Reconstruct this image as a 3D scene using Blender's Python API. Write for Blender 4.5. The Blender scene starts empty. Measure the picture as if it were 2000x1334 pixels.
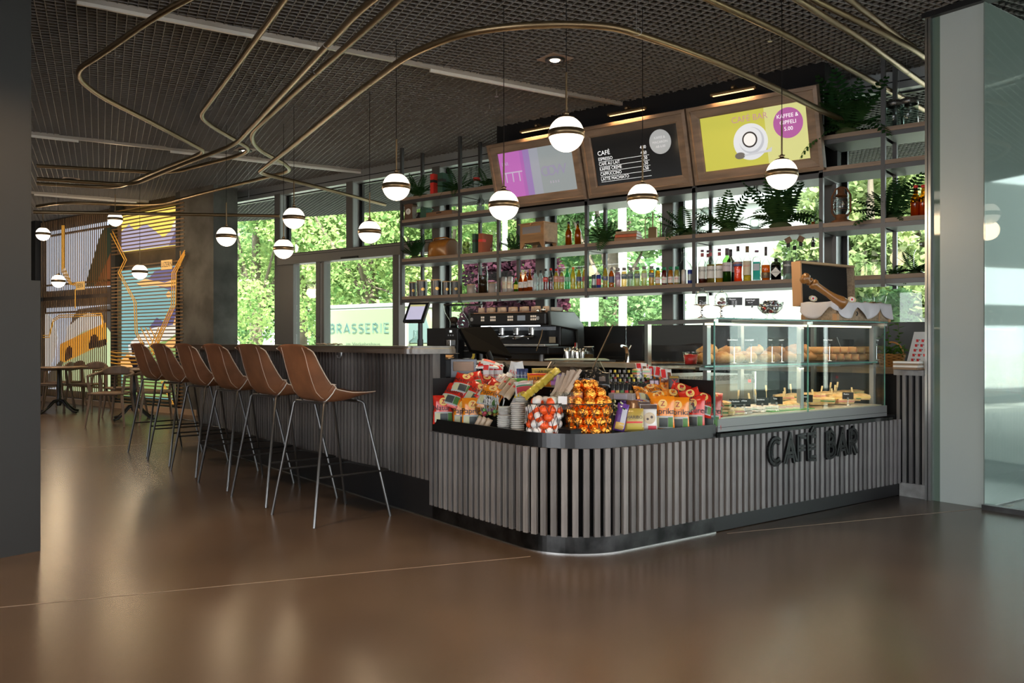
import bpy, bmesh, math, random
from math import sin, cos, pi, radians, atan2, sqrt
from mathutils import Vector, Matrix
random.seed(7)
S = bpy.context.scene
COL = S.collection
# ---------------------------------------------------------------- camera
FL, HC, YH = 1667.0, 1.15, 667.0          # focal length (2000 px frame), eye height, horizon
VX, VY = -0.6181163, 0.7860867            # viewing direction
RX, RY = 0.7860867, 0.6181163
cam = bpy.data.cameras.new('camera'); camo = bpy.data.objects.new('camera', cam); COL.objects.link(camo)
camo.location = (0, 0, HC); camo.rotation_euler = (pi/2, 0, math.asin(-VX))
cam.lens = 36*FL/2000; cam.sensor_width = 36; cam.clip_start = 0.05; cam.clip_end = 300
S.camera = camo
# ---------------------------------------------------------------- sky, sun, exposure
W = bpy.data.worlds.new('sky'); S.world = W; W.use_nodes = True
wn = W.node_tree.nodes; wl = W.node_tree.links
bg = wn['Background']; bg.inputs[0].default_value = (0.93, 0.97, 1.0, 1); bg.inputs[1].default_value = 4.2
def lamp(name, typ, loc, energy, color=(1,1,1), rot=(0,0,0), **k):
    l = bpy.data.lights.new(name, typ); l.energy = energy; l.color = color
    for a, b in k.items(): setattr(l, a, b)
    o = bpy.data.objects.new(name, l); o.location = loc; o.rotation_euler = rot; COL.objects.link(o); return o
sun = lamp('sun', 'SUN', (0, 0, 20), 13.0, (1, .95, .84), (radians(42), 0, radians(48)), angle=radians(.6))
S.view_settings.view_transform = 'Standard'; S.view_settings.look = 'None'
S.view_settings.exposure = 0.95; S.view_settings.gamma = 1.0; S.view_settings.use_curve_mapping = False
S.cycles.use_denoising = True
S.cycles.max_bounces = 10; S.cycles.diffuse_bounces = 4; S.cycles.glossy_bounces = 4
S.cycles.transparent_max_bounces = 24; S.cycles.transmission_bounces = 6
S.cycles.sample_clamp_indirect = 6; S.cycles.caustics_reflective = False; S.cycles.caustics_refractive = False
# ---------------------------------------------------------------- places: real planes seen from the eye
def ray(x): k = (x-1000)/FL; return VX+RX*k, VY+RY*k
def onY(x, y, Y):                         # point of the vertical plane Y
    d = ray(x); t = Y/d[1]; return Vector((d[0]*t, Y, HC-(y-YH)/FL*t))
def onZ(x, y, z=0.0):                     # point of the level z
    t = (HC-z)*FL/(y-YH); d = ray(x); return Vector((d[0]*t, d[1]*t, z))
def far(x, y, t):                         # point at distance t
    d = ray(x); return Vector((d[0]*t, d[1]*t, HC-(y-YH)/FL*t))
OX, OY = -2.5170, 3.6682                  # corner of the counter; its own axes are turned by TB
TB = -radians(15.222); CB, SB = cos(TB), sin(TB)
def bw(x, y, z=0.0): return Vector((OX+x*CB-y*SB, OY+x*SB+y*CB, z))
def binv(p): dx, dy = p[0]-OX, p[1]-OY; return Vector((dx*CB+dy*SB, -dx*SB+dy*CB, p[2]))
# ---------------------------------------------------------------- materials
MATS = {}
def mat(name, col=(.8,.8,.8), rough=.5, metal=0, emit=0, ecol=None, noise=0, nscale=8, nstretch=(1,1,1), bump=0, bscale=30, rnd=0, trans=0, alpha=1, spec=.5, coat=0, col2=None, sheen=0):
    if name in MATS: return MATS[name]
    m = bpy.data.materials.new(name); m.use_nodes = True; MATS[name] = m
    nt = m.node_tree; N = nt.nodes; L = nt.links; p = N['Principled BSDF']
    p.inputs['Base Color'].default_value = (*col, 1); p.inputs['Roughness'].default_value = rough
    p.inputs['Metallic'].default_value = metal; p.inputs['Specular IOR Level'].default_value = spec
    if coat: p.inputs['Coat Weight'].default_value = coat; p.inputs['Coat Roughness'].default_value = .08
    if emit: p.inputs['Emission Color'].default_value = (*(ecol or col), 1); p.inputs['Emission Strength'].default_value = emit
    if trans: p.inputs['Transmission Weight'].default_value = trans
    if alpha < 1: p.inputs['Alpha'].default_value = alpha
    if noise or rnd or bump:
        tc = N.new('ShaderNodeTexCoord'); mp = N.new('ShaderNodeMapping'); mp.inputs['Scale'].default_value = nstretch
        L.new(tc.outputs['Object'], mp.inputs['Vector'])
    src = None
    if noise:
        n = N.new('ShaderNodeTexNoise'); n.inputs['Scale'].default_value = nscale; n.inputs['Detail'].default_value = 6
        L.new(mp.outputs[0], n.inputs['Vector'])
        mx = N.new('ShaderNodeMix'); mx.data_type = 'RGBA'
        c2 = col2 or tuple(c*(1-noise) for c in col)
        rp = N.new('ShaderNodeMapRange'); rp.inputs[1].default_value = .35; rp.inputs[2].default_value = .65
        L.new(n.outputs['Fac'], rp.inputs[0]); L.new(rp.outputs[0], mx.inputs['Factor'])
        mx.inputs['A'].default_value = (*col, 1); mx.inputs['B'].default_value = (*c2, 1); src = mx.outputs['Result']
    if rnd:
        oi = N.new('ShaderNodeObjectInfo'); hs = N.new('ShaderNodeHueSaturation')
        mr = N.new('ShaderNodeMapRange'); mr.inputs[3].default_value = 1-rnd; mr.inputs[4].default_value = 1+rnd
        L.new(oi.outputs['Random'], mr.inputs[0]); L.new(mr.outputs[0], hs.inputs['Value'])
        hs.inputs['Color'].default_value = (*col, 1)
        if src: L.new(src, hs.inputs['Color'])
        src = hs.outputs[0]
    if src: L.new(src, p.inputs['Base Color'])
    if bump:
        n2 = N.new('ShaderNodeTexNoise'); n2.inputs['Scale'].default_value = bscale; n2.inputs['Detail'].default_value = 4
        L.new(mp.outputs[0], n2.inputs['Vector']); b = N.new('ShaderNodeBump'); b.inputs['Strength'].default_value = bump; b.inputs['Distance'].default_value = .01
        L.new(n2.outputs['Fac'], b.inputs['Height']); L.new(b.outputs[0], p.inputs['Normal'])
    return m
def schlick(N, L, f0):
    w = N.new('ShaderNodeLayerWeight'); w.inputs[0].default_value = .5; p = N.new('ShaderNodeMath'); p.operation = 'POWER'; p.inputs[1].default_value = 5
    L.new(w.outputs['Facing'], p.inputs[0]); q = N.new('ShaderNodeMath'); q.operation = 'MULTIPLY_ADD'; q.inputs[1].default_value = 1-f0; q.inputs[2].default_value = f0
    L.new(p.outputs[0], q.inputs[0]); return q.outputs[0]
def glass(name, tint=(.93,.97,.95), refl=1.0, ior=1.45, rough=0.0, edge=0):
    if name in MATS: return MATS[name]
    m = bpy.data.materials.new(name); m.use_nodes = True; MATS[name] = m
    nt = m.node_tree; N = nt.nodes; L = nt.links; N.remove(N['Principled BSDF'])
    o = N['Material Output']; t = N.new('ShaderNodeBsdfTransparent'); t.inputs[0].default_value = (*tint, 1)
    g = N.new('ShaderNodeBsdfGlossy'); g.inputs['Roughness'].default_value = rough; g.inputs[0].default_value = (refl, refl, refl, 1)
    if edge:                                # longer way through the glass wall at the rim of the shape
        lw = N.new('ShaderNodeLayerWeight'); lw.inputs[0].default_value = .5; pw = N.new('ShaderNodeMath'); pw.operation = 'POWER'; pw.inputs[1].default_value = 2.2
        L.new(lw.outputs['Facing'], pw.inputs[0]); mx = N.new('ShaderNodeMix'); mx.data_type = 'RGBA'; L.new(pw.outputs[0], mx.inputs['Factor'])
        mx.inputs['A'].default_value = (*tint, 1); mx.inputs['B'].default_value = (*[c*edge for c in tint], 1); L.new(mx.outputs['Result'], t.inputs[0])
    f = schlick(N, L, ((ior-1)/(ior+1))**2); x = N.new('ShaderNodeMixShader')
    L.new(f, x.inputs[0]); L.new(t.outputs[0], x.inputs[1]); L.new(g.outputs[0], x.inputs[2]); L.new(x.outputs[0], o.inputs[0]); return m
def liquid(name, col, clear=.5):
    if name in MATS: return MATS[name]
    m = bpy.data.materials.new(name); m.use_nodes = True; MATS[name] = m
    nt = m.node_tree; N = nt.nodes; L = nt.links; N.remove(N['Principled BSDF'])
    o = N['Material Output']; t = N.new('ShaderNodeBsdfTransparent'); t.inputs[0].default_value = (*col, 1)
    d = N.new('ShaderNodeBsdfTranslucent'); d.inputs[0].default_value = (*col, 1); e = N.new('ShaderNodeBsdfDiffuse'); e.inputs[0].default_value = (*col, 1)
    a = N.new('ShaderNodeMixShader'); a.inputs[0].default_value = .4; L.new(d.outputs[0], a.inputs[1]); L.new(e.outputs[0], a.inputs[2])
    g = N.new('ShaderNodeBsdfGlossy'); g.inputs['Roughness'].default_value = .05
    x = N.new('ShaderNodeMixShader'); x.inputs[0].default_value = clear; L.new(a.outputs[0], x.inputs[1]); L.new(t.outputs[0], x.inputs[2])
    f = schlick(N, L, .03); y = N.new('ShaderNodeMixShader')
    L.new(f, y.inputs[0]); L.new(x.outputs[0], y.inputs[1]); L.new(g.outputs[0], y.inputs[2]); L.new(y.outputs[0], o.inputs[0]); return m
def leafmat(name, col, col2, tr=.5):
    if name in MATS: return MATS[name]
    m = bpy.data.materials.new(name); m.use_nodes = True; MATS[name] = m
    nt = m.node_tree; N = nt.nodes; L = nt.links; N.remove(N['Principled BSDF']); o = N['Material Output']
    tc = N.new('ShaderNodeTexCoord'); n = N.new('ShaderNodeTexNoise'); n.inputs['Scale'].default_value = 1.3; n.inputs['Detail'].default_value = 5
    L.new(tc.outputs['Object'], n.inputs['Vector']); r = N.new('ShaderNodeMapRange'); r.inputs[1].default_value = .38; r.inputs[2].default_value = .62; L.new(n.outputs['Fac'], r.inputs[0])
    mx = N.new('ShaderNodeMix'); mx.data_type = 'RGBA'; mx.inputs['A'].default_value = (*col, 1); mx.inputs['B'].default_value = (*col2, 1); L.new(r.outputs[0], mx.inputs['Factor'])
    d = N.new('ShaderNodeBsdfDiffuse'); t = N.new('ShaderNodeBsdfTranslucent'); x = N.new('ShaderNodeMixShader'); x.inputs[0].default_value = tr
    L.new(mx.outputs['Result'], d.inputs[0]); L.new(mx.outputs['Result'], t.inputs[0]); L.new(d.outputs[0], x.inputs[1]); L.new(t.outputs[0], x.inputs[2]); L.new(x.outputs[0], o.inputs[0]); return m
# ---------------------------------------------------------------- mesh builder
class MB:
    def __init__(s): s.v = []; s.f = []; s.sm = []
    def add(s, vs, fs, smooth=False):
        n = len(s.v); s.v += [tuple(v) for v in vs]; s.f += [tuple(i+n for i in f) for f in fs]; s.sm += [smooth]*len(fs); return s
    def box(s, x0, x1, y0, y1, z0, z1):
        return s.add([(x0,y0,z0),(x1,y0,z0),(x1,y1,z0),(x0,y1,z0),(x0,y0,z1),(x1,y0,z1),(x1,y1,z1),(x0,y1,z1)],
                     [(0,3,2,1),(4,5,6,7),(0,1,5,4),(1,2,6,5),(2,3,7,6),(3,0,4,7)])
    def cb(s, cx, cy, cz, sx, sy, sz): return s.box(cx-sx/2,cx+sx/2,cy-sy/2,cy+sy/2,cz-sz/2,cz+sz/2)
    def bar(s, p, q, w, h=None, up=(0,0,1)):          # square bar between two points
        h = h or w; p = Vector(p); q = Vector(q); d = (q-p).normalized(); u = Vector(up)
        if abs(d.dot(u)) > .98: u = Vector((1,0,0))
        a = d.cross(u).normalized()*w/2; b = a.cross(d).normalized()*h/2
        vs = [p-a-b,p+a-b,p+a+b,p-a+b,q-a-b,q+a-b,q+a+b,q-a+b]
        return s.add(vs, [(0,3,2,1),(4,5,6,7),(0,1,5,4),(1,2,6,5),(2,3,7,6),(3,0,4,7)])
    def tube(s, pts, r, n=8, cap=True, rr=None, closed=False):
        pts = [Vector(p) for p in pts]; m = len(pts); vs = []; fs = []; prev = None
        for i, p in enumerate(pts):
            if closed: d = (pts[(i+1)%m]-pts[i-1]).normalized()
            else: d = (pts[min(i+1,m-1)]-pts[max(i-1,0)]).normalized()
            if prev is None:
                u = Vector((0,0,1)) if abs(d.z) < .9 else Vector((1,0,0)); a = d.cross(u).normalized()
            else:
                a = prev-d*prev.dot(d); a = a.normalized() if a.length > 1e-6 else d.orthogonal().normalized()
            prev = a; b = d.cross(a); R = rr[i] if rr else r
            for k in range(n):
                t = 2*pi*k/n; vs.append(p+a*cos(t)*R+b*sin(t)*R)
        for i in range(m if closed else m-1):
            j = (i+1)%m
            for k in range(n): l = (k+1)%n; fs.append((i*n+k, i*n+l, j*n+l, j*n+k))
        s.add(vs, fs, True)
        if cap and not closed:
            s.add(vs[:n], [tuple(range(n))[::-1]]); s.add(vs[-n:], [tuple(range(n))])
        return s
    def cyl(s, x, y, z0, z1, r, n=16, r2=None): return s.lathe([(0,z0),(r,z0),(r2 if r2 is not None else r,z1),(0,z1)], n, x, y, False)
    def lathe(s, prof, n=16, x=0, y=0, smooth=True, sx=1, sy=1):
        vs = []; fs = []
        for (r, z) in prof:
            for k in range(n): t = 2*pi*k/n; vs.append((x+r*cos(t)*sx, y+r*sin(t)*sy, z))
        for i in range(len(prof)-1):
            for k in range(n):
                l = (k+1)%n; f = (i*n+k, i*n+l, (i+1)*n+l, (i+1)*n+k)
                if prof[i][0] < 1e-6: f = (i*n, (i+1)*n+l, (i+1)*n+k)
                elif prof[i+1][0] < 1e-6: f = (i*n+k, i*n+l, (i+1)*n)
                fs.append(f)
        return s.add(vs, fs, smooth)
    def ball(s, c, r, n=12, m=8, sx=1, sy=1, sz=1):
        q = MB(); q.lathe([(r*sin(pi*i/m), -r*cos(pi*i/m)) for i in range(m+1)], n)
        return s.add([(c[0]+v[0]*sx, c[1]+v[1]*sy, c[2]+v[2]*sz) for v in q.v], q.f, True)
    def prism(s, pts, z0, z1):                          # outline in xy
        n = len(pts); vs = [(x,y,z0) for x,y in pts]+[(x,y,z1) for x,y in pts]
        return s.add(vs, [tuple(range(n))[::-1], tuple(range(n,2*n))]+[(i,(i+1)%n,(i+1)%n+n,i+n) for i in range(n)])
    def prismy(s, pts, y0, y1):                         # outline in xz
        n = len(pts); vs = [(x,y0,z) for x,z in pts]+[(x,y1,z) for x,z in pts]
        return s.add(vs, [tuple(range(n)), tuple(range(n,2*n))[::-1]]+[(i,i+n,(i+1)%n+n,(i+1)%n) for i in range(n)])
    def grid(s, fn, nu, nv, smooth=True):
        vs = [fn(i/nu, j/nv) for j in range(nv+1) for i in range(nu+1)]; w = nu+1
        return s.add(vs, [(j*w+i, j*w+i+1, (j+1)*w+i+1, (j+1)*w+i) for j in range(nv) for i in range(nu)], smooth)
    def mesh(s, name='mesh'):
        me = bpy.data.meshes.new(name); me.from_pydata(s.v, [], s.f); me.polygons.foreach_set('use_smooth', s.sm); me.update(); return me
def ob(name, mb, m, parent=None, loc=(0,0,0), rot=(0,0,0), scale=(1,1,1), bev=0, sub=0, solid=0, label=None):
    me = mb if isinstance(mb, bpy.types.Mesh) else mb.mesh(name)
    if m and not me.materials: me.materials.append(m)
    o = bpy.data.objects.new(name, me); COL.objects.link(o); o.parent = parent
    o.location = loc; o.rotation_euler = rot; o.scale = scale
    if solid: d = o.modifiers.new('s', 'SOLIDIFY'); d.thickness = solid; d.offset = 0
    if bev: d = o.modifiers.new('b', 'BEVEL'); d.width = bev; d.segments = 2; d.limit_method = 'ANGLE'
    if sub: d = o.modifiers.new('u', 'SUBSURF'); d.levels = sub; d.render_levels = sub
    if label: o['label'] = label
    return o
def tag(o, label, cat, group=None, kind=None):
    o['label'] = label; o['category'] = cat
    if group: o['group'] = group
    if kind: o['kind'] = kind
    return o
def thing(name, label, cat, loc=(0,0,0), rz=0, group=None, rot=None):
    o = bpy.data.objects.new(name, None); COL.objects.link(o); o.location = loc; o.rotation_euler = rot or (0,0,rz); o.empty_display_size = .1
    return tag(o, label, cat, group)
def struct(name, mb, m, parent=None, **k):
    o = ob(name, mb, m, parent, **k)
    if parent is None: o['kind'] = 'structure'
    return o
def dup(o, loc=None, rot=None, scale=None, label=None, group=None, parent=None):
    c = o.copy(); COL.objects.link(c)
    if parent: c.parent = parent
    if loc is not None: c.location = loc
    if rot is not None: c.rotation_euler = rot
    if scale is not None: c.scale = scale
    if label: c['label'] = label
    if group: c['group'] = group
    for ch in list(o.children):
        d = ch.copy(); COL.objects.link(d); d.parent = c
        for g in ch.children: e = g.copy(); COL.objects.link(e); e.parent = d
    return c
def smooth_path(pts, r=.25, seg=6, closed=False):       # round the corners of a polyline
    pts = [Vector(p) for p in pts]; out = [pts[0]]
    for i in range(1, len(pts)-1):
        a, b, c = pts[i-1], pts[i], pts[i+1]; la, lc = (a-b).length, (c-b).length; rr = min(r, la*.48, lc*.48)
        p = b+(a-b).normalized()*rr; q = b+(c-b).normalized()*rr
        for k in range(seg+1): t = k/seg; out.append(p*(1-t)**2+b*2*t*(1-t)+q*t*t)
    out.append(pts[-1]); return out
TXT = {}
def textmesh(s, size=.1, ext=0.0, align='CENTER'):
    k = (s, size, ext, align)
    if k in TXT: return TXT[k]
    cu = bpy.data.curves.new('t', 'FONT'); cu.body = s; cu.size = size; cu.extrude = ext; cu.align_x = align; cu.align_y = 'CENTER'; cu.resolution_u = 3
    o = bpy.data.objects.new('t', cu); COL.objects.link(o)
    dg = bpy.context.evaluated_depsgraph_get(); dg.update()
    me = bpy.data.meshes.new_from_object(o.evaluated_get(dg)); bpy.data.objects.remove(o); TXT[k] = me; me.materials.clear(); return me
def text(s, size, m, parent, loc, rot=(pi/2,0,0), ext=0.0, scale=(1,1,1), name='lettering', align='CENTER'):
    me = textmesh(s, size, ext, align).copy(); me.materials.append(m)
    return ob(name, me, m, parent, loc, rot, scale)
def thing_to(px): return px
# inline (two-stroke) capitals: strokes in a 1-high box
def arc(cx, cy, rx, ry, a0, a1, n=12): return [(cx+rx*cos(radians(a0+(a1-a0)*i/n)), cy+ry*sin(radians(a0+(a1-a0)*i/n))) for i in range(n+1)]
GL = {'C':[arc(.42,.5,.40,.48,55,305)], 'A':[[(.02,0),(.36,1),(.70,0)],[(.15,.28),(.57,.28)]], 'F':[[(.06,0),(.06,1),(.5,1)],[(.06,.5),(.45,.5)]],
 'E':[[(.5,1),(.06,1),(.06,0),(.5,0)],[(.06,.5),(.45,.5)]], 'B':[[(.06,0),(.06,1),(.28,1)]+arc(.28,.76,.24,.24,90,-90,8)+[(.06,.52)],[(.28,.52)]+arc(.3,.26,.27,.26,90,-90,8)+[(.06,0)]],
 'R':[[(.06,0),(.06,1),(.28,1)]+arc(.28,.74,.26,.26,90,-90,8)+[(.06,.48)],[(.26,.48),(.56,0)]], 'S':[arc(.3,.75,.24,.23,40,270,9)+arc(.3,.26,.26,.25,90,-140,9)], 'I':[[(.08,0),(.08,1)]]}
GL['É'] = GL['E']+[[(.22,1.12),(.36,1.26)]]
GW = {'C':.86,'A':.74,'F':.58,'E':.6,'É':.6,'B':.66,'R':.66,'S':.62,'I':.24,' ':.4}
def inline(txt, h, m, parent, loc, rot, depth=.01, gap=.05, w=.028, name='letter', sp=.1, sx=1.0):
    x = 0; base = Matrix.LocRotScale(Vector(loc), Matrix.Rotation(0,3,'X').to_quaternion(), Vector((1,1,1)))
    tot = sum(GW[c] for c in txt)+sp*(len(txt)-1)
    for c in txt:
        if c != ' ':
            b = MB()
            for st in GL[c]:
                P = [Vector((p[0], p[1], 0)) for p in st]
                for sg in (-1, 1):
                    Q = []
                    for i, p in enumerate(P):
                        d = (P[min(i+1,len(P)-1)]-P[max(i-1,0)]).normalized(); n = Vector((-d.y, d.x, 0))
                        k = 1.0
                        if 0 < i < len(P)-1:
                            d1 = (P[i]-P[i-1]).normalized(); k = 1/max(.5, n.dot(Vector((-d1.y, d1.x, 0))))
                        Q.append(p+n*gap*sg*k)
                    for i in range(len(Q)-1):
                        e = (Q[i+1]-Q[i]).normalized()*w*.45
                        b.bar([(Q[i]-e).x*h*sx, (Q[i]-e).y*h, 0], [(Q[i+1]+e).x*h*sx, (Q[i+1]+e).y*h, 0], w*h, depth)
            R = Matrix.LocRotScale(Vector(loc), __import__('mathutils').Euler(rot), None)
            o = ob(name, b, m, parent, R @ Vector(((x-tot/2)*h*sx, -h/2, 0)), rot)
        x += GW[c]+sp
# ================================================================ materials used widely
m_conc = mat('polished_concrete', (.082,.061,.047), .26, noise=.3, nscale=1.6, bump=.03, bscale=3, spec=.62)
m_dark = mat('dark_plaster', (.03,.029,.027), .75, noise=.2, nscale=3)
m_blk = mat('black_metal', (.010,.010,.011), .4, spec=.35)
m_matte = mat('matte_black', (.008,.008,.009), .75, spec=.2)
m_steel = mat('brushed_steel', (.5,.5,.49), .3, metal=1)
m_dsteel = mat('dark_steel', (.17,.17,.175), .34, metal=.9, noise=.45, nscale=6)
m_alu = mat('window_aluminium', (.33,.34,.34), .4, metal=.3)
m_frontalu = mat('window_frame_grey', (.14,.135,.125), .5, metal=.2)
m_brass = mat('burnished_brass', (.21,.145,.078), .36, metal=.85)
m_slat = mat('grey_oak', (.205,.195,.19), .55, noise=.35, nscale=9, nstretch=(3,3,.35), rnd=.28, bump=.15, bscale=14)
m_barslat = mat('smoked_oak', (.165,.148,.135), .55, noise=.35, nscale=9, nstretch=(3,3,.35), rnd=.25)
m_oak = mat('oak', (.33,.21,.12), .5, noise=.35, nscale=7, nstretch=(.4,4,4))
m_shelfwood = mat('shelf_oak', (.30,.215,.155), .55, noise=.3, nscale=6, nstretch=(.3,4,4))
m_framewood = mat('frame_oak', (.25,.17,.115), .5, noise=.35, nscale=6, nstretch=(.5,3,3))
m_white = mat('white', (.8,.8,.78), .5)
m_pane = glass('window_glass', (.90,.96,.93), ior=1.4)
m_clear = glass('clear_glass', (.93,.965,.95), ior=1.45)
m_gedge = mat('green_glass_edge', (.10,.32,.27), .15, spec=.8)
CEIL = 3.53
# ================================================================ floor and ground
struct('floor', MB().box(-22, 14, -9, 8.12, -.2, 0), m_conc)
fl = bpy.data.objects['floor']
m_joint = mat('joint', (.20,.15,.11), .6)
def joint(p, q):
    a = onZ(*p); b = onZ(*q); ob('joint', MB().bar((a.x,a.y,.0005), (b.x,b.y,.0005), .0035, .002), m_joint, fl)
joint((-400,1225), (1036,1087)); joint((1420,1042), (1980,987)); joint((60,880), (560,852))
# steel strip along the foot of the counter
m_gr = mat('ground', (.55,.54,.5), .9, noise=.2, nscale=.5)
struct('ground', MB().box(-70, 60, 8.12, 90, -.25, -.03), m_gr)
# ================================================================ ceiling: slab and louvre grid
struct('ceiling', MB().prism([(-20,-6),(6.5,-6),(6.5,13.2),(-3.4,13.05),(-13.6,10.35),(-20,8.7)], 3.62, 3.9), m_matte)
ce = bpy.data.objects['ceiling']
m_louv = mat('louvre_metal', (.19,.182,.175), .55, spec=.4)
D1 = Vector((-.898, .440)); D2 = Vector((.440, .898)); PITCH = .066
poly = [(-19,.3), (3.2,.3), (3.2,13.0), (-3.4,13.0), (-13.6,10.3), (-19,8.85)]
def clip(n, c, d):                      # stretch of the line n.p=c inside the outline
    P = n*c; ts = []
    for i in range(len(poly)):
        a = Vector(poly[i]); b = Vector(poly[(i+1)%len(poly)]); e = b-a; den = d.x*e.y-d.y*e.x
        if abs(den) < 1e-9: continue
        w = a-P; t = (w.x*e.y-w.y*e.x)/den; u = (w.x*d.y-w.y*d.x)/den
        if 0 <= u <= 1: ts.append(t)
    return (min(ts), max(ts)) if len(ts) > 1 else None
unit = MB().box(-.5, .5, -.5, .5, -.5, .5).mesh('blade'); unit.materials.append(m_louv)
def blades(name, n, d, c0, c1):
    a = atan2(d.y, d.x); k = 0; c = c0
    while c < c1 and k < 299:
        r = clip(n, c, d)
        if r and r[1]-r[0] > .2:
            p = n*c+d*(r[0]+r[1])/2
            ob(name, unit, None, ce, (p.x, p.y, CEIL+.010), (0,0,a), (r[1]-r[0], .0045, .020)); k += 1
        c += PITCH
blades('long_blade', D2, D1, -2.6, 12.6); blades('cross_blade', D1, D2, 1.5, 19.8)
# light rails let into the ceiling
m_rail = mat('rail_aluminium', (.42,.38,.33), .45, metal=.3); m_tubew = mat('lamp_tube', (.75,.73,.68), .4)
def track(n, p, q, lit, w=.036):
    a = onZ(*p, CEIL-.01); b = onZ(*q, CEIL-.01)
    o = struct('trim_%d' % n, MB().bar(a, b, w, .04), m_rail)
    for (s, e) in lit:
        u = a.lerp(b, s); v = a.lerp(b, e); ob('light_strip', MB().bar(u-Vector((0,0,.03)), v-Vector((0,0,.03)), .024, .03), m_tubew, o)
track(1, (150,-4), (1215,203), ((.0,.36),(.56,.86)))
track(2, (-10,252), (712,334), ((0,.19),(.42,1)))
track(3, (40,374), (290,394), ((.1,.9),), .06)
# recessed ceiling spotlights
def downlight(x, y, lab, z=CEIL):
    p = onZ(x, y, z)
    t = thing('recessed_spotlight', lab, 'spotlight', (p.x, p.y, z-.004), TB)
    ob('mounting_plate', MB().box(-.11,.11,-.11,.11,-.004,.004), mat('plate', (.30,.22,.18), .6), t)
    ob('rim', MB().lathe([(.085,-.006),(.085,-.018),(.055,-.018),(.05,.03),(.085,.03)], 24), m_blk, t)
    ob('lamp', MB().lathe([(0,-.020),(.035,-.019),(.042,-.012),(0,-.010)], 16), mat('spot_lens', (1,.9,.75), .3, emit=14, ecol=(1,.82,.6)), t)
    lamp('spot', 'SPOT', (p.x, p.y, z-.05), 70, (1,.72,.42), spot_size=radians(75), spot_blend=.6, shadow_soft_size=.04)
downlight(1084,114,'square recessed spotlight above the nearest globe lamp, lit'); downlight(479,292,'recessed spotlight beside the crossing brass tubes at left')
downlight(138,349,'recessed spotlight over the dining tables at far left')
def spot(x, y, e=120, col=(1,.66,.36), ang=80, soft=.05, z=3.46): lamp('ceiling_spot', 'SPOT', (x, y, z), e, col, spot_size=radians(ang), spot_blend=.7, shadow_soft_size=soft)
for (x, y, e) in ((-4.2,1.95,190),(-2.85,1.85,130),(-6.5,2.6,90),(-8.6,3.4,90),(-1.25,3.05,150),(.3,2.3,90),(-11,4.2,110),(-13.5,5.2,100),(-16,4.6,90)): spot(x, y, e)
# ================================================================ walls
m_mur = mat('brown_concrete', (.13,.085,.05), .7, noise=.6, nscale=2.2, bump=.2, bscale=9)
struct('wall_back', MB().box(-19.5, -12.50, 7.57, 7.9, 0, 3.6), m_mur)
wb = bpy.data.objects['wall_back']
for (x0, x1) in ((-17.95,-17.75),(-14.76,-14.6),(-12.66,-12.46)): ob('pilaster', MB().box(x0,x1,7.40,7.55,0,3.53), m_dark, wb)
struct('baseboard_back', MB().box(-19.5,-12.0,7.36,7.44,0,.09), mat('skirting', (.33,.22,.14), .6))
struct('column', MB().box(-12.49,-11.565,7.38,7.80,0,3.56), mat('stained_concrete', (.10,.095,.083), .7, noise=.75, nscale=2.6, col2=(.035,.031,.026), bump=.2), None)
struct('wall_rear_unseen', MB().box(-22,-6.5,-9.2,-9,0,3.8).box(1.0,6.6,-9.2,-9,0,3.8).box(-6.5,1.0,-9.2,-9,2.9,3.8), m_dark)  # unseen; added with its opening to cut and aim the daylight from behind
struct('wall_end', MB().box(-22,-19.4,-9,9,0,3.8), m_dark)
struct('wall_left', MB().box(-5.75,-4.935,-4,2.085,0,1.484).box(-5.73,-4.955,-4,2.045,1.484,3.7), mat('grey_panel', (.012,.012,.0115), .55))
# ================================================================ window wall
MX = [-12.40,-10.75,-9.11,-7.455,-5.80,-4.155,-2.49,-.83,.85,2.5]
for i, x in enumerate(MX[1:]):
    if i == 0: z0 = 0
    elif i == 1: z0 = 2.45
    else: z0 = 0
    o = struct('trim_%d' % (10+i), MB().box(x-.13,x,8.0,8.14,z0,3.39), m_alu)
    ob('front_cover', MB().box(x-.132,x-.002,7.985,8.0,z0,3.39), m_frontalu, o)
    ob('gasket', MB().box(x-.002,x+.05,8.12,8.16,z0,3.39), m_blk, o)
struct('trim_30', MB().box(-12.4,3.2,8.0,8.16,3.385,3.56), m_alu)
ob('lower_rail', MB().box(-12.4,3.2,7.99,8.12,3.37,3.43), m_alu, bpy.data.objects['trim_30']); ob('shadow_line', MB().box(-12.4,3.2,7.985,8.0,3.43,3.44), m_blk, bpy.data.objects['trim_30'])
struct('trim_31', MB().box(-12.4,3.2,8.0,8.2,0,.08), m_frontalu)
def pane(n, x0, x1, z0, z1, y=8.13):
    o = struct('window_%d' % n, MB().box(x0,x1,y-.004,y+.004,z0,z1), m_pane); f = MB()
    for b in ((x0,x0+.03,z0,z1),(x1-.03,x1,z0,z1),(x0,x1,z0,z0+.03),(x0,x1,z1-.03,z1)): f.box(b[0],b[1],y-.02,y+.02,b[2],b[3])
    ob('sash', f, m_blk, o)
n = 1
for a, b in zip(MX[:-1], MX[1:]):
    if a in (-10.75,-9.11): pane(n, a, b-.13, 2.46, 3.385)
    else: pane(n, a, b-.13, .08, 3.385)
    n += 1
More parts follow.
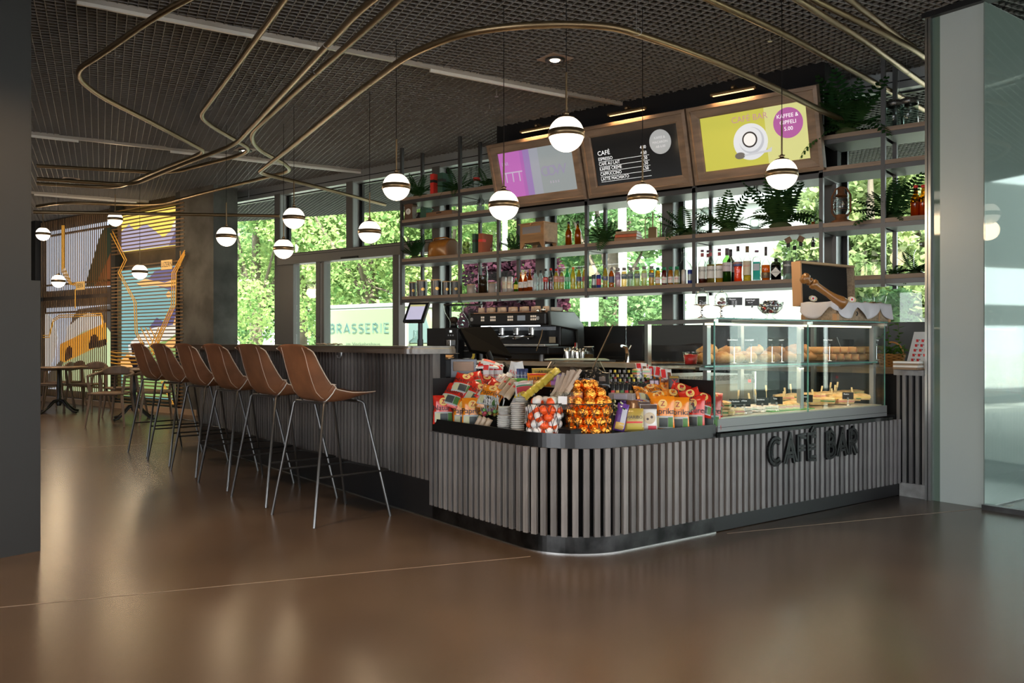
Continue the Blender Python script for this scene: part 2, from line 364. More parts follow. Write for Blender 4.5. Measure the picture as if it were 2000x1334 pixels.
# sliding door
struct('trim_32', MB().box(-10.75,-7.56,7.93,8.12,2.30,2.45), mat('door_header', (.20,.19,.175), .5)); ob('shadow_gap', MB().box(-10.75,-7.56,7.925,7.93,2.415,2.422), m_blk, bpy.data.objects['trim_32'])
def xat(px, Y=8.02): return onY(px, 600, Y).x
d1 = struct('door_1', MB().box(xat(578),xat(622),8.03,8.04,.1,2.27), m_pane)
fr = MB()
for (a, b) in ((550,577),(621,629)): fr.box(xat(a),xat(b),7.98,8.1,0,2.30)
ob('door_frame', fr, m_frontalu, d1); ob('door_seal', MB().box(xat(629.5),xat(631),7.99,8.03,0,2.28), m_white, d1)
d2 = struct('door_2', MB().box(xat(636),xat(772),8.03,8.04,.1,2.27), m_pane)
fr = MB()
for (a, b) in ((631.5,637),(771,783)): fr.box(xat(a),xat(b),7.98,8.1,0,2.30)
ob('door_frame', fr, m_frontalu, d2); ob('pull_handle', MB().box(xat(622),xat(629),7.95,7.98,1.22,1.235), m_steel, d2)
ob('sensor', MB().box(xat(678),xat(710),7.9,7.93,2.30,2.33), m_blk, d2)
ob('switch_plate', MB().box(xat(774),xat(779),7.975,7.98,.98,1.08), mat('green_switch', (.02,.16,.12), .4), d2)
# ================================================================ glass clad pillar and partition on the right (counter axes)
def bobj(name, mb, m, parent=None, **k): return ob(name, mb, m, parent, (OX,OY,0), (0,0,TB), **k)
pil = struct('wall_right', MB().box(.30,.608,3.25,5.6,0,3.50), mat('back_painted_glass', (.42,.47,.46), .35, spec=.5), None, loc=(OX,OY,0), rot=(0,0,TB))
ob('side_cladding', MB().box(.608,.616,3.235,5.6,0.01,3.49), mat('side_glass', (.20,.25,.235), .04, spec=.7), pil)
ob('glass_strip', MB().box(.245,.30,3.25,3.26,0,3.50), mat('strip_glass', (.12,.17,.14), .06, spec=.8), pil)
ob('edge_post', MB().box(.205,.222,3.22,3.29,0,3.52).box(.226,.245,3.225,3.27,0,3.5), m_steel, pil)
ob('head_rail', MB().box(.19,3.4,3.20,3.30,3.49,3.53), m_blk, pil)
ob('floor_rail', MB().box(.62,4.2,3.18,3.24,0,.035), m_dsteel, pil)
ob('partition_glass', MB().box(.63,4.2,3.205,3.215,.035,3.49), m_clear, pil)
# the daylit hall past the partition: beam, posts, far glazing
struct('wall_hall', MB().box(6.5,6.8,-7,30,2.6,4.2).box(6.5,6.8,-7,30,0,.25), mat('hall_grey', (.28,.30,.30), .7))
wh = bpy.data.objects['wall_hall']
for i in range(14): ob('hall_post', MB().box(6.45,6.8,-6+i*2.6,-5.8+i*2.6,0,4.2), mat('hall_post', (.10,.12,.12), .5), wh)
ob('hall_beam', MB().box(6.42,6.5,-7,30,1.45,1.85), mat('hall_beam', (.30,.32,.32), .6), wh)
# ================================================================ murals on the back wall
m_lamw = mat('mural_slat', (.20,.115,.05), .55, rnd=.2); m_line = mat('route_metal', (.85,.42,.06), .4, metal=.3, emit=.12)
def lit(name, c, e=1.0): return mat(name, tuple(x*.5 for x in c), .6, emit=e*(.52 if 'scr' in name or 'ghost' in name or 'dot' in name or 'cup' in name or 'saucer' in name or 'spoon' in name else .62), ecol=tuple(x**1.15 for x in c))
def flat(pts, y): return MB().prismy(pts, y-.0015, y)
def mural(name, label, x0, x1, z0, z1, vert, pics, sl0, sl1, over):
    c = ((x0+x1)/2, 7.50, z0); t = thing(name, label, 'mural', c)
    ob('light_box', MB().box(x0-c[0], x1-c[0], -.03, .03, 0, z1-z0), pics[0][1], t)
    for k, (pts, m) in enumerate(pics[1:]):
        ob('print', flat([(min(max(a,x0),x1)-c[0], min(max(b,z0),z1)-z0) for a, b in pts], -.032-.002*k), m, t)
    if vert:
        nn = int((x1-x0)/.071); me = MB().box(-.008,.008,-.006,.006,0,sl1-sl0).mesh('slat')
        for i in range(nn+1): ob('slat', me, m_lamw, t, (x0-c[0]+i*(x1-x0)/nn, -.12, sl0-z0))
        for z in (z0+.1, z1-.1): ob('rail', MB().box(x0-c[0],x1-c[0],-.1,-.04,z-z0-.015,z-z0+.015), m_lamw, t)
    else:
        nn = int((sl1-sl0)/.057); me = MB().box(x0-over-c[0],x1+over-c[0],-.01,.01,-.009,.009).mesh('slat')
        for i in range(nn+1): ob('slat', me, m_lamw, t, (0, -.12, sl0-z0+i*(sl1-sl0)/nn))
        for x in (x0+.0, x1-.0): ob('upright', MB().box(x-c[0]-.015,x-c[0]+.015,-.1,-.04,-.05,z1-z0+.05), m_lamw, t)
    return t, c
Wg = lit('mural_white', (.60,.66,.74), 1.0); Gd = lit('mural_dark_green', (.035,.055,.035), .5); Br = lit('mural_rust', (.22,.08,.03), .6)
Ye = lit('mural_yellow', (.85,.68,.16), 1.0); Li = lit('mural_lilac', (.42,.40,.55), .9); Pu = lit('mural_purple', (.16,.15,.30), .8)
Te = lit('mural_teal', (.24,.46,.48), .9); Pe = lit('mural_peach', (.85,.50,.20), .9); Gr = lit('mural_grass', (.30,.44,.17), .9); Or = lit('mural_orange', (.85,.40,.06), 1.0)
Gy = lit('mural_grey', (.14,.13,.12), .5); Ink = lit('mural_ink', (.02,.02,.05), .2); Lg = lit('mural_pale', (.75,.74,.68), .9); Gp = lit('mural_pale_green', (.50,.60,.36), 1.0)
def mp(px, py): p = onY(px, py, 7.45); return (p.x, p.z)
def mpl(*q): return [mp(q[i], q[i+1]) for i in range(0, len(q), 2)]
ta, ca = mural('slatted_mural', 'backlit mural of pale sky and dark hill behind upright slats, small town sign', -17.43,-14.87,2.13,3.28, True,
  [(None,Wg), (mpl(165,560,172,530,182,500,190,470,200,448,210,440,215,432,215,558), Gd), (mpl(183,558,195,535,205,515,215,492,215,558), Br)], 2.0, 3.45, 0)
tb_, cb_ = mural('slatted_mural', 'backlit mural of an orange coach driving uphill behind upright slats', -17.43,-14.87,.23,1.80, True,
  [(None,Wg), (mpl(150,604,215,590,215,740,88,760,88,735,120,700,128,660,140,620), Gy), (mpl(122,705,128,660,150,625,170,612,190,620,208,640,215,650,215,770,110,790), Gp),
   (mpl(130,640,150,622,172,610,196,618,205,634,160,648,125,672), Lg), (mpl(117,672,205,630,208,668,125,708,116,704), Or), (mpl(126,706,128,682,134,675,140,680,139,698), Ink), (mpl(172,682,176,658,184,652,190,658,190,678), Ink),
   (mpl(188,666,206,662,206,674,190,680), Ink), (mpl(88,610,105,625,112,660,105,700,88,735), Lg)], .12, 1.93, 0)
tc_, cc_ = mural('slatted_mural', 'backlit mural of yellow sky over lilac mountains behind level slats', -14.51,-12.53,2.71,3.33, False,
  [(None,Ye), (mpl(235,452,250,438,262,450,275,441,285,438,300,450,317,464,330,452,343,428,357,420,357,478,235,492), Li), (mpl(328,480,345,440,357,420,357,478), Pu), (mpl(334,440,346,424,355,420,340,446), Lg)], 2.66, 3.40, .16)
td_, cd_ = mural('slatted_mural', 'tall backlit mural of teal lake and cable car behind level slats', -14.51,-12.56,.21,2.375, False,
  [(None,Te), (mpl(240,705,262,690,290,670,320,625,357,590,357,780,235,780), Gr), (mpl(288,545,300,530,318,525,340,520,357,518,357,562,330,566,310,560,296,552), Pu), (mpl(264,552,282,545,300,548,320,552,340,545,357,552,330,560,300,558,275,560), Pe), (mpl(322,575,328,568,334,575,328,584), Pe),
   (mpl(290,640,305,620,318,628,330,606,345,600,357,585,357,640,330,655,300,655), Pu), (mpl(335,640,346,605,357,585,357,625), Pe), (mpl(255,668,275,650,300,640,340,634,352,645,330,662,290,676,262,676), Lg), (mpl(250,674,262,664,290,660,288,690,262,700,252,694), Lg), (mpl(256,674,264,670,266,694,258,694), Ink), (mpl(270,670,282,668,282,690,272,692), Ink),
   (mpl(235,706,250,690,262,702,262,716,244,722,235,722), Pe), (mpl(300,690,330,666,357,650,357,672,330,682,305,696), Pe), (mpl(252,700,262,696,275,712,285,706,290,714,262,720), Ink)], .13, 2.43, .16)
def sign(px, py, s, t, c):
    p = onY(px, py, 7.34); q = (p.x-c[0], p.y-c[1], p.z-c[2])
    o = ob('town_sign', MB().cb(*q, .32, .01, .15), mat('sign_ochre', (.75,.45,.15), .5, emit=.25), t)
    text(s, .115, mat('sign_text', (.02,.02,.03), .6), o, (q[0], q[1]-.008, q[2]), scale=(.85,1,1))
sign(157,558,'BERN',ta,ca); sign(325.5,517,'LUZERN',td_,cd_)
def route(t, c, pts, r=.009):
    q = [onY(x, y, 7.33) for x, y in pts]; ob('route_line', MB().tube([(p.x-c[0], p.y-c[1], p.z-c[2]) for p in q], r, 5), m_line, t)
for dx in (0, 4):
    route(td_, cd_, [(216+dx,456-dx),(243+dx,508),(231+dx,533),(262+dx,590),(264+dx,650),(276+dx,672)])
    route(tb_, cb_, [(84,655+dx),(96,655+dx),(104,624+dx),(116,616+dx),(198+dx/2,612+dx),(200+dx/2,640)])
for dx in (0, 4, 8): route(td_, cd_, [(361,489+dx),(336+dx,533),(335+dx,596),(311+dx,648),(300+dx,676)]); route(ta, ca, [(121+dx/2,440),(121+dx/2,530-dx),(137+dx/2,556),(147,552+dx/1.5)])
route(ta, ca, [(147,565),(147,602)]); 
for k in range(4): route(td_, cd_, [(216,687+7*k),(228,689+7*k),(285,690+7*k)]); route(td_, cd_, [(352,490+2*k),(352.5,520)], .004) if k == 0 else None
for k in range(3): route(td_, cd_, [(275+9*k,640),(300+9*k,690)]); route(td_, cd_, [(322-6*k,640),(296-6*k,700)])
for a in (0,3): route(td_, cd_, [(315+a,745),(336+a,790)])
# ================================================================ screens over the shelves
m_scr = mat('screen_bezel', (.01,.01,.01), .2)
struct('trim_40', MB().box(-6.0,-2.40,7.36,7.80,3.335,3.60).box(-6.0,-2.4,7.70,7.80,2.62,3.34), m_matte)
zc = (3.303+2.617)/2; yc = (7.19+7.385)/2; H = sqrt((3.303-2.617)**2+(.195)**2); tilt = math.atan2(.195, .686)
def screen(x0, x1, label):
    t = thing('framed_screen', label, 'screen', ((x0+x1)/2, yc, zc), rot=(tilt,0,0), group=None); w = x1-x0; h = H; b = .115
    # local: x right, z up, -y towards the room
    me = []
    for (ax, az, bx, bz) in ((-w/2,h/2,w/2,h/2),(w/2,h/2,w/2,-h/2),(w/2,-h/2,-w/2,-h/2),(-w/2,-h/2,-w/2,h/2)):
        ix = lambda v: v-math.copysign(b, v); k = MB(); st = [(0,.0),(.004,-.035),(.035,-.04),(.04,-.025),(.10,-.018),(.115,-.012)]
        vs = []; 
        for (o_, y_) in st+[(b,.03),(0,.03)]:
            vs.append((math.copysign(w/2-o_, ax), y_, math.copysign(h/2-o_, az))); vs.append((math.copysign(w/2-o_, bx), y_, math.copysign(h/2-o_, bz)))
        n = len(vs)//2; k.add(vs, [(2*i,2*i+1,(2*i+3)%(2*n),(2*i+2)%(2*n)) for i in range(n)]+[tuple(range(0,2*n,2)), tuple(range(1,2*n,2))[::-1]])
        ob('frame_rail', k, m_framewood, t)
    ob('back_panel', MB().box(-w/2+.02,w/2-.02,.0,.06,-h/2+.02,h/2-.02), m_matte, t)
    return t, w-2*b, h-2*b
def fl_(t, pts, m, k=0, name='screen_print'): return ob(name, MB().prismy(pts, -.0032-.001*k, -.002-.001*k), m, t)
def rect(x0,x1,z0,z1): return [(x0,z0),(x1,z0),(x1,z1),(x0,z1)]
def disc(cx, cz, r, n=40, sx=1): return [(cx+r*sx*cos(2*pi*i/n), cz+r*sin(2*pi*i/n)) for i in range(n)]
t1, w1, h1 = screen(-5.99,-4.80,'oak framed screen showing magenta bands and pale ghosted letters')
ob('display', MB().box(-w1/2,w1/2,-.002,.0,-h1/2,h1/2), lit('screen_grey', (.33,.37,.38), .75), t1)
for (a, b, m) in ((0,.30,(.52,.17,.50)),(.30,.345,(.44,.16,.47)),(.345,.43,(.34,.23,.48)),(.43,.55,(.36,.38,.44))): fl_(t1, rect(-w1/2+a*w1,-w1/2+b*w1,-h1/2,h1/2), lit('scr%.3f' % a, m, .8))
for i in range(3): text('T', .16, lit('ghost_text', (.55,.45,.60), .8), t1, (-w1/2+.07+.09*i,-.006-.001*i,-.03))
for i in range(4): text('O' if i < 2 else 'V', .15, lit('ghost_violet', (.35,.32,.47), .7), t1, (w1*.12+.075*i,-.006-.001*i,-.02))
text('s s s s', .05, lit('ghost_text', (.5,.45,.55), .7), t1, (w1*.22,-.006,-.13)); text('BAR', .05, lit('ghost_text', (.5,.45,.55), .7), t1, (-w1/2+.08,-.006,.12))
t2, w2, h2 = screen(-4.785,-3.61,'oak framed black screen listing coffee prices')
ob('display', MB().box(-w2/2,w2/2,-.002,.0,-h2/2,h2/2), mat('screen_black', (.012,.012,.012), .08, spec=.6), t2)
mt = lit('menu_text', (.9,.9,.9), .9)
text('CAFÉ', .062, mt, t2, (-w2/2+.05,-.005,.075), align='LEFT')
for i, (s, pr) in enumerate((('ESPRESSO','4.50'),('CAFÉ AU LAIT','4.30'),('KAFFEE CREME','4.50'),('CAPPUCCINO','5.50'),('LATTE MACHIATO',''))):
    z = .018-.05*i; text(s, .044, mt, t2, (-w2/2+.05,-.005,z), align='LEFT', scale=(.88,1,1)); fl_(t2, rect(-w2/2+.05,-w2/2+.62,z-.027,z-.024), mt)
    if pr: text(pr, .044, mt, t2, (-w2/2+.60,-.005,z), align='RIGHT', scale=(.88,1,1))
text('4.30', .044, mt, t2, (-w2/2+.60,-.005,.072), align='RIGHT', scale=(.88,1,1))
fl_(t2, disc(w2*.30,h2*.20,.115), lit('grey_dot', (.42,.43,.43), .8))
for i, s in enumerate(('KAFEE &','MACARON','AB 6.00')): text(s, .032, lit('dot_text', (.72,.72,.72), .8), t2, (w2*.30,-.006,h2*.20+.04-.042*i))
t3, w3, h3 = screen(-3.60,-2.40,'oak framed screen showing a coffee cup on yellow')
ob('display', MB().box(-w3/2,w3/2,-.002,.0,-h3/2,h3/2), lit('screen_yellow', (.52,.50,.09), .95), t3)
fl_(t3, rect(w3*.12,w3/2,-h3/2,h3/2), lit('screen_yellow_pale', (.60,.60,.26), .95))
text('CAFÉ BAR', .075, lit('violet_text', (.50,.27,.30), .8), t3, (-.02,-.005,h3*.36))
fl_(t3, disc(-.03,-.03,.16), lit('saucer', (.68,.70,.73), .9)); fl_(t3, disc(-.02,-.02,.115), lit('saucer_shade', (.5,.52,.56), .9), 1); fl_(t3, disc(-.03,-.01,.105), lit('saucer', (.68,.70,.73), .9), 2); fl_(t3, disc(-.035,-.01,.07), lit('cup_ring', (.06,.05,.05), .3), 3); fl_(t3, disc(-.035,-.01,.056), lit('cup_inside', (.78,.77,.75), .95), 4)
fl_(t3, disc(-.14,-.14,.03,20,1.6), lit('spoon', (.22,.20,.18), .6), 2); fl_(t3, [(-.10,-.135),(.12,-.12),(.16,-.10),(.15,-.14),(-.1,-.15)], lit('spoon_pale', (.6,.62,.66), .8), 2)
fl_(t3, disc(w3*.33,h3*.17,.13), lit('violet_dot', (.42,.12,.34), .9), 2)
for i, s in enumerate(('KAFFEE &','GIPFELI','5.00')): text(s, .046, mt, t3, (w3*.33,-.006,h3*.17+.06-.055*i))
def piclight(t, w, lab, px=.0):
    p = bpy.data.objects.new('picture_light', None); COL.objects.link(p); p.location = (t.location.x+px, 7.12, 3.36); tag(p, lab, 'lamp')
    ob('bar_lamp', MB().tube([(-.21,0,0),(.21,0,0)], .017, 10), m_brass, p); ob('arm', MB().tube([(0,0,.01),(0,.03,.05),(0,.12,.04)], .009, 6), m_brass, p)
    ob('knob', MB().ball((0,-.01,.03), .018, 8, 6), m_brass, p); ob('bulb_strip', MB().box(-.19,.19,-.008,.008,-.02,-.014), mat('warm_strip', (1,.8,.5), .4, emit=1.0, ecol=(1,.62,.28)), p)
    l = lamp('picture_light_glow', 'AREA', (t.location.x+px, 7.13, 3.335), 3.0, (1,.6,.28), (radians(-8),0,0), shape='RECTANGLE', size=.36, size_y=.02)
piclight(t1, w1, 'brass picture lamp above the magenta screen', .12); piclight(t2, w2, 'brass picture lamp above the black price screen', .0); piclight(t3, w3, 'brass picture lamp above the yellow cup screen', -.12)
# ================================================================ steel shelving
PX = [-7.555,-6.60,-6.02,-4.848,-3.635,-2.445,-1.94,-1.30]; LV = {1:1.70, 2:2.163, 3:2.64, 4:2.911}
sh = thing('steel_shelving', 'ceiling hung shelving of dark steel posts and oak boards', 'shelving', (-4.4,7.4,0)); C0 = Vector((-4.4,7.4,0))
m_post = mat('shelf_steel', (.075,.075,.078), .42, metal=.5)
for i, x in enumerate(PX):
    hi = 3.53 if (x < -6.3 or x > -2.5 or abs(x+6.02) < .01) else 2.63
    for (y, nm) in ((.0,'post'),(.36,'post')): ob(nm, MB().box(x-.017+4.4, x+.017+4.4, y, y+.035, 1.60, hi), m_post, sh)
for lv, z in LV.items():
    for i in range(len(PX)-1):
        a, b = PX[i]+.017+4.4, PX[i+1]-.017+4.4
        if lv > 2 and -6.1 < PX[i] < -2.5: continue
        ob('board', MB().box(a, b, .0, .36, z-.035, z), m_shelfwood, sh)
        ob('steel_tray', MB().box(a, b, .004, .39, z-.075, z-.036), m_post, sh)
ob('upper_rail', MB().box(-6.0+4.4,-2.42+4.4,.0,.39,2.555,2.60), m_post, sh)
# ================================================================ outdoors
sky_m = mat('bark', (.16,.12,.09), .9, noise=.4, nscale=5)
def leaves(n, fn, s0, s1, seed):
    R = random.Random(seed); vs = []; fs = []
    for i in range(n):
        c = Vector(fn(R)); s = R.uniform(s0, s1); a = Vector((R.gauss(0,1), R.gauss(0,1), R.gauss(0,.7))).normalized(); b = a.cross(Vector((R.gauss(0,1), R.gauss(0,1), R.gauss(0,1)))).normalized()
        k = len(vs); vs += [c-a*s, c-b*s*.55, c+a*s, c+b*s*.55]; fs.append((k,k+1,k+2,k+3))
    m = MB(); m.v = [tuple(v) for v in vs]; m.f = fs; m.sm = [False]*len(fs); return m
def crown(R, blobs, rad):
    b = R.choice(blobs); r = rad*b[3]
    while True:
        v = Vector((R.uniform(-1,1), R.uniform(-1,1), R.uniform(-1,1)))
        if .35 < v.length < 1: break
    return (b[0]+v.x*r, b[1]+v.y*r, b[2]+v.z*r*.75)
def tree(label, x, y, h, cr, lm, n, seed, z0=1.6, lean=0, group=None, tr=.16, s=(.045,.10)):
    t = thing('leafy_tree', label, 'tree', (x, y, -.03), group=group); R = random.Random(seed)
    blobs = [(R.uniform(-cr,cr)*.75, R.uniform(-cr,cr)*.6, z0+R.uniform(.0,1)*(h-z0), R.uniform(.32,.55)) for _ in range(16)]
    ob('trunk', MB().tube([(0,0,0),(lean*.3,0,h*.3),(lean*.6,0,h*.65),(lean,0,h*.92)], tr, 8, rr=[tr*1.2,tr,tr*.7,tr*.25]), sky_m, t)
    br = MB()
    for b in blobs[:9]: br.tube([(lean*.4,0,h*.3), (b[0]*.5,b[1]*.5,(b[2]+h*.3)*.5), b[:3]], .05, 5, rr=[.07,.05,.02])
    ob('branches', br, sky_m, t)
    f = ob('foliage', leaves(int(n*1.4), lambda r: crown(r, blobs, cr), s[0], s[1], seed), lm, t); return t
lm1 = leafmat('maple_leaf', (.44,.54,.22), (.12,.22,.07)); lm2 = leafmat('deep_leaf', (.26,.38,.17), (.07,.15,.06)); lm3 = leafmat('purple_leaf', (.09,.028,.045), (.035,.014,.024), .3); lm4 = leafmat('hedge_leaf', (.48,.54,.27), (.14,.21,.08))
def wat(px, Y): d = ray(px); return d[0]*Y/d[1]
tree('broad maple outside behind the sliding door, thick mottled trunk', wat(722,17), 17, 7.5, 3.2, lm1, 15000, 1, 1.9, tr=.26)
tree('pale green maple outside left of the green van', wat(585,19), 19, 7.5, 3.0, lm1, 12000, 2, 1.7, lean=.3, tr=.22)
tree('tree outside by the dark column, low hanging leaves', wat(500,16), 16, 6.5, 2.7, lm1, 11000, 3, 1.6, tr=.18)
tree('purple leaved maple outside behind the coffee machine', wat(1000,13.5), 13.5, 2.7, 1.0, lm3, 6000, 4, 1.1, tr=.1, s=(.05,.1))
tree('tall green tree outside behind the amber bottles', wat(1050,19), 19, 7.5, 2.6, lm1, 15000, 5, 1.5, tr=.2)
tree('deep green tree outside behind the lemonade bottles', wat(1195,17), 17, 6.5, 1.5, lm2, 11000, 6, .8, tr=.2)
tree('green tree outside behind the black tea canisters', wat(870,18), 18, 7, 3.1, lm1, 13000, 7, .9, tr=.2)
tree('small tree outside behind the rusty lantern', wat(1700,15), 15, 4.6, 1.2, lm4, 12000, 8, 1.3, tr=.12, s=(.05,.1))
tree('dark maple outside at the window edge beside the glass pillar', wat(1850,17), 17, 6, 1.8, lm4, 12000, 9, 1.0, tr=.15)
tree('low dark shrub outside under the hedge behind the clear square bottles', wat(1700,14), 14, 2.0, .6, lm2, 2500, 10, .6, tr=.05, s=(.04,.08))
for k, (px, Y, h) in enumerate(((930,30,9),(640,30,9),(1110,29,8.5),(480,28,8.5),(780,31,9.5))):
    tree(('tall tree standing far behind the purple maple','far tree above the left door leaf','far tree behind the white road sign','far tree beyond the low hanging one by the column','far tree above the green van roof')[k], wat(px,Y), Y, h, 4.6, lm2, 9000, 20+k, 1.2, tr=.3, s=(.12,.24))
hd = leaves(16000, lambda r: (r.uniform(-1.5,1.4), r.gauss(0,.22), r.uniform(0,3.6)), .05, .1, 30)
h_ = ob('clipped_hedge', hd, lm4, None, (wat(1700,20)+.6, 20, 0)); tag(h_, 'tall pale hedge outside behind the right end of the shelving', 'hedge', kind='stuff')
# pale building far behind, overexposed
bl = thing('white_building', 'plain white building wall outside behind the liquor bottles', 'building', (wat(1445,24), 24, 0)); mwb = mat('white_render', (.30,.30,.295), .8)
ob('facade', MB().box(-1.9,2.3,0,4,0,5.2), mwb, bl); ob('roof_edge', MB().box(-2.0,2.4,-.1,4.1,5.2,5.3), mwb, bl)
# road sign and white post
p = onY(1151, 600, 15.5); sg = thing('road_sign', 'blank white road sign on a post outside behind the worktop', 'sign', (p.x, 15.5, 0), .5)
ob('plate', MB().box(-.20,.20,-.01,.01,1.58,2.14), m_white, sg, bev=.02); ob('post', MB().cyl(0,0.04,0,1.7,.025,8), m_white, sg)
p = onY(986, 500, 14); q = ob('white_mast', MB().cyl(0,0,0,5.5,.055,10), m_white, None, (p.x,14,0)); tag(q, 'white mast outside behind the frosted globe before the magenta screen', 'post')
p = onY(1214, 600, 14.5); q = ob('birch_trunk', MB().tube([(0,0,0),(.03,0,2),(0,0,5)], .085, 10), mat('birch_bark', (.8,.76,.68), .8, noise=.4, nscale=3, nstretch=(1,1,4)), None, (p.x,14.5,0)); tag(q, 'pale birch trunk outside behind the tap', 'tree')
for i, (a, b) in enumerate((((1150,531),(1240,523)),)): pass
# green delivery van with lettering
m_van = mat('sage_paint', (.20,.25,.15), .18, coat=.6, spec=.6); vY = 13.6
A = onY(630, 600, vY); Bq = onY(862, 600, vY); L_ = Bq.x-A.x
van = thing('delivery_van', 'sage green delivery van with white roof and cafe lettering', 'van', (A.x, vY, -.03))
ob('cargo_body', MB().box(0,L_*.69,0,1.6,.35,1.98), m_van, van, bev=.05); ob('roof', MB().box(-.02,L_*.70,-.02,1.62,1.97,2.06), mat('van_roof', (.4,.42,.42), .4), van, bev=.03)
ob('cab', MB().prismy([(L_*.70,.35),(L_,.35),(L_*1.02,.9),(L_*.97,1.15),(L_*.90,1.86),(L_*.70,1.90)], .05, 1.55), m_van, van, bev=.04)
ob('side_window', MB().prismy([(L_*.74,1.15),(L_*.93,1.15),(L_*.87,1.72),(L_*.74,1.74)], .035, .05), mat('van_glass', (.10,.16,.15), .05, spec=1), van)
ob('windscreen', MB().prismy([(L_*.955,1.16),(L_*.975,1.16),(L_*.905,1.80),(L_*.89,1.80)], .15, 1.45), mat('van_glass', (.1,.16,.15), .05), van)
ob('door_edge', MB().box(L_*.715,L_*.725,-.01,.04,.45,1.85), m_white, van); ob('turn_lamp', MB().cb(L_*.80,.03,1.84,.09,.03,.035), mat('amber_lamp', (.9,.25,.02), .3), van)
for x in (.45, L_*.85): ob('wheel', MB().add([((v[0]), (v[2]), (v[1])) for v in MB().lathe([(0,0),(.3,0),(.3,.2),(0,.2)], 20).v], MB().lathe([(0,0),(.3,0),(.3,.2),(0,.2)], 20).f), m_matte, van, (x,-.02,.3))
mbl = mat('teal_lettering', (.04,.13,.16), .5)
inline('BRASSERIE', .21, mbl, van, (L_*.335,-.012,1.49), (pi/2,0,0), .006, .055, .03, sp=.2, sx=1.42)
text('im Verkehrshaus', .125, mat('dark_lettering', (.03,.03,.03), .5), van, (L_*.37,-.012,1.115), scale=(1.4,1,1))
# ================================================================ bar run (counter axes: x to the right, y to the back, z up)
def bthing(name, label, cat, x=0, y=0, z=0, rz=0, group=None): p = bw(x, y, z); return thing(name, label, cat, p, TB+rz, group)
bar_ = bthing('bar', 'long slatted wooden bar with black plinth behind the leather stools', 'bar')
def slatmesh(h, w=.033, d=.024):
    return MB().add([(-w/2,0,0),(-w/2,-d+.002,0),(-w/2+.002,-d,0),(w/2-.002,-d,0),(w/2,-d+.002,0),(w/2,0,0)]+[(-w/2,0,h),(-w/2,-d+.002,h),(-w/2+.002,-d,h),(w/2-.002,-d,h),(w/2,-d+.002,h),(w/2,0,h)],
      [(0,1,2,3,4,5)[::-1],(6,7,8,9,10,11)]+[(i,(i+1)%6,(i+1)%6+6,i+6) for i in range(6)]).mesh('slat')
ob('body', MB().box(-6.33,-1.347,.026,.10,.0,1.07), m_matte, bar_)
ob('plinth', MB().box(-6.33,-1.347,.002,.026,.004,.245), m_blk, bar_)
ob('end_post', MB().box(-1.372,-1.343,.0,.055,.24,1.07), m_barslat, bar_)
ob('floor_edge', MB().box(-6.33,-1.345,-.006,.002,0,.006), m_steel, bar_)
sm = slatmesh(.83); n = int((6.33-1.375)/.0575)
for i in range(n+1): ob('slat', sm, m_barslat, bar_, (-6.315+i*.0575, .026, .242))
sm2 = slatmesh(.83)
for i in range(1): ob('slat', sm2, m_barslat, bar_, (-6.33, .03+.0575*i, .242), (0,0,-pi/2))
def rrect(x0, x1, y0, y1, r, k=8):
    o = []
    for cx, cy, a in ((x1-r,y0+r,-90),(x1-r,y1-r,0),(x0+r,y1-r,90),(x0+r,y0+r,180)): o += [(cx+r*cos(radians(a+90*i/k)), cy+r*sin(radians(a+90*i/k))) for i in range(k+1)]
    return o
m_top = mat('bar_top_wood', (.15,.11,.08), .28, noise=.35, nscale=5, nstretch=(.3,4,4), coat=.3)
tp = ob('top', MB().prism(rrect(-6.40,-1.32,-.18,.23,.09), 1.070, 1.0725), m_top, bar_, label='dark wooden top with brass inlay and rounded nose')
ob('board', MB().prism(rrect(-6.42,-1.30,-.21,.19,.09), 1.072, 1.103), m_top, tp)
ob('upper_board', MB().prism(rrect(-6.42,-1.31,-.195,.19,.09), 1.108, 1.120), m_top, tp); ob('brass_inlay', MB().prism(rrect(-6.42,-1.306,-.203,.19,.09), 1.103, 1.108), m_brass, tp)
q = bthing('coat_hook', 'small steel bag hook under the bar top by the nearest stool', 'hook', -2.36, -.16, 1.03)
ob('hook', MB().tube([(0,0,.04),(0,0,.015),(0,-.012,0),(0,-.03,.005),(0,-.034,.02)], .006, 6), m_steel, q); ob('plate', MB().cyl(0,0,.038,.042,.016,10), m_steel, q)
# ================================================================ rounded corner counter with sweets trays
Rc = .40
def edge(off, k=24, x0=-1.345, y1=1.163):               # outer line of the counter, pushed outwards by off
    r = Rc+off; return [(x0,-off)]+[(-Rc+r*cos(radians(-90+90*i/k)), Rc+r*sin(radians(-90+90*i/k))) for i in range(k+1)]+[(off,y1)]
def band(o1, o0, z0, z1, x0=-1.345, y1=1.163, k=24):
    a = edge(o1,k,x0,y1); b = edge(o0,k,x0,y1)[::-1]; return MB().prism(a+b, z0, z1)
cn = bthing('sweets_counter', 'corner counter with rounded slatted front and black tray holding sweets and crisps', 'counter')
m_pl = mat('waxed_steel', (.06,.06,.06), .3, metal=.85, noise=.75, nscale=7)
m_bnd = mat('steel_band', (.055,.055,.056), .27, metal=.9)
b = MB()
ed = edge(-.03,12); b.prism(ed+[(-.03,1.163),(-1.345,1.163)], .0, .60); ob('body', b, m_matte, cn)
ob('plinth', band(.0,-.02,.004,.098), m_pl, cn); ob('front_band', band(.004,-.006,.572,.652), m_bnd, cn); ob('floor_edge', band(.006,.0,0,.006), m_steel, cn)
sm3 = slatmesh(.474)
s_ = -1.325
def slatc(x, y, a): ob('slat', sm3, m_slat, cn, (x, y, .098), (0,0,a))
while s_ < -Rc-.02: slatc(s_, -.004, 0); s_ += .0575
na = 11
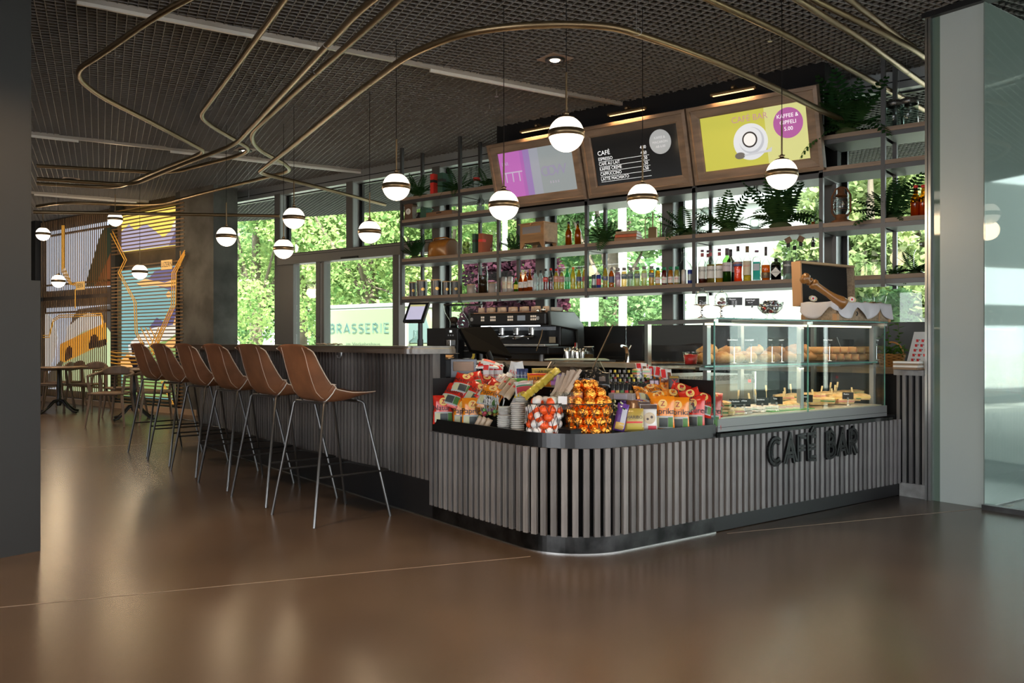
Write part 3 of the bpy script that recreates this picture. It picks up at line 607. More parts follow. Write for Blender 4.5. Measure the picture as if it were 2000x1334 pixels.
for i in range(na+1): a = radians(-90+90*i/na); slatc(-Rc+(Rc-.0)*cos(a), Rc+(Rc-.0)*sin(a), a+pi/2)
s_ = Rc+.058
while s_ < 1.15: slatc(-.0, s_, pi/2); s_ += .0575
ob('side_panel', MB().box(-1.345,-1.340,.0,.9,.59,.912), m_blk, cn); ob('side_panel', MB().box(-.9,-.0,1.160,1.165,.57,.915), m_blk, cn)
ob('panel_rail', MB().box(-1.347,-1.339,-.003,.006,.60,.70), m_steel, cn)
# stepped shelves inside the tray
ST = [(.02,.615),(.14,.67),(.25,.74),(.36,.81),(.47,.865)]
for i, (d, z) in enumerate(ST): ob('tray_step', MB().box(-1.338,-d if i else -.42,d if i else .02,1.155,z-.012,z) if i else MB().prism(edge(-.012,10)+[(-.012,1.155),(-1.338,1.155)], z-.012, z), m_blk, cn)
rs = MB()
for (d, z), (d0, z0) in zip(ST[1:], ST[:-1]): rs.box(-1.338,-d,d,d+.005,z0,z).box(-d-.005,-d,d,1.155,z0,z)
ob('riser', rs, m_blk, cn)
# ================================================================ counter under the display case, slatted, with lettering
cc = bthing('display_counter', 'slatted counter under the pastry case with black plinth', 'counter')
ob('body', MB().box(-.85,-.03,1.166,3.24,.0,.60), m_matte, cc); ob('plinth', MB().box(-.03,-.004,1.166,3.24,.004,.10), m_blk, cc)
s_ = 1.166+.03
while s_ < 3.235: ob('slat', sm3, m_slat, cc, (0, s_, .098), (0,0,pi/2)); s_ += .0575
ob('ledge', MB().box(-.5,.035,1.17,3.09,.575,.598), mat('black_gloss', (.012,.014,.013), .12, spec=.7), cc)
sg = bthing('lettering_sign', 'black double stroke metal letters on the slats under the pastry case', 'sign')
inline('CAFÉ BAR', .155, mat('letter_black', (.008,.008,.009), .3, metal=.3), sg, (.034, 2.13, .452), (pi/2,0,pi/2), .016, .078, .11, sp=.16)
# return at the right end
rc = bthing('return_counter', 'slatted counter return with stone base beside the glass pillar', 'counter')
m_stone = mat('grey_stone', (.33,.32,.31), .6, noise=.35, nscale=14, bump=.1)
ob('body', MB().box(-.9,.195,3.265,3.8,.10,.90), m_matte, rc); ob('stone_base', MB().box(.0,.20,3.242,3.5,.0,.10), m_stone, rc)
for x in (.035,.085,.135,.185): ob('slat', slatmesh(.80,.026), m_slat, rc, (x, 3.266, .10))
for y in (3.30,3.36,3.42): ob('slat', slatmesh(.8,.026), m_slat, rc, (-.03, y-.03, .10), (0,0,pi/2))
ob('stone_edge', MB().box(-.03,.20,3.215,3.26,.90,.94), m_stone, rc); ob('top', MB().box(-.9,.2,3.26,3.8,.905,.945), m_oak, rc)
# ================================================================ glass display case
m_cst = mat('case_steel', (.35,.36,.36), .35, metal=.8)
ca = bthing('pastry_case', 'glass pastry display case with steel posts on the counter', 'display case')
ob('lower_frame', MB().box(-.62,.012,1.172,3.05,.605,.682), mat('case_grey', (.20,.20,.20), .4, metal=.3), ca); ob('frame_groove', MB().box(.0125,.0128,1.172,3.05,.63,.633), m_blk, ca)
for y in (1.19,2.14,3.03): ob('post', MB().box(-.105,-.072,y-.017,y+.017,.682,1.262), m_cst, ca); ob('post', MB().box(-.60,-.57,y-.017,y+.017,.682,1.262), m_steel, ca)
ob('top_bracket', MB().box(-.66,-.02,1.175,1.215,1.262,1.285), m_steel, ca)
for y in (2.14,3.03): ob('top_bracket', MB().box(-.66,-.0,y-.012,y+.012,1.262,1.283), m_steel, ca)
ob('glass_top', MB().box(-.66,.03,1.14,3.03,1.285,1.293), m_clear, ca); ob('glass_top_edge', MB().box(.029,.031,1.14,3.03,1.285,1.293), m_gedge, ca)
for (a, b_) in ((1.145,2.075),(2.085,3.02)):
    ob('front_glass', MB().box(.006,.012,a,b_,.682,1.27), m_clear, ca); ob('glass_edge', MB().box(.004,.014,a-.003,a,.682,1.27), m_gedge, ca)
ob('end_glass', MB().box(-.62,.01,3.02,3.026,.682,1.27), m_clear, ca); ob('glass_edge', MB().box(.008,.012,3.019,3.027,.682,1.27), m_gedge, ca)
ob('end_glass', MB().box(-.62,-.02,1.172,1.177,.70,1.262), m_clear, ca)
ob('hinge', MB().box(-.01,.02,2.06,2.1,1.262,1.28), m_steel, ca); ob('hinge', MB().box(-.01,.02,3.0,3.04,1.262,1.28), m_steel, ca)
ob('glass_shelf', MB().box(-.60,-.03,1.10,2.99,.995,1.003), m_clear, ca); ob('shelf_edge', MB().box(-.03,-.027,1.10,2.99,.994,1.004), m_gedge, ca)
ob('shelf_rail', MB().box(-.56,-.52,1.1,2.98,.975,.993).box(-.10,-.07,1.1,1.7,.975,.993), m_dsteel, ca)
m_glow = mat('case_lamp', (1,.9,.75), .4, emit=1.4, ecol=(1,.80,.55))
ob('lamp_strip', MB().box(-.07,-.05,1.15,2.95,1.250,1.262), m_glow, ca); ob('lamp_housing', MB().box(-.08,-.04,1.2,2.95,.982,.994), m_dsteel, ca)
for (z, e) in ((1.245,1.6),(.972,3.0)):
    p = bw(-.08, 2.05, z); lamp('case_light', 'AREA', p, e, (1,.80,.55), (0,radians(18),TB), shape='RECTANGLE', size=.03, size_y=1.75)
ob('cooled_shelf', MB().box(-.60,-.0,1.18,3.0,.675,.69), mat('case_floor', (.55,.50,.40), .35, metal=.4), ca)
# sloping side glass next to the staff side
sgl = bthing('side_guard', 'sloping glass spit guard with pale edge left of the case', 'guard')
ob('glass', MB().prismy([(-1.0,.94),(-.66,.94),(-.66,1.262),(-.78,1.262)], 1.06, 1.066), m_clear, sgl); ob('edge_strip', MB().bar((-1.0,1.06,.94), (-.78,1.06,1.265), .006, .006), m_oak, sgl)
# prep table with speckled top inside
m_speck = mat('speckled_stone', (.10,.10,.09), .4, noise=.9, nscale=90, col2=(.30,.29,.26))
pt = bthing('prep_table', 'steel prep table with speckled stone top seen through the case', 'table', -1.0, 1.9)
ob('top', MB().box(-.25,.25,-.75,.62,.86,.90), m_speck, pt); ob('steel_edge', MB().box(.20,.255,-.75,.62,.835,.86), m_steel, pt)
ob('cabinet', MB().box(-.25,.24,-.75,.60,.05,.835), mat('beige_steel', (.42,.39,.31), .4, metal=.4), pt); ob('drawer', MB().box(.24,.25,-.72,-.1,.72,.82), mat('beige_steel', (.42,.39,.31), .4), pt); ob('drawer', MB().box(.24,.25,-.08,.56,.72,.82), mat('beige_steel', (.4,.38,.3), .4), pt)
ob('rail', MB().box(.24,.262,-.74,.6,.68,.71), m_steel, pt); ob('corner_post', MB().cyl(.24,.62,.05,.92,.018,10), m_steel, pt); ob('pilot_lamp', MB().box(.25,.256,.53,.56,.84,.86), mat('red_lamp', (.9,.02,.02), .4, emit=1.5), pt)
# ================================================================ back counter and splash board
bk = thing('back_counter', 'oak topped work counter along the windows with dark front', 'counter', (-4.4,6.9,0))
E_ = bw(-.75,3.05); F_ = bw(-.02,3.27); 
ob('top', MB().prism([(-7.5+4.4,0),(-2.75+4.4,0),(-1.95+4.4,.02),(F_.x+4.4,F_.y-6.9+.03),(-1.50+4.4,.20),(-1.50+4.4,1.05),(-7.5+4.4,1.05)], .905, .948), m_oak, bk)
m_edge = mat('worktop_edge', (.33,.28,.23), .5, noise=.25, nscale=10, nstretch=(.5,3,3))
ob('top_edge', MB().box(-3.1,1.65,-.006,0,.905,.947), m_edge, bk); ob('carcass', MB().box(-3.1,2.88,.35,1.0,.02,.905), m_matte, bk)
for x in (-2.9,-2.0,-1.1,-.3,.55): ob('leg', MB().box(x,x+.03,.0,.04,0,.905), m_dsteel, bk)
sp_ = thing('splash_board', 'black splash board behind the back counter', 'panel', (-4.4,7.96,.94))
ob('board', MB().box(-3.25,2.9,.0,.03,0,.375), mat('black_board', (.018,.017,.018), .32, noise=.3, nscale=6, nstretch=(.3,3,3)), sp_); ob('edge_trim', MB().box(-3.25,2.9,-.003,.03,.375,.379), m_blk, sp_)
# counter behind the bar
bb = bthing('service_counter', 'low oak service worktop between the bar end and sweets tray', 'counter', -1.36, .5, .903)
ob('top', MB().box(-1.8,.0,-.28,.66,-.025,.0), m_oak, bb); ob('carcass', MB().box(-1.8,-.02,-.2,.64,-.88,-.025), m_matte, bb)
# ================================================================ pendants
m_opal = mat('opal_glass', (1,.97,.92), .3, emit=1.35, ecol=(1,.88,.72))
gp = thing('globe_pendant', 'x', 'pendant lamp')
R_ = .1075
def glob(z0, z1):
    a0 = math.asin(max(-1, min(1, z0/R_))); a1 = math.asin(max(-1, min(1, z1/R_)))
    return MB().lathe([(R_*cos(a0+(a1-a0)*i/12), R_*sin(a0+(a1-a0)*i/12)) for i in range(13)], 32)
ob('upper_glass', glob(.0, R_*.93), m_opal, gp); ob('lower_glass', glob(-R_, .0), m_opal, gp)
ob('band', MB().lathe([(R_*.97,-.020),(R_+.004,-.020),(R_+.004,.020),(R_*.97,.020)], 36), m_brass, gp)
ob('cap', MB().lathe([(.0,.135),(.012,.135),(.016,.122),(.012,.118),(.022,.110),(.050,.101),(.052,.094),(.0,.098)], 20), m_brass, gp)
ob('stem', MB().cyl(0,0,.12,.375,.006,10), m_brass, gp)
ob('wing_screw', MB().tube([(-.022,0,.128),(.022,0,.128)], .004, 6), m_brass, gp)
PD = [(1106,262,5.19,'nearest and largest globe lamp, hanging before the middle screen'),(984,401,6.1,'globe lamp hanging before the magenta screen'),(774,365,6.75,'globe lamp just left of the top shelf fern'),
 (722,453,8.14,'globe lamp hanging before the door header'),(574,426,8.6,'upper globe lamp beside the first window mullion'),(554,486,9.35,'lower globe lamp beside the first window mullion'),(442,462,9.43,'globe lamp before the dark concrete column'),
 (1255,388,6.07,'globe lamp hanging under the coffee price screen'),(1527,340,5.95,'globe lamp hanging before the yellow cup screen'),(225,428,13.0,'globe lamp between the two upper murals'),(84,457,14.0,'leftmost globe lamp at the edge of the grey wall'),
 (114,549,14.2,'low globe lamp before the left slatted mural'),(273,531,12.5,'low globe lamp before the lake mural')]
for i, (x, y, t, lab) in enumerate(PD):
    p = far(x, y, t); o = gp if i == 0 else dup(gp)
    o.location = p; o['label'] = lab; o['group'] = 'globe pendant lamps'
    ob('cable', MB().tube([(0,0,.37),(0,0,CEIL+.05-p.z)], .0028, 5), m_blk, o)
    l = lamp('pendant_bulb', 'POINT', (p.x, p.y, p.z-.16), 4.5 if i < 9 else 10, (1,.74,.45), shadow_soft_size=.1)
# ================================================================ bent brass tubes
def tubes(lab, pts, z, r=.5, d=.023, wires=()):
    P = smooth_path([onZ(x, y, z) for x, y in pts], r); c = P[len(P)//2]
    t = thing('brass_tube', lab, 'tube', (c.x, c.y, z), group='bent brass ceiling tubes')
    ob('tube', MB().tube([q-Vector((c.x,c.y,z)) for q in P], d, 12), m_brass, t)
    for (x, y) in wires:
        q = onZ(x, y, z); ob('hanging_wire', MB().tube([(q.x-c.x,q.y-c.y,0),(q.x-c.x,q.y-c.y,CEIL+.05-z)], .0016, 4), m_steel, t)
        ob('wire_loop', MB().tube([(q.x-c.x+.025*cos(a), q.y-c.y+.02*cos(a), .025*sin(a)) for a in [2*pi*i/10 for i in range(11)]], .0012, 4), m_steel, t)
tubes('brass tube sweeping in one wide arc over the whole counter', [(752,400),(620,365),(528,343),(505,336),(560,294),(700,179),(800,105),(905,64),(1010,50),(1110,47),(1200,52),(1300,84),(1400,121),(1500,165),(1600,214),(1668,245)], 3.02, .25, wires=((1243,62),(1661,241),(709,389)))
tubes('brass tube with a small loop near the first window mullion', [(790,-10),(700,70),(600,158),(488,262),(500,290),(560,322),(568,334),(525,345),(437,367),(315,399),(250,400),(122,395),(72,403)], 3.28, .4, wires=((424,370),(620,140)))
tubes('thick brass tube crossing left and bending over the tables', [(760,-25),(700,22),(465,277),(440,290),(360,320),(270,357),(235,360),(72,349)], 3.18, .5, wires=((640,87),))
tubes('brass tube with a wide hairpin bend at upper left', [(400,-20),(304,31),(200,105),(140,142),(189,185),(300,241),(400,295),(385,303),(306,334),(231,367),(72,359)], 3.36, .35, wires=((226,108),))
tubes('brass tube bending sharply above the crossing at left', [(562,-10),(470,117),(390,226),(412,246),(490,291),(470,303),(350,334),(310,337),(72,324)], 3.40, .3, wires=((408,210),(466,262)))
tubes('thin straight brass tube low over the murals', [(66,414),(440,420),(546,422)], 2.88, wires=((486,421),(110,415)))
tubes('lower of the two brass tubes crossing the shelving at right', [(1340,-22),(1387,0),(1527,63),(1650,130),(1811,217),(1880,257)], 3.30, wires=((1756,187),))
tubes('second brass tube at right, ending at the pillar under the hairpin', [(1540,-12),(1620,38),(1685,77),(1812,169),(1850,196)], 3.32, wires=((1771,139),))
tubes('brass tube at upper right meeting the steepest tube', [(1560,-18),(1590,0),(1720,63),(1790,98),(1822,124)], 3.38)
tubes('steepest short brass tube at the upper right corner', [(1640,-14),(1660,0),(1755,72),(1785,92)], 3.42, wires=((1758,72),))
# ================================================================ bar stools
m_lea = mat('tan_leather', (.24,.095,.04), .5, noise=.3, nscale=6, bump=.06, bscale=60); m_stitch = mat('white_stitch', (.75,.72,.66), .7)
m_gun = mat('gunmetal_tube', (.15,.15,.15), .28, metal=.85); m_footr = mat('black_tube', (.015,.015,.015), .4)
stool = thing('bar_stool', 'x', 'stool')
# shell: centre line from the front of the seat to the top of the back  (y to the bar, z up)
CLN = [(.215,.812),(.15,.800),(.03,.772),(-.08,.762),(-.15,.775),(-.195,.825),(-.222,.90),(-.245,.98),(-.262,1.06),(-.285,1.135)]
WID = [.205,.225,.235,.235,.232,.228,.228,.226,.222,.205]; WNG = [.010,.020,.050,.085,.12,.10,.075,.05,.025,.0]
def interp(A, t):
    k = t*(len(A)-1); i = min(int(k), len(A)-2); f = k-i
    if isinstance(A[0], tuple): return tuple(A[i][j]*(1-f)+A[i+1][j]*f for j in range(2))
    return A[i]*(1-f)+A[i+1]*f
def shell(u, v):
    y, z = interp(CLN, v); a = interp(CLN, min(1, v+.03)); b = interp(CLN, max(0, v-.03)); ty, tz = a[0]-b[0], a[1]-b[1]; l = sqrt(ty*ty+tz*tz); ny, nz = -tz/l, ty/l   # normal pointing to the sitter
    ny, nz = -ny, -nz
    s = (u-.5)*2; w = interp(WID, v); g = interp(WNG, v); k = abs(s); c = g*(max(0, k-.55)/.45)**1.6
    sgn = 1 if True else -1
    if v > .93: z -= .03*(k**4)*((v-.93)/.07)
    return (s*w*(1-.12*(max(0,k-.6)/.4)*min(1,g*12)), y+(tz/l)*c, z+(-ty/l)*c if v < .0 else z-(ty/l)*c)
sh_ = ob('leather_shell', MB().grid(shell, 16, 22), m_lea, stool, solid=.012, sub=1)
def seam(pts, off=.0): return [Vector(shell(u, v)) for u, v in pts]
def outer(u, v):
    p = Vector(shell(u, v)); y, z = interp(CLN, v); a = interp(CLN, min(1, v+.03)); b = interp(CLN, max(0, v-.03)); t = Vector((0, a[0]-b[0], a[1]-b[1])).normalized(); n = Vector((0, -t.z, t.y)); return p-n*-.008 if False else p+Vector((0,-t.z,t.y))*-.0
for sg in (0, 1):
    for pts in ([(1-u if sg else u, v) for u, v in ((.0,.36),(.06,.375),(.13,.39),(.18,.40))], [(1-u if sg else u, v) for u, v in ((.20,.40),(.30,.385),(.42,.375))], ):
        P = []
        for u, v in pts:
            p = Vector(shell(u, v)); q = Vector(shell(u, v+.02)); w = Vector(shell(min(1,u+.02), v)); n = (q-p).cross(w-p).normalized(); n = n if n.z < 0 or n.y < 0 else -n
            P.append(p+n*.008)
        ob('stitching', MB().tube(P, .0035, 5), m_stitch, stool)
    P = [Vector(shell(0 if sg == 0 else 1, k/24)) for k in range(25)]; ob('edge_piping', MB().tube([p+Vector((-.002 if sg == 0 else .002,0,0)) for p in P], .0035, 5), mat('pale_piping', (.62,.50,.40), .6), stool)
    P = []
    for k in range(14):
        v = .42+.55*k/13; u = .17 if sg == 0 else .83; p = Vector(shell(u, v)); P.append(p+Vector((0,-.008,0)))
    ob('back_seam', MB().tube(P, .002, 4), mat('pale_piping', (.62,.50,.40), .6), stool)
LG = {}
for sx in (-1, 1):
    for (ty, fy) in ((-.155,-.28),(.125,.28)):
        ob('leg', MB().tube([(sx*.165,ty*.8,.760 if ty < 0 else .768),(sx*.185,ty,.756),(sx*.195,ty+(-.008 if ty<0 else .008),.745),(sx*.28,fy,.0)], .0095, 10), m_gun, stool)
ob('seat_bracket', MB().tube([(-.185,-.155,.757),(.185,-.155,.757)], .009, 8).tube([(-.185,.125,.757),(.185,.125,.757)], .009, 8), m_gun, stool)
zf = .30; k = zf/.745; xr = .28-(.28-.195)*k+.004; yb = -.28+(.28-.163)*k; yf = .28-(.28-.133)*k
ob('footrest', MB().tube(smooth_path([(-xr,yb,zf),(-xr,yf+.075,zf),(xr,yf+.075,zf),(xr,yb,zf)], .04, 5), .0075, 8), m_footr, stool)
for i in range(6):
    o = stool if i == 0 else dup(stool)
    p = bw(-(1.854+.812*i), -.475); o.location = p; o.rotation_euler = (0,0,TB+radians(5.5)); o['group'] = 'bar stools in a row'
    o['label'] = ('nearest','second nearest','third nearest','fourth nearest','fifth nearest','farthest')[i]+' tan leather bar stool with thin dark legs at the bar'
# ================================================================ dining tables and wooden armchairs at the far left
m_cw = mat('walnut_stain', (.16,.10,.06), .5, noise=.3, nscale=6, nstretch=(3,3,.6))
tb = thing('round_table', 'x', 'table')
ob('tabletop', MB().lathe([(0,.715),(.38,.715),(.425,.732),(.425,.745),(0,.745)], 40), mat('table_oak', (.22,.15,.10), .35, noise=.3, nscale=5), tb)
ob('column', MB().lathe([(.03,.12),(.045,.16),(.03,.2),(.028,.4),(.036,.43),(.028,.46),(.028,.68),(.06,.715)], 14), m_blk, tb)
ft = MB().tube([(0.02,0,.2),(.10,0,.19),(.20,0,.10),(.30,0,.035),(.37,0,.02)], .02, 8, rr=[.028,.024,.02,.017,.02]).mesh('foot')
for k in range(4): ob('foot', ft, m_blk, tb, (0,0,0), (0,0,k*pi/2+.3))
def place(o, x, y, z=0): p = onZ(x, y, z); o.location = p; return o
place(tb, 115, 806-6); tb['label'] = 'round wooden table on cast iron feet at the grey wall'
p = far(115, 0, 13.7); tb.location = (p.x, p.y, 0)
t2_ = dup(tb); p = far(262, 0, 12.6); t2_.location = (p.x, p.y, 0); t2_['label'] = 'round wooden table before the lake mural behind the stools'
for t in (tb, t2_): t['group'] = 'round dining tables'
ch = thing('armchair', 'x', 'chair')                     # faces +y
ob('seat', MB().grid(lambda u, v: ((u-.5)*.46*(1-.12*(1-v)), (v-.5)*.44, .445-.02*sin(pi*u)*sin(pi*v)), 10, 10), m_cw, ch, solid=.03)
for sx in (-1,1):
    ob('leg', MB().tube([(sx*.20,.20,.43),(sx*.215,.215,.66),(sx*.23,.23,.0)][:1]+[(sx*.25,.25,.0)], .018, 8, rr=[.022,.014]), m_cw, ch)
    ob('front_post', MB().tube([(sx*.205,.20,.42),(sx*.24,.19,.67)], .018, 8, rr=[.02,.018]), m_cw, ch)
    ob('leg', MB().tube([(sx*.255,-.27,.0),(sx*.20,-.20,.42),(sx*.21,-.19,.69)], .018, 8, rr=[.014,.022,.02]), m_cw, ch)
    ob('armrest', MB().tube([(sx*.24,.20,.68),(sx*.265,.05,.685),(sx*.255,-.12,.70),(sx*.19,-.23,.725)], .02, 8, rr=[.017,.018,.022,.026]), m_cw, ch)
ob('backrest', MB().grid(lambda u, v: ((.235*sin((u-.5)*2.3)/sin(1.15)), -.17-.10*cos((u-.5)*2.3)-.012*v, .69+.0+(.10*sin(pi*u)+.01)*(v)+ (v-.3)*.02), 14, 4), m_cw, ch, solid=.022)
CH = [((217,831),-2.35,'armchair standing nearest before the low town murals, back to the room'),((170,803),-2.6,'armchair between the two round tables against the coach mural'),((305,826),1.2,'armchair right of the lake table behind the stools'),((243,815),-.2+pi,'armchair behind the lake table with lit orange back'),((103,803),2.4,'armchair left of the table at the grey wall'),((126,796),pi,'armchair behind the table at the grey wall')]
for i, ((x, y), rz, lab) in enumerate(CH):
    o = ch if i == 0 else dup(ch); q = onZ(x, y); o.location = (q.x, q.y, 0); o.rotation_euler = (0,0,rz); o['label'] = 'wooden '+lab; o['group'] = 'curved wooden armchairs'
# ================================================================ ferns
m_fern = leafmat('fern_green', (.05,.12,.04), (.02,.055,.02), .35); m_stem = mat('fern_stem', (.12,.13,.04), .7)
def frond(L, droop, n, seed):
    R = random.Random(seed); m = MB(); P = []
    for i in range(n+1):
        t = i/n; P.append(Vector((0, L*(t*.75+.1*t*t), L*(.75*t-droop*t*t))))
    m.tube(P, .0015, 3)
    for i in range(1, n):
        t = i/n; w = L*.24*sin(pi*min(1, t*.93+.07))**.8; d = (P[i+1]-P[i-1]).normalized()
        for s in (-1, 1):
            a = P[i]; b = a+Vector((s*w, 0, 0))+d*w*.35+Vector((0,0,-w*.18)); k = L*.033; mid = a.lerp(b, .5)
            m.add([a-d*k*.3, mid-d*k+Vector((0,0,.004)), b, mid+d*k+Vector((0,0,.004)), a+d*k*.3], [(0,1,2,3,4)])
    return m.mesh('frond')
FR = [frond(1, dr, 15, i) for i, dr in enumerate((.15,.35,.62,.85))]
for f in FR: f.materials.append(m_fern)
def fern(label, p, s=.3, n=13, seed=1, sx=1.0, up=.5, dark=False):
    t = thing('fern', label, 'fern', p, group='ferns on the shelves'); R = random.Random(seed)
    ob('root_clump', MB().lathe([(0,0),(s*.16,.0),(s*.2,s*.06),(s*.1,s*.13),(0,s*.15)], 9), mat('moss', (.05,.07,.02), .9, bump=.5), t)
    for k in range(n):
        a = 2*pi*k/n+R.uniform(-.3,.3); L = s*R.uniform(.75,1.15); el = R.uniform(-.45, up-.2)
        if k % 3 == 0: el += .35
        ob('frond', FR[R.choice((0,1,2,3)) if el < .4 else R.choice((0,1))], None, t, (0,0,s*.05), (el, R.uniform(-.3,.3), a), (L*.9, L, L))
    return t
# ================================================================ containers
m_wg = glass('bottle_glass', (.84,.88,.86), edge=.04); m_gg = glass('bottle_green', (.42,.66,.30), edge=.5); m_ag = glass('bottle_amber', (.75,.38,.06)); m_dg = glass('bottle_dark', (.20,.19,.17)); m_pet = glass('bottle_pet', (.89,.92,.92), edge=.12)
PR = {
 'syrup':[(0,0),(1,0),(1,.56),(.9,.62),(.42,.72),(.36,.80),(.36,.93),(.36,1)], 'wine':[(0,0),(1,0),(1,.60),(.93,.66),(.42,.75),(.38,.80),(.38,.99),(.38,1)],
 'spirit':[(0,0),(1,0),(1,.55),(.95,.6),(.5,.72),(.38,.80),(.36,.97),(.36,1)], 'aperol':[(0,0),(1.0,0),(.88,.15),(.88,.3),(1.0,.52),(.9,.58),(.36,.70),(.30,.97),(.30,1)],
 'cognac':[(0,0),(.9,0),(1.05,.35),(1.0,.48),(.45,.62),(.28,.7),(.26,.99),(.26,1)], 'flask':[(0,0),(1,0),(1.0,.72),(.85,.80),(.34,.86),(.32,1)],
 'vodka':[(0,0),(1,0),(1,.52),(.8,.6),(.4,.72),(.28,.8),(.3,1)], 'pet':[(0,0),(.9,0),(1,.04),(1,.2),(.88,.28),(1,.36),(1,.6),(.85,.68),(.45,.84),(.42,.92),(.42,.93)],
 'coke':[(0,0),(.9,0),(1,.05),(.8,.25),(.98,.42),(1,.58),(.75,.7),(.42,.86),(.42,.93)], 'juice':[(0,0),(.95,0),(1,.03),(1,.66),(.9,.74),(.62,.84),(.6,.88)],
 'beer':[(0,0),(1,0),(1,.52),(.9,.58),(.42,.75),(.38,.95),(.42,.97),(.42,1)], 'can':[(0,0),(.85,0),(1,.03),(1,.93),(.85,.99),(.8,1),(0,.985)],
 'swing':[(0,0),(1,0),(1,.5),(.92,.58),(.5,.70),(.42,.75),(.5,.80),(.36,.82),(.34,.93),(.4,.94)], 'decant':[(0,0),(1,0),(1.02,.05),(.5,.2),(.28,.32),(.26,.8),(.4,.97),(.42,1)],
 'carafe':[(0,0),(.8,0),(1,.12),(.95,.28),(.4,.5),(.28,.6),(.3,.85),(.45,1)], 'square':[(0,0),(1,0),(1,.68),(.85,.76),(.34,.8),(.34,.95),(.42,.95),(.42,1)], 'demi':[(0,0),(.9,0),(1,.08),(1,.42),(.75,.62),(.28,.74),(.24,.93),(.32,.95),(.32,1)],
 'jar':[(0,0),(1,0),(1,.78),(.85,.84),(.85,1)], 'dome':[(1,0),(1,.45),(.92,.68),(.7,.86),(.35,.97),(0,1)]}
def wrapz(me, R, z0=0):
    me = me.copy()
    for v in me.vertices: x = v.co.x; v.co = (R*sin(x/R), -R*cos(x/R), v.co.y+z0)
    return me
def vessel(name, label, cat, p, h, r, kind, shell, liq=None, fill=.6, cap=None, caph=.06, lab=None, lz=(.18,.45), txt=None, tcol=None, n=18, rz=None, group=None, neck=None, sq=False, tsz=.5):
    d = Vector((p[0], p[1])); rz = rz if rz is not None else atan2(-d.x, d.y)*.8
    t = thing(name, label, cat, p, rz, group); P = PR[kind]; nn = 4 if sq else n; a0 = pi/4
    def L(pr, sm=True):
        m = MB().lathe([(a*r*(1.25 if sq else 1), z*h) for a, z in pr], nn, smooth=sm and not sq)
        if sq: m.v = [(x*cos(a0)-y*sin(a0), x*sin(a0)+y*cos(a0), z) for x, y, z in m.v]
        return m
    ob('can_body' if kind == 'can' else 'glass_body', L(P), shell, t, bev=.006 if sq else 0)
    if liq:
        q = [(a*.90, max(z, .01)) for a, z in P if z < fill]; rr = q[-1][0]
        for (a, z), (b, y) in zip(P[:-1], P[1:]):
            if z <= fill <= y and y > z: rr = (a+(b-a)*(fill-z)/(y-z))*.9
        ob('liquid', L(q+[(rr, fill),(0, fill)]), liq, t)
    rn = P[-1][0]*r if P[-1][0] else r*.3
    if cap: zt = max(1-caph, 0)*h if kind not in ('pet','coke','juice','swing') else (P[-1][1]-.03)*h; ob('cap', MB().lathe([(0,h),(rn*1.12,h),(rn*1.15,zt),(rn*1.0,zt)], 14), cap, t)
    if lab:
        rl = r*1.012 if not sq else r*.9
        rmax = lambda z: max(a for a, b in P if True)
        if sq: ob('paper_label', MB().box(-r*.7,r*.7,-r*.905,-r*.89,lz[0]*h,lz[1]*h), lab, t)
        else:
            ob('paper_label', MB().lathe([(rl,lz[0]*h),(rl,lz[1]*h)], 20), lab, t)
        if txt:
            me = wrapz(textmesh(txt, min(r*tsz*1.5, 3.6*r/len(txt)), 0), rl+.0012, (lz[0]*.35+lz[1]*.65)*h) if not sq else None
            if me: ob('label_print', me, tcol or mat('print_black', (.03,.03,.03), .6), t)
    if neck: ob('neck_band', MB().lathe([(rn*1.12,.80*h),(rn*1.12,.90*h)], 12), neck, t)
    return t
def sh_at(px, lv, Y=7.5): d = ray(px); return Vector((d[0]*Y/d[1], Y, LV[lv]))
def hgt(px, top, lv, Y=7.5): return onY(px, top, Y).z-LV[lv]
def wid(px, w, Y=7.5): d = ray(px); return w*(Y/d[1])/FL
def mc(name, c, **k): return mat(name, c, k.pop('rough', .45), **k)
paper = mc('label_paper', (.72,.69,.64)); red = mc('cap_red', (.75,.04,.03)); blk = mc('cap_black', (.02,.02,.02)); grn = mc('cap_green', (.02,.25,.10)); gry = mc('cap_grey', (.25,.22,.22)); purp = mc('cap_purple', (.16,.05,.11)); tealg = mc('label_slate', (.09,.13,.16)); gold = mc('label_gold', (.55,.35,.08), metal=.4); lwood = mat('lid_wood', (.50,.30,.13), .5); orange_l = mc('cap_orange', (.85,.15,.03)); yel = mc('label_yellow', (.75,.55,.05)); lilac = mc('label_lilac', (.35,.22,.38)); wht = mc('label_white', (.8,.8,.8))
def lq(n, *c): return liquid('liquid_'+n, c)
# canisters
for i, (px, w, top, y) in enumerate(((806,14,551,7.56),(824,21,547.5,7.46),(852,21,546,7.46),(872,17,549.6,7.52),(889,17,548.6,7.52))):
    p = sh_at(px,1,y); h = hgt(px, top, 1, y); r = wid(px, w/2, y)
    t = thing('tea_canister', ('first','second','third','fourth','fifth')[i]+' black canister from the left with wooden lid and gold badge, lowest shelf', 'canister', p, -atan2(p.x,p.y)*.8+.35, 'black tea canisters')
    ob('body', MB().cyl(0,0,0,h*.93,r,28), mat('canister_black', (.012,.012,.013), .25, spec=.6), t); ob('lid', MB().cyl(0,0,h*.93,h,r*1.01,28), lwood, t)
    ob('badge', wrapz_disc if False else MB().add([(r*sin(a*.9*cos(0))*1.01, -r*1.012*cos(a), 0) for a in (0,)], []) if False else MB().grid(lambda u, v: (r*1.01*sin((u-.5)*.75), -r*1.01*cos((u-.5)*.75), h*.42+(v-.5)*h*.2*sqrt(max(.05, 1-(2*u-1)**2))), 10, 4), mat('badge_gold', (.75,.45,.12), .35, metal=.5), t)
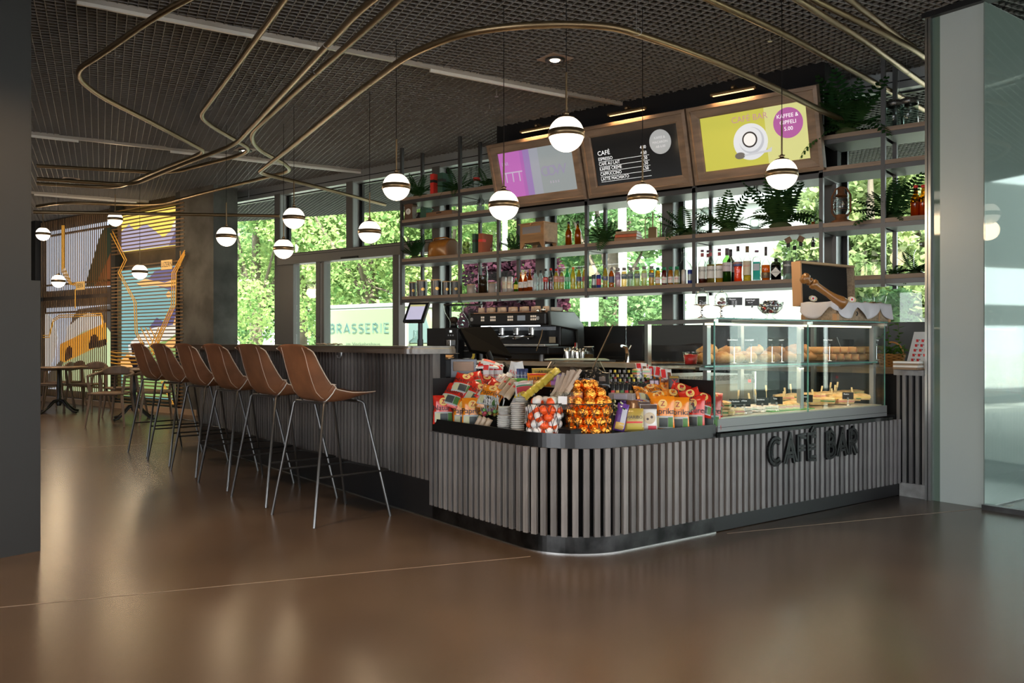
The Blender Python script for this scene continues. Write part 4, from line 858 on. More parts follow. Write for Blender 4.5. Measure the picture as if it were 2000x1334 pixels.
for i, (px, w, top, lab) in enumerate(((920.5,17,555.5,'grey stoneware mug left of the coffee jar'),(961.5,16,552,'grey stoneware mug right of the coffee jar'))):
    p = sh_at(px,1); h = hgt(px, top, 1); r = wid(px, w/2); t = thing('stoneware_cup', lab, 'mug', p, group='grey mugs'); g_ = mat('stoneware', (.38,.34,.31), .35)
    ob('body', MB().lathe([(0,0),(r*.85,0),(r,.01),(r,h*.9),(r*.93,h*.9),(r*.9,.02),(0,.015)], 24), g_, t); ob('lid', MB().cyl(0,0,h*.9,h,r*.95,20), lwood, t); ob('handle', MB().tube([(r*.95,0,h*.7),(r*1.4,0,h*.62),(r*1.4,0,h*.35),(r*.95,0,h*.25)], .005, 6), g_, t)
p = sh_at(943.5,1); h = hgt(943.5,520,1); vessel('coffee_jar', 'tall glass jar half full of coffee beans on the lowest shelf', 'jar', p, h, wid(943,9.5), 'jar', m_wg, lq('coffee',.10,.045,.02), .66)
BT = [ # px, top, half width, kind, label, shell, liquid, fill, cap, label material, text
 (984.5,540.5,4.6,'can','slim pale can with gold print, leftmost of the cans','A'),(995.5,540,5.6,'can','pale can with orange lettering beside the slim gold can','B'),]
can_ = lambda px, top, hw, lab, body, band=None, txt=None, Y=7.5: vessel('drink_can', lab, 'can', sh_at(px,1,Y), hgt(px,top,1,Y), wid(px,hw,Y), 'can', body, lab=band, lz=(.25,.7), txt=txt, cap=None, tcol=mc('can_print',(.75,.2,.05)))
alu = mc('can_silver', (.6,.58,.55), metal=.6, rough=.3)
can_(984.5,540.5,4.6,'slim pale can with gold print, leftmost can on the lowest shelf', alu, mc('can_cream',(.75,.66,.5)), 'ico')
can_(995.5,540,5.8,'pale can with orange lettering, second from the coffee jar', alu, mc('can_cream',(.75,.66,.5)), 'zero')
def bt(px, top, hw, kind, lab, shell, lq_, fill, cap, pl=None, txt=None, tcol=None, lz=(.2,.5), Y=7.5, lv=1, cat='bottle', **k):
    return vessel('drink_bottle' if lv == 1 else 'glass_bottle', lab, cat, sh_at(px,lv,Y), hgt(px,top,lv,Y), wid(px,hw,Y), kind, shell, lq_, fill, cap, lab=pl, txt=txt, tcol=tcol, lz=lz, **k)
rt = mc('print_red', (.7,.03,.03)); wt = mc('print_white', (.9,.9,.9))
bt(1007.6,541,4.3,'beer','small green bottle with red cap on the lowest shelf', m_gg, lq('lime',.35,.65,.08), .7, red, yel)
bt(1017,532,4.6,'beer','short amber beer bottle, left of three with round white labels', m_ag, lq('amber',.85,.48,.05), .8, gold, paper, 'O')
bt(1026.3,530.7,4.6,'beer','amber beer bottle, middle of three with round white labels', m_ag, lq('amber',.85,.48,.05), .8, gold, paper, 'O')
bt(1035,526,5.2,'beer','amber beer bottle with pale label and dark neck, right of three', m_ag, lq('amber',.85,.48,.05), .8, gold, paper, 'O')
bt(1045.6,528,5.2,'pet','clear water bottle beside the three amber beers', m_pet, lq('water',.80,.88,.88), .85, blk, mc('label_grey',(.35,.38,.38)), lz=(.45,.62))
bt(1056,528,5.2,'pet','clear water bottle next to the dark red cola', m_pet, lq('water',.80,.88,.88), .85, blk, mc('label_grey',(.35,.38,.38)), lz=(.45,.62))
bt(1065.8,525,5.2,'coke','dark red cola bottle with black cap', m_pet, lq('cola',.42,.03,.01), .62, blk, red, 'cola', wt, (.40,.60))
bt(1075.8,524,5.2,'coke','dark red cola bottle with red cap', m_pet, lq('cola',.42,.03,.01), .62, red, mc('label_dark',(.05,.04,.04)), 'cola', wt, (.40,.60))
bt(1086.7,525,5.4,'pet','yellow soda bottle with red cap right of the colas', m_pet, lq('whey',.88,.74,.16), .84, red, mc('label_redw',(.6,.25,.15)), 'riva', wt, (.38,.66))
bt(1097.2,526,5.4,'pet','yellow soda bottle with grey cap and pink label', m_pet, lq('whey',.88,.74,.16), .84, gry, mc('label_pink',(.45,.2,.2)), 'riva', wt, (.38,.66))
bt(1108,525,5.2,'pet','green mineral water bottle with green cap', glass('pet_green',(.45,.85,.62)), lq('mint',.40,.78,.55), .84, grn, mc('label_mint',(.25,.5,.35)), None, None, (.4,.6))
bt(1119.5,521.6,5.6,'pet','bright yellow lemonade bottle with orange cap', m_pet, lq('lemon',.92,.72,.10), .9, orange_l, None); 
bt(1131,521,5.4,'pet','pale gold soda bottle with blue label', m_pet, lq('gold',.85,.66,.12), .86, gry, mc('label_blue',(.10,.12,.25)), None, None, (.35,.55))
bt(1141.6,520,4.6,'pet','pale gold soda bottle with red label beside the shelf post', m_pet, lq('gold',.85,.66,.12), .86, gry, mc('label_red2',(.45,.08,.08)), None, None, (.35,.55))
can_(1159.8,537,4.6,'dark can with silver stripe right of the second post', mc('can_dark',(.10,.13,.15),metal=.4,rough=.3), mc('can_steel',(.4,.45,.45),metal=.5))
can_(1169.5,537,4.8,'blue and red energy drink can', mc('can_blue',(.04,.07,.35),metal=.3,rough=.3), mc('can_red',(.6,.04,.05)))
bt(1182.3,517.5,5.4,'pet','gold soda bottle with dark label beside the energy can', m_pet, lq('gold',.85,.66,.12), .86, gry, mc('label_blue',(.10,.12,.25)), '45', yel, (.33,.5))
bt(1194.4,522.5,5.8,'pet','orange ice tea bottle with dark leafy label', m_pet, lq('icetea',.85,.30,.04), .84, gry, mc('label_navy',(.08,.10,.18)), None, None, (.25,.55))
for px, top, nm, l_, pl, c in ((1206.7,523.5,'pink flavoured water bottle with lilac label','pinkw',lilac,(.80,.55,.62)),(1219,522.5,'peach coloured flavoured water bottle with slate label','peachw',tealg,(.88,.70,.38)),(1231.4,522,'pale green flavoured water bottle with slate label','greenw',tealg,(.78,.86,.66)),(1244.4,521.6,'yellow flavoured water bottle with big slate label','yelw',tealg,(.88,.84,.40)),(1258.4,520.5,'pale yellow flavoured water bottle with dark lettering','yelw2',mc('label_sand',(.55,.52,.42)),(.86,.82,.40)),(1272.6,519.5,'deep orange flavoured water bottle with slate label','orgw',tealg,(.90,.55,.08))):
    bt(px, top, 5.8, 'juice', nm, m_pet, lq(l_, *c), .8, gry, pl, 'OCU', wt, (.42,.66))
for px, top, nm, l_, c in ((1284.7,522.3,'orange juice bottle with green cap, first of four juices','oj',(.85,.50,.06)),(1297.2,522,'dark berry juice bottle with green cap','berry',(.40,.05,.04)),(1309.8,521,'bright orange juice bottle with green cap and figure nine','carrot',(.90,.38,.02)),(1322,520.6,'pale yellow juice bottle with green cap','apple',(.80,.66,.22))):
    bt(px, top, 5.5, 'juice', nm, m_pet, lq(l_, *c), .82, grn, paper, 'BAL', rt, (.12,.45))
can_(1336,527,4.8,'silver energy drink can below the big glass jug', alu, mc('can_white',(.6,.6,.62)), None, 7.46); can_(1347.5,527,4.8,'blue energy drink can below the big glass jug', mc('can_blue',(.04,.07,.35),metal=.3,rough=.3), mc('can_steel',(.4,.45,.45),metal=.5), None, 7.46)
bt(1337,492,17.5,'demi','big round clear glass jug behind the drink cans', m_wg, None, 0, None, Y=7.62, cat='jug')
for px, top, nm, l_, c, Y in ((1371.6,488,'syrup bottle with coconut label and dark syrup','syrd',(.22,.05,.03),7.5),(1383,489,'syrup bottle standing behind the coconut syrup','syrb',(.55,.22,.06),7.62),(1388,487,'syrup bottle with leafy label, clear top','syrc',(.70,.55,.18),7.48),(1405,486,'syrup bottle with amber syrup and nut label','syra',(.66,.40,.06),7.5)):
    bt(px, top, 7.8, 'syrup', nm, m_wg, lq(l_, *c), .55 if Y < 7.49 or c[0] > .6 else .2, purp, paper, 'MONIN', None, (.14,.50), Y=Y, neck=mc('neck_red',(.45,.08,.10)))
bt(1420,485,8.6,'wine','green wine bottle with pale pink label', m_gg, lq('wine',.10,.20,.05), .5, mc('foil_grey',(.12,.10,.11)), mc('label_blush',(.66,.56,.57)), 'Primus', None, (.32,.58), caph=.2)
bt(1427,487,7.5,'wine','dark wine bottle half hidden behind the pink labelled one', m_dg, lq('winedark',.03,.03,.02), .5, mc('foil_grey',(.12,.10,.11)), mc('label_blush',(.66,.56,.57)), None, None, (.32,.58), Y=7.62, caph=.2)
bt(1441.4,481,9,'aperol','bright orange aperitif bottle with blue label', m_wg, lq('aperol',.90,.13,.02), .50, mc('foil_brown',(.08,.06,.06)), mc('label_blue3',(.06,.09,.25)), 'APEROL', mc('print_orange',(.9,.35,.05)), (.44,.56), caph=.14, tsz=.55)
bt(1459.5,481,8.2,'spirit','clear aperitif bottle with red lettering on cream label', m_wg, lq('lillet',.80,.60,.12), .18, mc('foil_bronze',(.16,.09,.04)), mc('label_cream',(.66,.58,.42)), 'LILLET', rt, (.18,.58), caph=.17)
bt(1478,489,8.2,'square','square turquoise gin bottle', m_wg, lq('gin_blue',.05,.55,.52), .62, purp, mc('label_slate2',(.45,.48,.52)), None, None, (.34,.56), sq=True)
bt(1495.8,482,8.8,'cognac','orange cognac bottle with long dark neck', m_wg, lq('cognac',.85,.28,.03), .46, mc('foil_brown',(.08,.06,.06)), mc('label_bronze',(.14,.09,.05)), 'VS', gold, (.08,.24), caph=.26)
bt(1515.6,505,10,'flask','squat dark gin flask with white diamond label', m_dg, lq('dark',.04,.035,.03), .7, blk, None)
o_ = [o for o in COL.objects if o.get('label') == 'squat dark gin flask with white diamond label'][0]; r_ = wid(1515.6,10)
ob('diamond_label', MB().prismy([(-r_*.95,.0),(0,-r_*.95),(r_*.95,0),(0,r_*.95)], -r_*1.03, -r_*1.01), paper, o_, (0,0,r_*1.5)); text("HENDRICK'S", r_*.28, mat('print_black',(.03,.03,.03),.6), o_, (0,-r_*1.04,r_*1.5))
for i, (px, top, Y) in enumerate(((1539.6,474,7.48),(1564,472,7.5),(1588,474,7.52),(1552,480,7.66))):
    o = bt(px, top, 10, 'vodka', ('clear vodka bottle with wooden pourer, left one','clear vodka bottle with wooden pourer behind the open case','clear vodka bottle with steel stopper by the post','clear bottle hidden between the two vodka bottles')[i], m_wg, lq('water',.80,.88,.88), .4, blk, mc('label_smoke',(.07,.08,.08)), 'ABSOLUT', wt, (.16,.50), Y=Y, caph=.12)
    h = hgt(px, top, 1, Y)
    if i < 2: ob('wooden_pourer', MB().cb(0,0,0,.05,.035,.05), mat('pourer_wood', (.20,.11,.06), .6), o, (0,0,h+.022), (0,.5*(1 if i else -1),.3), bev=.004)
    elif i == 2: ob('stopper', MB().lathe([(0,0),(.013,0),(.016,.02),(.008,.03),(.004,.05),(0,.055)], 10), m_steel, o, (0,0,h))
bt(1681,505,10,'square','square clear bottle, left of two in the right bay', m_wg, None, 0, None, sq=True); bt(1697,504,9,'square','square clear bottle, right of two in the right bay', m_wg, None, 0, None, sq=True, Y=7.55)
bt(1717,508,13,'carafe','round clear carafe beside the square bottles', m_wg, None, 0, None, cat='carafe', Y=7.55)
bt(1778,488,24,'decant','wide based wine decanter before a fern at the right end', m_wg, None, 0, None, cat='decanter')
fern('fern behind the wide wine decanter at the right end', sh_at(1790,1,7.62), .27, 14, 3); fern('small fern left of the wide decanter, lowest shelf', sh_at(1747,1,7.55), .16, 10, 4, up=.2)
# ---- second shelf
fern('fern at the left end of the second shelf before the leather bag', sh_at(811,2), .30, 16, 5, up=.7)
def box_(name, label, cat, px, lv, w, d, h, m, Y=7.5, rz=0, z=0, bev=.004, group=None):
    p = sh_at(px, lv, Y); p.z += z; t = thing(name, label, cat, p, rz, group); ob('body', MB().box(-w/2,w/2,-d/2,d/2,0,h), m, t, bev=bev); return t
# leather bag
p = sh_at(866,2,7.55); W_ = wid(866,60)*.92; H_ = hgt(866,465,2); t = thing('leather_bag', 'tan doctor style leather bag on the second shelf', 'bag', p, -.1)
m_bag = mat('bag_leather', (.42,.17,.03), .28, noise=.35, nscale=6, spec=.7)
ob('body', MB().grid(lambda u, v: ((u-.5)*W_*(1-.06*sin(pi*v)), (-.10 if v < 1 else 0)*(1-.75*v**7)-.03*sin(pi*u)*sin(pi*v), H_*(v*.92+.05*sin(pi*u)*v)), 14, 10), m_bag, t, solid=.01)
ob('body_back', MB().grid(lambda u, v: ((u-.5)*W_*(1-.06*sin(pi*v)), .10*(1-.75*v**7), H_*(v*.92+.05*sin(pi*u)*v)), 14, 10), m_bag, t, solid=.01)
for s in (-1,1): ob('gusset', MB().grid(lambda u, v: (s*W_/2*(1-.06*sin(pi*v)), (u-.5)*.20*(1-.75*v**7), H_*v*.92), 6, 8), mat('bag_leather_dark', (.22,.10,.04), .4), t, solid=.008)
ob('handle', MB().tube(smooth_path([(-.14,-.03,H_*.93),(-.10,-.06,H_*1.02),(.10,-.06,H_*1.02),(.14,-.03,H_*.93)], .04), .009, 8), m_bag, t); ob('clasp', MB().box(-.16,.16,-.035,-.02,H_*.93,H_*.965), mat('bag_leather_dark', (.22,.10,.04), .4), t)
t = vessel('glass_jar', 'dull grey glass jar behind the leather bag', 'jar', sh_at(911,2,7.62), .17, .05, 'jar', glass('smoky',(.45,.42,.36)), None)
bt(926.5,459,8,'syrup','clear medicine bottle left of the green book', m_wg, None, 0, None, lv=2)
def book(label, px, lv, top, w, d, m, tilt=0, Y=7.5, lay=None, z=0, band_=None):
    p = sh_at(px, lv, Y); h = hgt(px, top, lv, Y) if top else .2; t = thing('book', label, 'book', (p.x, p.y, p.z+z), -.0, 'old books on the shelves')
    if lay: w_, d_, h_ = lay; ob('cover', MB().box(-w_/2,w_/2,-d_/2,d_/2,0,.004).box(-w_/2,w_/2,-d_/2,d_/2,h_-.004,h_).box(-w_/2,w_/2,-d_/2,-d_/2+.004,0,h_), m, t); ob('pages', MB().box(-w_/2+.004,w_/2-.004,-d_/2+.004,d_/2-.004,.004,h_-.004), paper, t); t.rotation_euler = (0,0,.1+z*2); return t
    ob('cover', MB().box(-w/2,-w/2+.003,-.09,.09,0,h).box(w/2-.003,w/2,-.09,.09,0,h).box(-w/2,w/2,-.093,-.088,0,h), m, t, rot=(0,tilt,0)); ob('pages', MB().box(-w/2+.003,w/2-.003,-.088,.085,.004,h-.006), paper, t, rot=(0,tilt,0))
    if band_: ob('spine_band', MB().box(-w/2-.0005,w/2+.0005,-.094,-.03,h*.56,h*.70), band_, t, rot=(0,tilt,0))
    return t
g_bk = mat('green_cloth', (.03,.09,.06), .7); r_bk = mat('rust_cloth', (.36,.09,.04), .7)
book('green cloth book standing on the second shelf', 935.5,2,458,.045,.18,g_bk, band_=blk); book('rust red book standing beside the green one on the second shelf', 948,2,457.5,.06,.18,r_bk, .03, band_=red)
bt(964,450,6,'carafe','clear narrow carafe beside the rust red book', m_wg, None, 0, None, lv=2, cat='carafe')
fern('fern between the red book and the wooden box', sh_at(1003,2), .24, 14, 6, up=.45)
# wooden box on feet
p = sh_at(1052,2,7.52); t = thing('wooden_box', 'wooden letter box on feet with grey window panel, second shelf', 'box', p, -.12); m_wb = mat('pine_box', (.42,.23,.10), .5, noise=.35, nscale=5, nstretch=(.4,3,3)); Wb, Hb = .355, .275
ob('case', MB().box(-Wb/2,Wb/2,-.11,.11,.06,Hb-.012), m_wb, t); ob('lid', MB().box(-Wb/2-.015,Wb/2+.015,-.13,.12,Hb-.012,Hb), m_wb, t, bev=.003)
for sx in (-1,1):
    for sy in (-1,1): ob('foot', MB().prismy([(sx*Wb/2,0),(sx*Wb/2,.07),(sx*(Wb/2-.07),.07),(sx*(Wb/2-.055),.045),(sx*(Wb/2-.025),0)], sy*.10-.01, sy*.10+.01), m_wb, t)
ob('glass_window', MB().box(-Wb/2+.04,Wb/2-.04,-.114,-.11,.16,.235), mat('dull_pane', (.25,.24,.25), .3), t); f = MB()
for b in ((-Wb/2+.02,-Wb/2+.04,.15,.245),(Wb/2-.04,Wb/2-.02,.15,.245),(-Wb/2+.02,Wb/2-.02,.235,.25),(-Wb/2+.02,Wb/2-.02,.145,.16)): f.box(b[0],b[1],-.118,-.11,b[2],b[3])
ob('window_frame', f, m_wb, t); ob('knob', MB().ball((0,-.125,.255), .012, 10, 8), m_wb, t)
for px, top, lb in ((1110.7,433,'amber glass bottle, left of two by the wooden box'),(1128.8,431.6,'amber glass bottle, right of two by the wooden box')): bt(px, top, 6.4, 'swing', lb, m_ag, lq('oil',.75,.50,.06), .66, blk, lv=2)
fern('fern left of the stacked old books', sh_at(1181,2), .31, 17, 7, up=.6)
for k, c in enumerate(((.30,.16,.08),(.55,.12,.04),(.32,.22,.12))): book(('lowest','middle orange red','topmost')[k]+' book of the lying stack on the second shelf', 1228,2,None,0,0,mat('old_cover%d'%k, c, .6, noise=.3), lay=(.24-.01*k,.17,.031), z=.031*k)
p = sh_at(1275,2); t = thing('brass_stand', 'small brass stand with two hooked rods and tag', 'ornament', p)
for sx, hh in ((-.085,.22),(.085,.22)): ob('hooked_rod', MB().tube(smooth_path([(sx,0,0),(sx,0,hh*.9),(sx*.7,0,hh),(sx*.35,0,hh*.95)], .03), .005, 6), m_brass, t)
ob('middle_rod', MB().tube([(0,0,.12),(0,0,.27)], .006, 6), m_brass, t); ob('tag', MB().prismy(rrect(-.045,.045,0,.12,.02,4), -.01, .01), m_brass, t)
vessel('glass_cup', 'small cut glass beside the brass stand', 'glass', sh_at(1294,2), .10, .03, 'jar', m_wg); vessel('decanter', 'cut glass decanter with long neck on the second shelf', 'decanter', sh_at(1311,2), hgt(1311,410,2), wid(1311,14), 'carafe', m_wg)
fern('dark fern across the third shelf post, second shelf', sh_at(1344,2,7.55), .36, 16, 8, up=.45)
vessel('glass_dome', 'tall glass dome on the second shelf', 'dome', sh_at(1379,2), hgt(1379,403,2), wid(1379,14), 'dome', m_wg)
fern('dark fern right of the glass dome', sh_at(1420,2), .38, 16, 9, up=.6); bt(1474,415,9,'syrup','clear stoppered bottle between two dark ferns', m_wg, lq('water',.8,.88,.88), .2, gry, lv=2)
fern('biggest dark fern in the middle of the second shelf', sh_at(1524,2,7.55), .52, 22, 10, up=.75)
bt(1596.5,388,8,'carafe','tall clear carafe right of the biggest fern', m_wg, None, 0, None, lv=2, Y=7.6, cat='carafe'); vessel('glass_cup', 'shot glass with orange drink beside the tall carafe', 'glass', sh_at(1588,2,7.47), .075, .016, 'jar', m_wg, lq('orange',.8,.3,.03), .4)
# lantern
p = sh_at(1643,2,7.52); Hl = hgt(1643,360,2); t = thing('rusty_lantern', 'rusty storm lantern with wire cage on the second shelf', 'lantern', p); m_ru = mat('rust', (.22,.085,.03), .8, noise=.5, nscale=12)
ob('base', MB().lathe([(0,0),(.085,0),(.085,.02),(.05,.035),(.045,.06),(.052,.075),(0,.075)], 20), m_ru, t); ob('chimney', MB().lathe([(.04,.075),(.062,.12),(.062,.17),(.045,.235)], 20), m_wg, t); ob('hood', MB().lathe([(.055,.235),(.03,.26),(.03,.30),(.018,Hl*.95),(0,Hl*.97)], 16), m_ru, t)
for s in (-1,1): ob('side_tube', MB().tube([(s*.05,0,.06),(s*.078,0,.10),(s*.078,0,.24),(s*.045,0,.30),(s*.02,0,.31)], .008, 8), m_ru, t)
for z in (.12,.15,.18,.21): ob('cage_ring', MB().tube([(.068*cos(a),.068*sin(a),z) for a in [2*pi*i/16 for i in range(16)]], .0018, 4, closed=True), m_ru, t)
bt(1695,393,10,'square','square clear bottle with dark stopper beside the lantern', m_wg, None, 0, blk, lv=2, sq=True); fern('fern across the post between lantern bay and amber bottles', sh_at(1740,2,7.58), .40, 20, 11, up=.6)
for px, top, lb in ((1788.6,362,'amber swing top bottle with red cap, second from the pillar'),(1803.5,361,'amber swing top bottle with red cap, next to the pillar')): bt(px, top, 9.5, 'swing', lb, m_ag, lq('cider',.85,.38,.03), .45, red, lv=2)
# ---- third shelf, left end
p = sh_at(802,3); t = thing('mantel_clock', 'small dark wooden clock with white dial, left upper shelf', 'clock', p, .2); m_dw = mat('dark_wood', (.11,.055,.03), .5)
ob('case', MB().prismy([(-.075,0),(.075,0),(.06,.02),(.055,.17),(.075,.18),(.03,.225),(-.03,.225),(-.075,.18),(-.055,.17),(-.06,.02)], -.05, .05), m_dw, t)
ob('dial', MB().prismy(disc(0,.105,.036), -.054, -.05), paper, t); ob('hand', MB().box(-.002,.002,-.056,-.054,.105,.13).box(-.016,0,-.056,-.054,.103,.107), blk, t); ob('dial_ring', MB().tube([(.04*cos(a),-.052,.105+.04*sin(a)) for a in [2*pi*i/20 for i in range(20)]], .004, 6, closed=True), m_brass, t)
t = box_('old_camera', 'small black metal camera beside the clock', 'camera', 820,3,.07,.06,.085, m_blk); ob('lens', MB().add([(v[0],-v[2]-.03,v[1]+.05) for v in MB().cyl(0,0,0,.03,.022,14).v], MB().cyl(0,0,0,.03,.022,14).f), m_steel, t)
t = box_('green_tin', 'dark green tin box with tilted lid', 'box', 832,3,.10,.10,.12, g_bk); ob('lid', MB().box(-.055,.055,-.055,.055,.12,.135), g_bk, t, rot=(0,.2,0)); t = box_('wooden_tray', 'flat brown wooden tray on the left upper shelf', 'tray', 866,3,.42,.16,.055, mat('tray_wood',(.20,.10,.05),.5)); ob('handle_slot', MB().box(-.04,.04,-.082,-.079,.03,.042), m_blk, t)
bt(938.6,377,8,'syrup','clear stoppered bottle alone on the upper left shelf', m_wg, lq('water',.8,.88,.88), .3, gry, lv=3)
# ---- fourth shelf
fern('fern at the left end of the top shelf', sh_at(816,4), .30, 16, 12, up=.75); book('bright red book on the top shelf', 854,4,342,.055,.18, mat('red_cloth',(.65,.03,.02),.6), band_=blk); book('dark green book on the top shelf', 870,4,340,.08,.18, g_bk, band_=blk)
fern('fern on the top shelf right of the green book', sh_at(893,4), .26, 14, 13, up=.5); bt(919.6,326,7,'carafe','clear spouted carafe on the top shelf', m_wg, None, 0, None, lv=4, Y=7.6, cat='carafe'); bt(931,322,7,'cognac','cut glass bottle with red band on the top shelf', m_wg, lq('water',.8,.88,.88), .3, None, red, lz=(.38,.46), lv=4)
fern('fern on the top shelf against the magenta screen', sh_at(952,4), .26, 13, 14, up=.4)
fern('big fresh fern hanging over the right end of the top shelf', sh_at(1655,4,7.5), .50, 24, 15, up=.85)
for px, lb in ((1748,'ribbed glass storage jar, left of two on the top shelf'),(1776,'ribbed glass storage jar, right of two on the top shelf')):
    t = vessel('storage_jar', lb, 'jar', sh_at(px,4,7.55), .23, .068, 'jar', glass('jar_glass',(.62,.70,.68)), None); ob('perforated_lid', MB().lathe([(0,.235),(.07,.235),(.07,.19),(.066,.19)], 20), mat('dull_silver', (.3,.3,.3), .4, metal=.8, noise=.8, nscale=120), t)
# ================================================================ back counter equipment
def onbc(px, Y=7.1): d = ray(px); return Vector((d[0]*Y/d[1], Y, .948))
m_mach = mat('machine_black', (.009,.009,.010), .35, spec=.35); m_chrome = mat('chrome', (.75,.74,.72), .12, metal=1)
a = onbc(921,7.02); b = onbc(1071,7.02); Wm = b.x-a.x
em = thing('espresso_machine', 'large black three group espresso machine on the back counter', 'coffee machine', ((a.x+b.x)/2, 7.02, .948)); w = Wm/2; Hm = onY(1000,607,7.02).z-.948
ob('base', MB().box(-w,w,.0,.58,.07,.15), m_mach, em, bev=.01); ob('drip_tray', MB().box(-w+.01,w,-.06,.18,.15,.175), m_steel, em, bev=.004)
for x in (-w+.1, w-.12):
    for y in (.05,.5): ob('foot', MB().cyl(x,y,0,.075,.03,14), m_dsteel, em)
ob('back_body', MB().box(-w,w,.22,.58,.15,Hm*.9), m_mach, em, bev=.015); ob('head', MB().box(-w-.0,w,-.04,.5,Hm*.70,Hm*.96), m_mach, em, bev=.02)
for s in (-1,1): ob('side_wing', MB().add([(s*(w+.0)+(0 if k < 7 else s*.035), y, z) for k in range(14) for (y, z) in [[(-.02,Hm*.98),(.42,Hm*.98),(.60,Hm*.72),(.62,.12),(.52,.10),(.48,Hm*.62),(.0,Hm*.70)][k % 7]]], [tuple(range(7)), tuple(range(7,14))[::-1]]+[(i,i+7,(i+1)%7+7,(i+1)%7) for i in range(7)]), mat('machine_side', (.05,.058,.056), .25, spec=.7), em, bev=.008)
ob('cup_rail', MB().box(-w+.03,w-.03,.0,.5,Hm*.96,Hm*.975), mat('copper_rail', (.45,.25,.14), .4, metal=.6), em)
cup = MB().lathe([(.016,0),(.034,.0),(.037,.05),(.034,.05),(.02,.01)], 14).mesh('cup')
for i in range(12): ob('stacked_cup', cup, mat('cup_cream', (.62,.47,.34), .4), em, (-w+.1+i*(2*w-.2)/11, .05+.05*(i%2), Hm*.985+.05), (pi,0,0))
ob('light_strip', MB().box(-w+.15,w-.1,-.02,.0,Hm*.685,Hm*.70), mat('cold_strip', (1,1,1), .4, emit=2, ecol=(.85,.92,1)), em)
ob('splash_plate', MB().box(-w+.05,w-.05,.205,.215,.32,Hm*.68), mat('ribbed_chrome', (.30,.31,.32), .3, metal=1, bump=.5, bscale=60), em)
gl = MB()
for gx in (-.16,.04,.24):
    ob('brew_group', MB().cyl(gx,.08,Hm*.52,Hm*.66,.034,16), m_chrome, em); ob('portafilter', MB().tube([(gx,.08,Hm*.50),(gx-.02,-.06,Hm*.48),(gx-.05,-.14,Hm*.455)], .012, 8, rr=[.03,.011,.016]), m_chrome, em)
    ob('spout', MB().tube([(gx,.06,Hm*.49),(gx-.02,.05,Hm*.44)], .008, 6), m_chrome, em)
ob('steam_wand', MB().tube([(w-.06,-.02,Hm*.62),(w-.05,-.05,Hm*.5),(w-.10,-.07,Hm*.2)], .005, 6), m_brass, em); ob('tap_knob', MB().ball((w-.1,-.04,Hm*.98),.02,10,8), m_chrome, em); ob('tap_knob', MB().ball((w-.05,-.02,Hm*1.0),.024,10,8), m_chrome, em)
ob('maker_plate', MB().box(w-.13,w-.05,.195,.2,Hm*.36,Hm*.48), mat('plate_brass', (.30,.25,.17), .5), em)
for k, gx in enumerate((-w+.17,-w+.30,.02,.32)):
    for r_ in (0,1):
        for c_ in range(3 if k else 2): ob('button', MB().box(gx+c_*.026,gx+c_*.026+.018,-.044,-.04,Hm*.80+r_*.03,Hm*.80+r_*.03+.02), mat('button_cream', (.55,.47,.38), .5, emit=.25), em)
ob('small_display', MB().box(.15,.25,-.044,-.04,Hm*.80,Hm*.90), mat('small_display', (.16,.18,.20), .2, emit=.3), em)
for gx in (-w+.04, w-.1): ob('gauge', MB().prismy(disc(gx,Hm*.84,.02,16), -.045,-.04), m_steel, em)
for i in range(5): ob('saucer', MB().lathe([(0,0),(.06,.008),(.065,.012),(0,.004)], 20), m_white, em, (w-.11,.3,Hm*.985+.008*i))
# grinders
def grinder(px, Y, lab, sc=1):
    p = onbc(px, Y); t = thing('coffee_grinder', lab, 'coffee grinder', p, .15, 'coffee grinders')
    ob('body', MB().box(-.085,.085,-.05,.18,.0,.355), m_mach, t, bev=.012); ob('front_panel', MB().box(-.075,.075,-.062,-.05,.16,.35), mat('panel_black', (.02,.02,.02), .15), t)
    ob('chute', MB().box(-.03,.03,-.11,-.06,.15,.22), m_chrome, t, bev=.005); ob('fork', MB().box(-.035,.035,-.12,-.06,.09,.105), m_chrome, t); ob('tray', MB().cyl(0,-.10,.0,.02,.05,18), m_steel, t)
    for k in range(3): ob('button', MB().prismy(disc(-.03+.03*k,.27,.008,10), -.066,-.062), m_steel, t)
    ob('display', MB().box(-.015,.015,-.065,-.062,.30,.325), mat('small_display2', (.6,.65,.65), .2, emit=.6), t)
    ob('collar', MB().lathe([(0,.355),(.04,.355),(.035,.42),(0,.42)], 18), m_mach, t)
    ob('hopper', MB().lathe([(.036,.41),(.05,.44),(.10,.52),(.115,.60)], 28), m_wg, t); ob('beans', MB().lathe([(0,.415),(.034,.415),(.05,.445),(.03,.47),(0,.475)], 16), mat('coffee_beans', (.06,.03,.02), .5, bump=.8, bscale=80), t); ob('hopper_lid', MB().lathe([(0,.61),(.118,.61),(.118,.598),(0,.598)], 28), m_mach, t)
    return t
grinder(886.5,6.98,'coffee grinder with conical glass hopper nearest the payment terminal'); grinder(922,7.12,'coffee grinder half hidden beside the espresso machine')
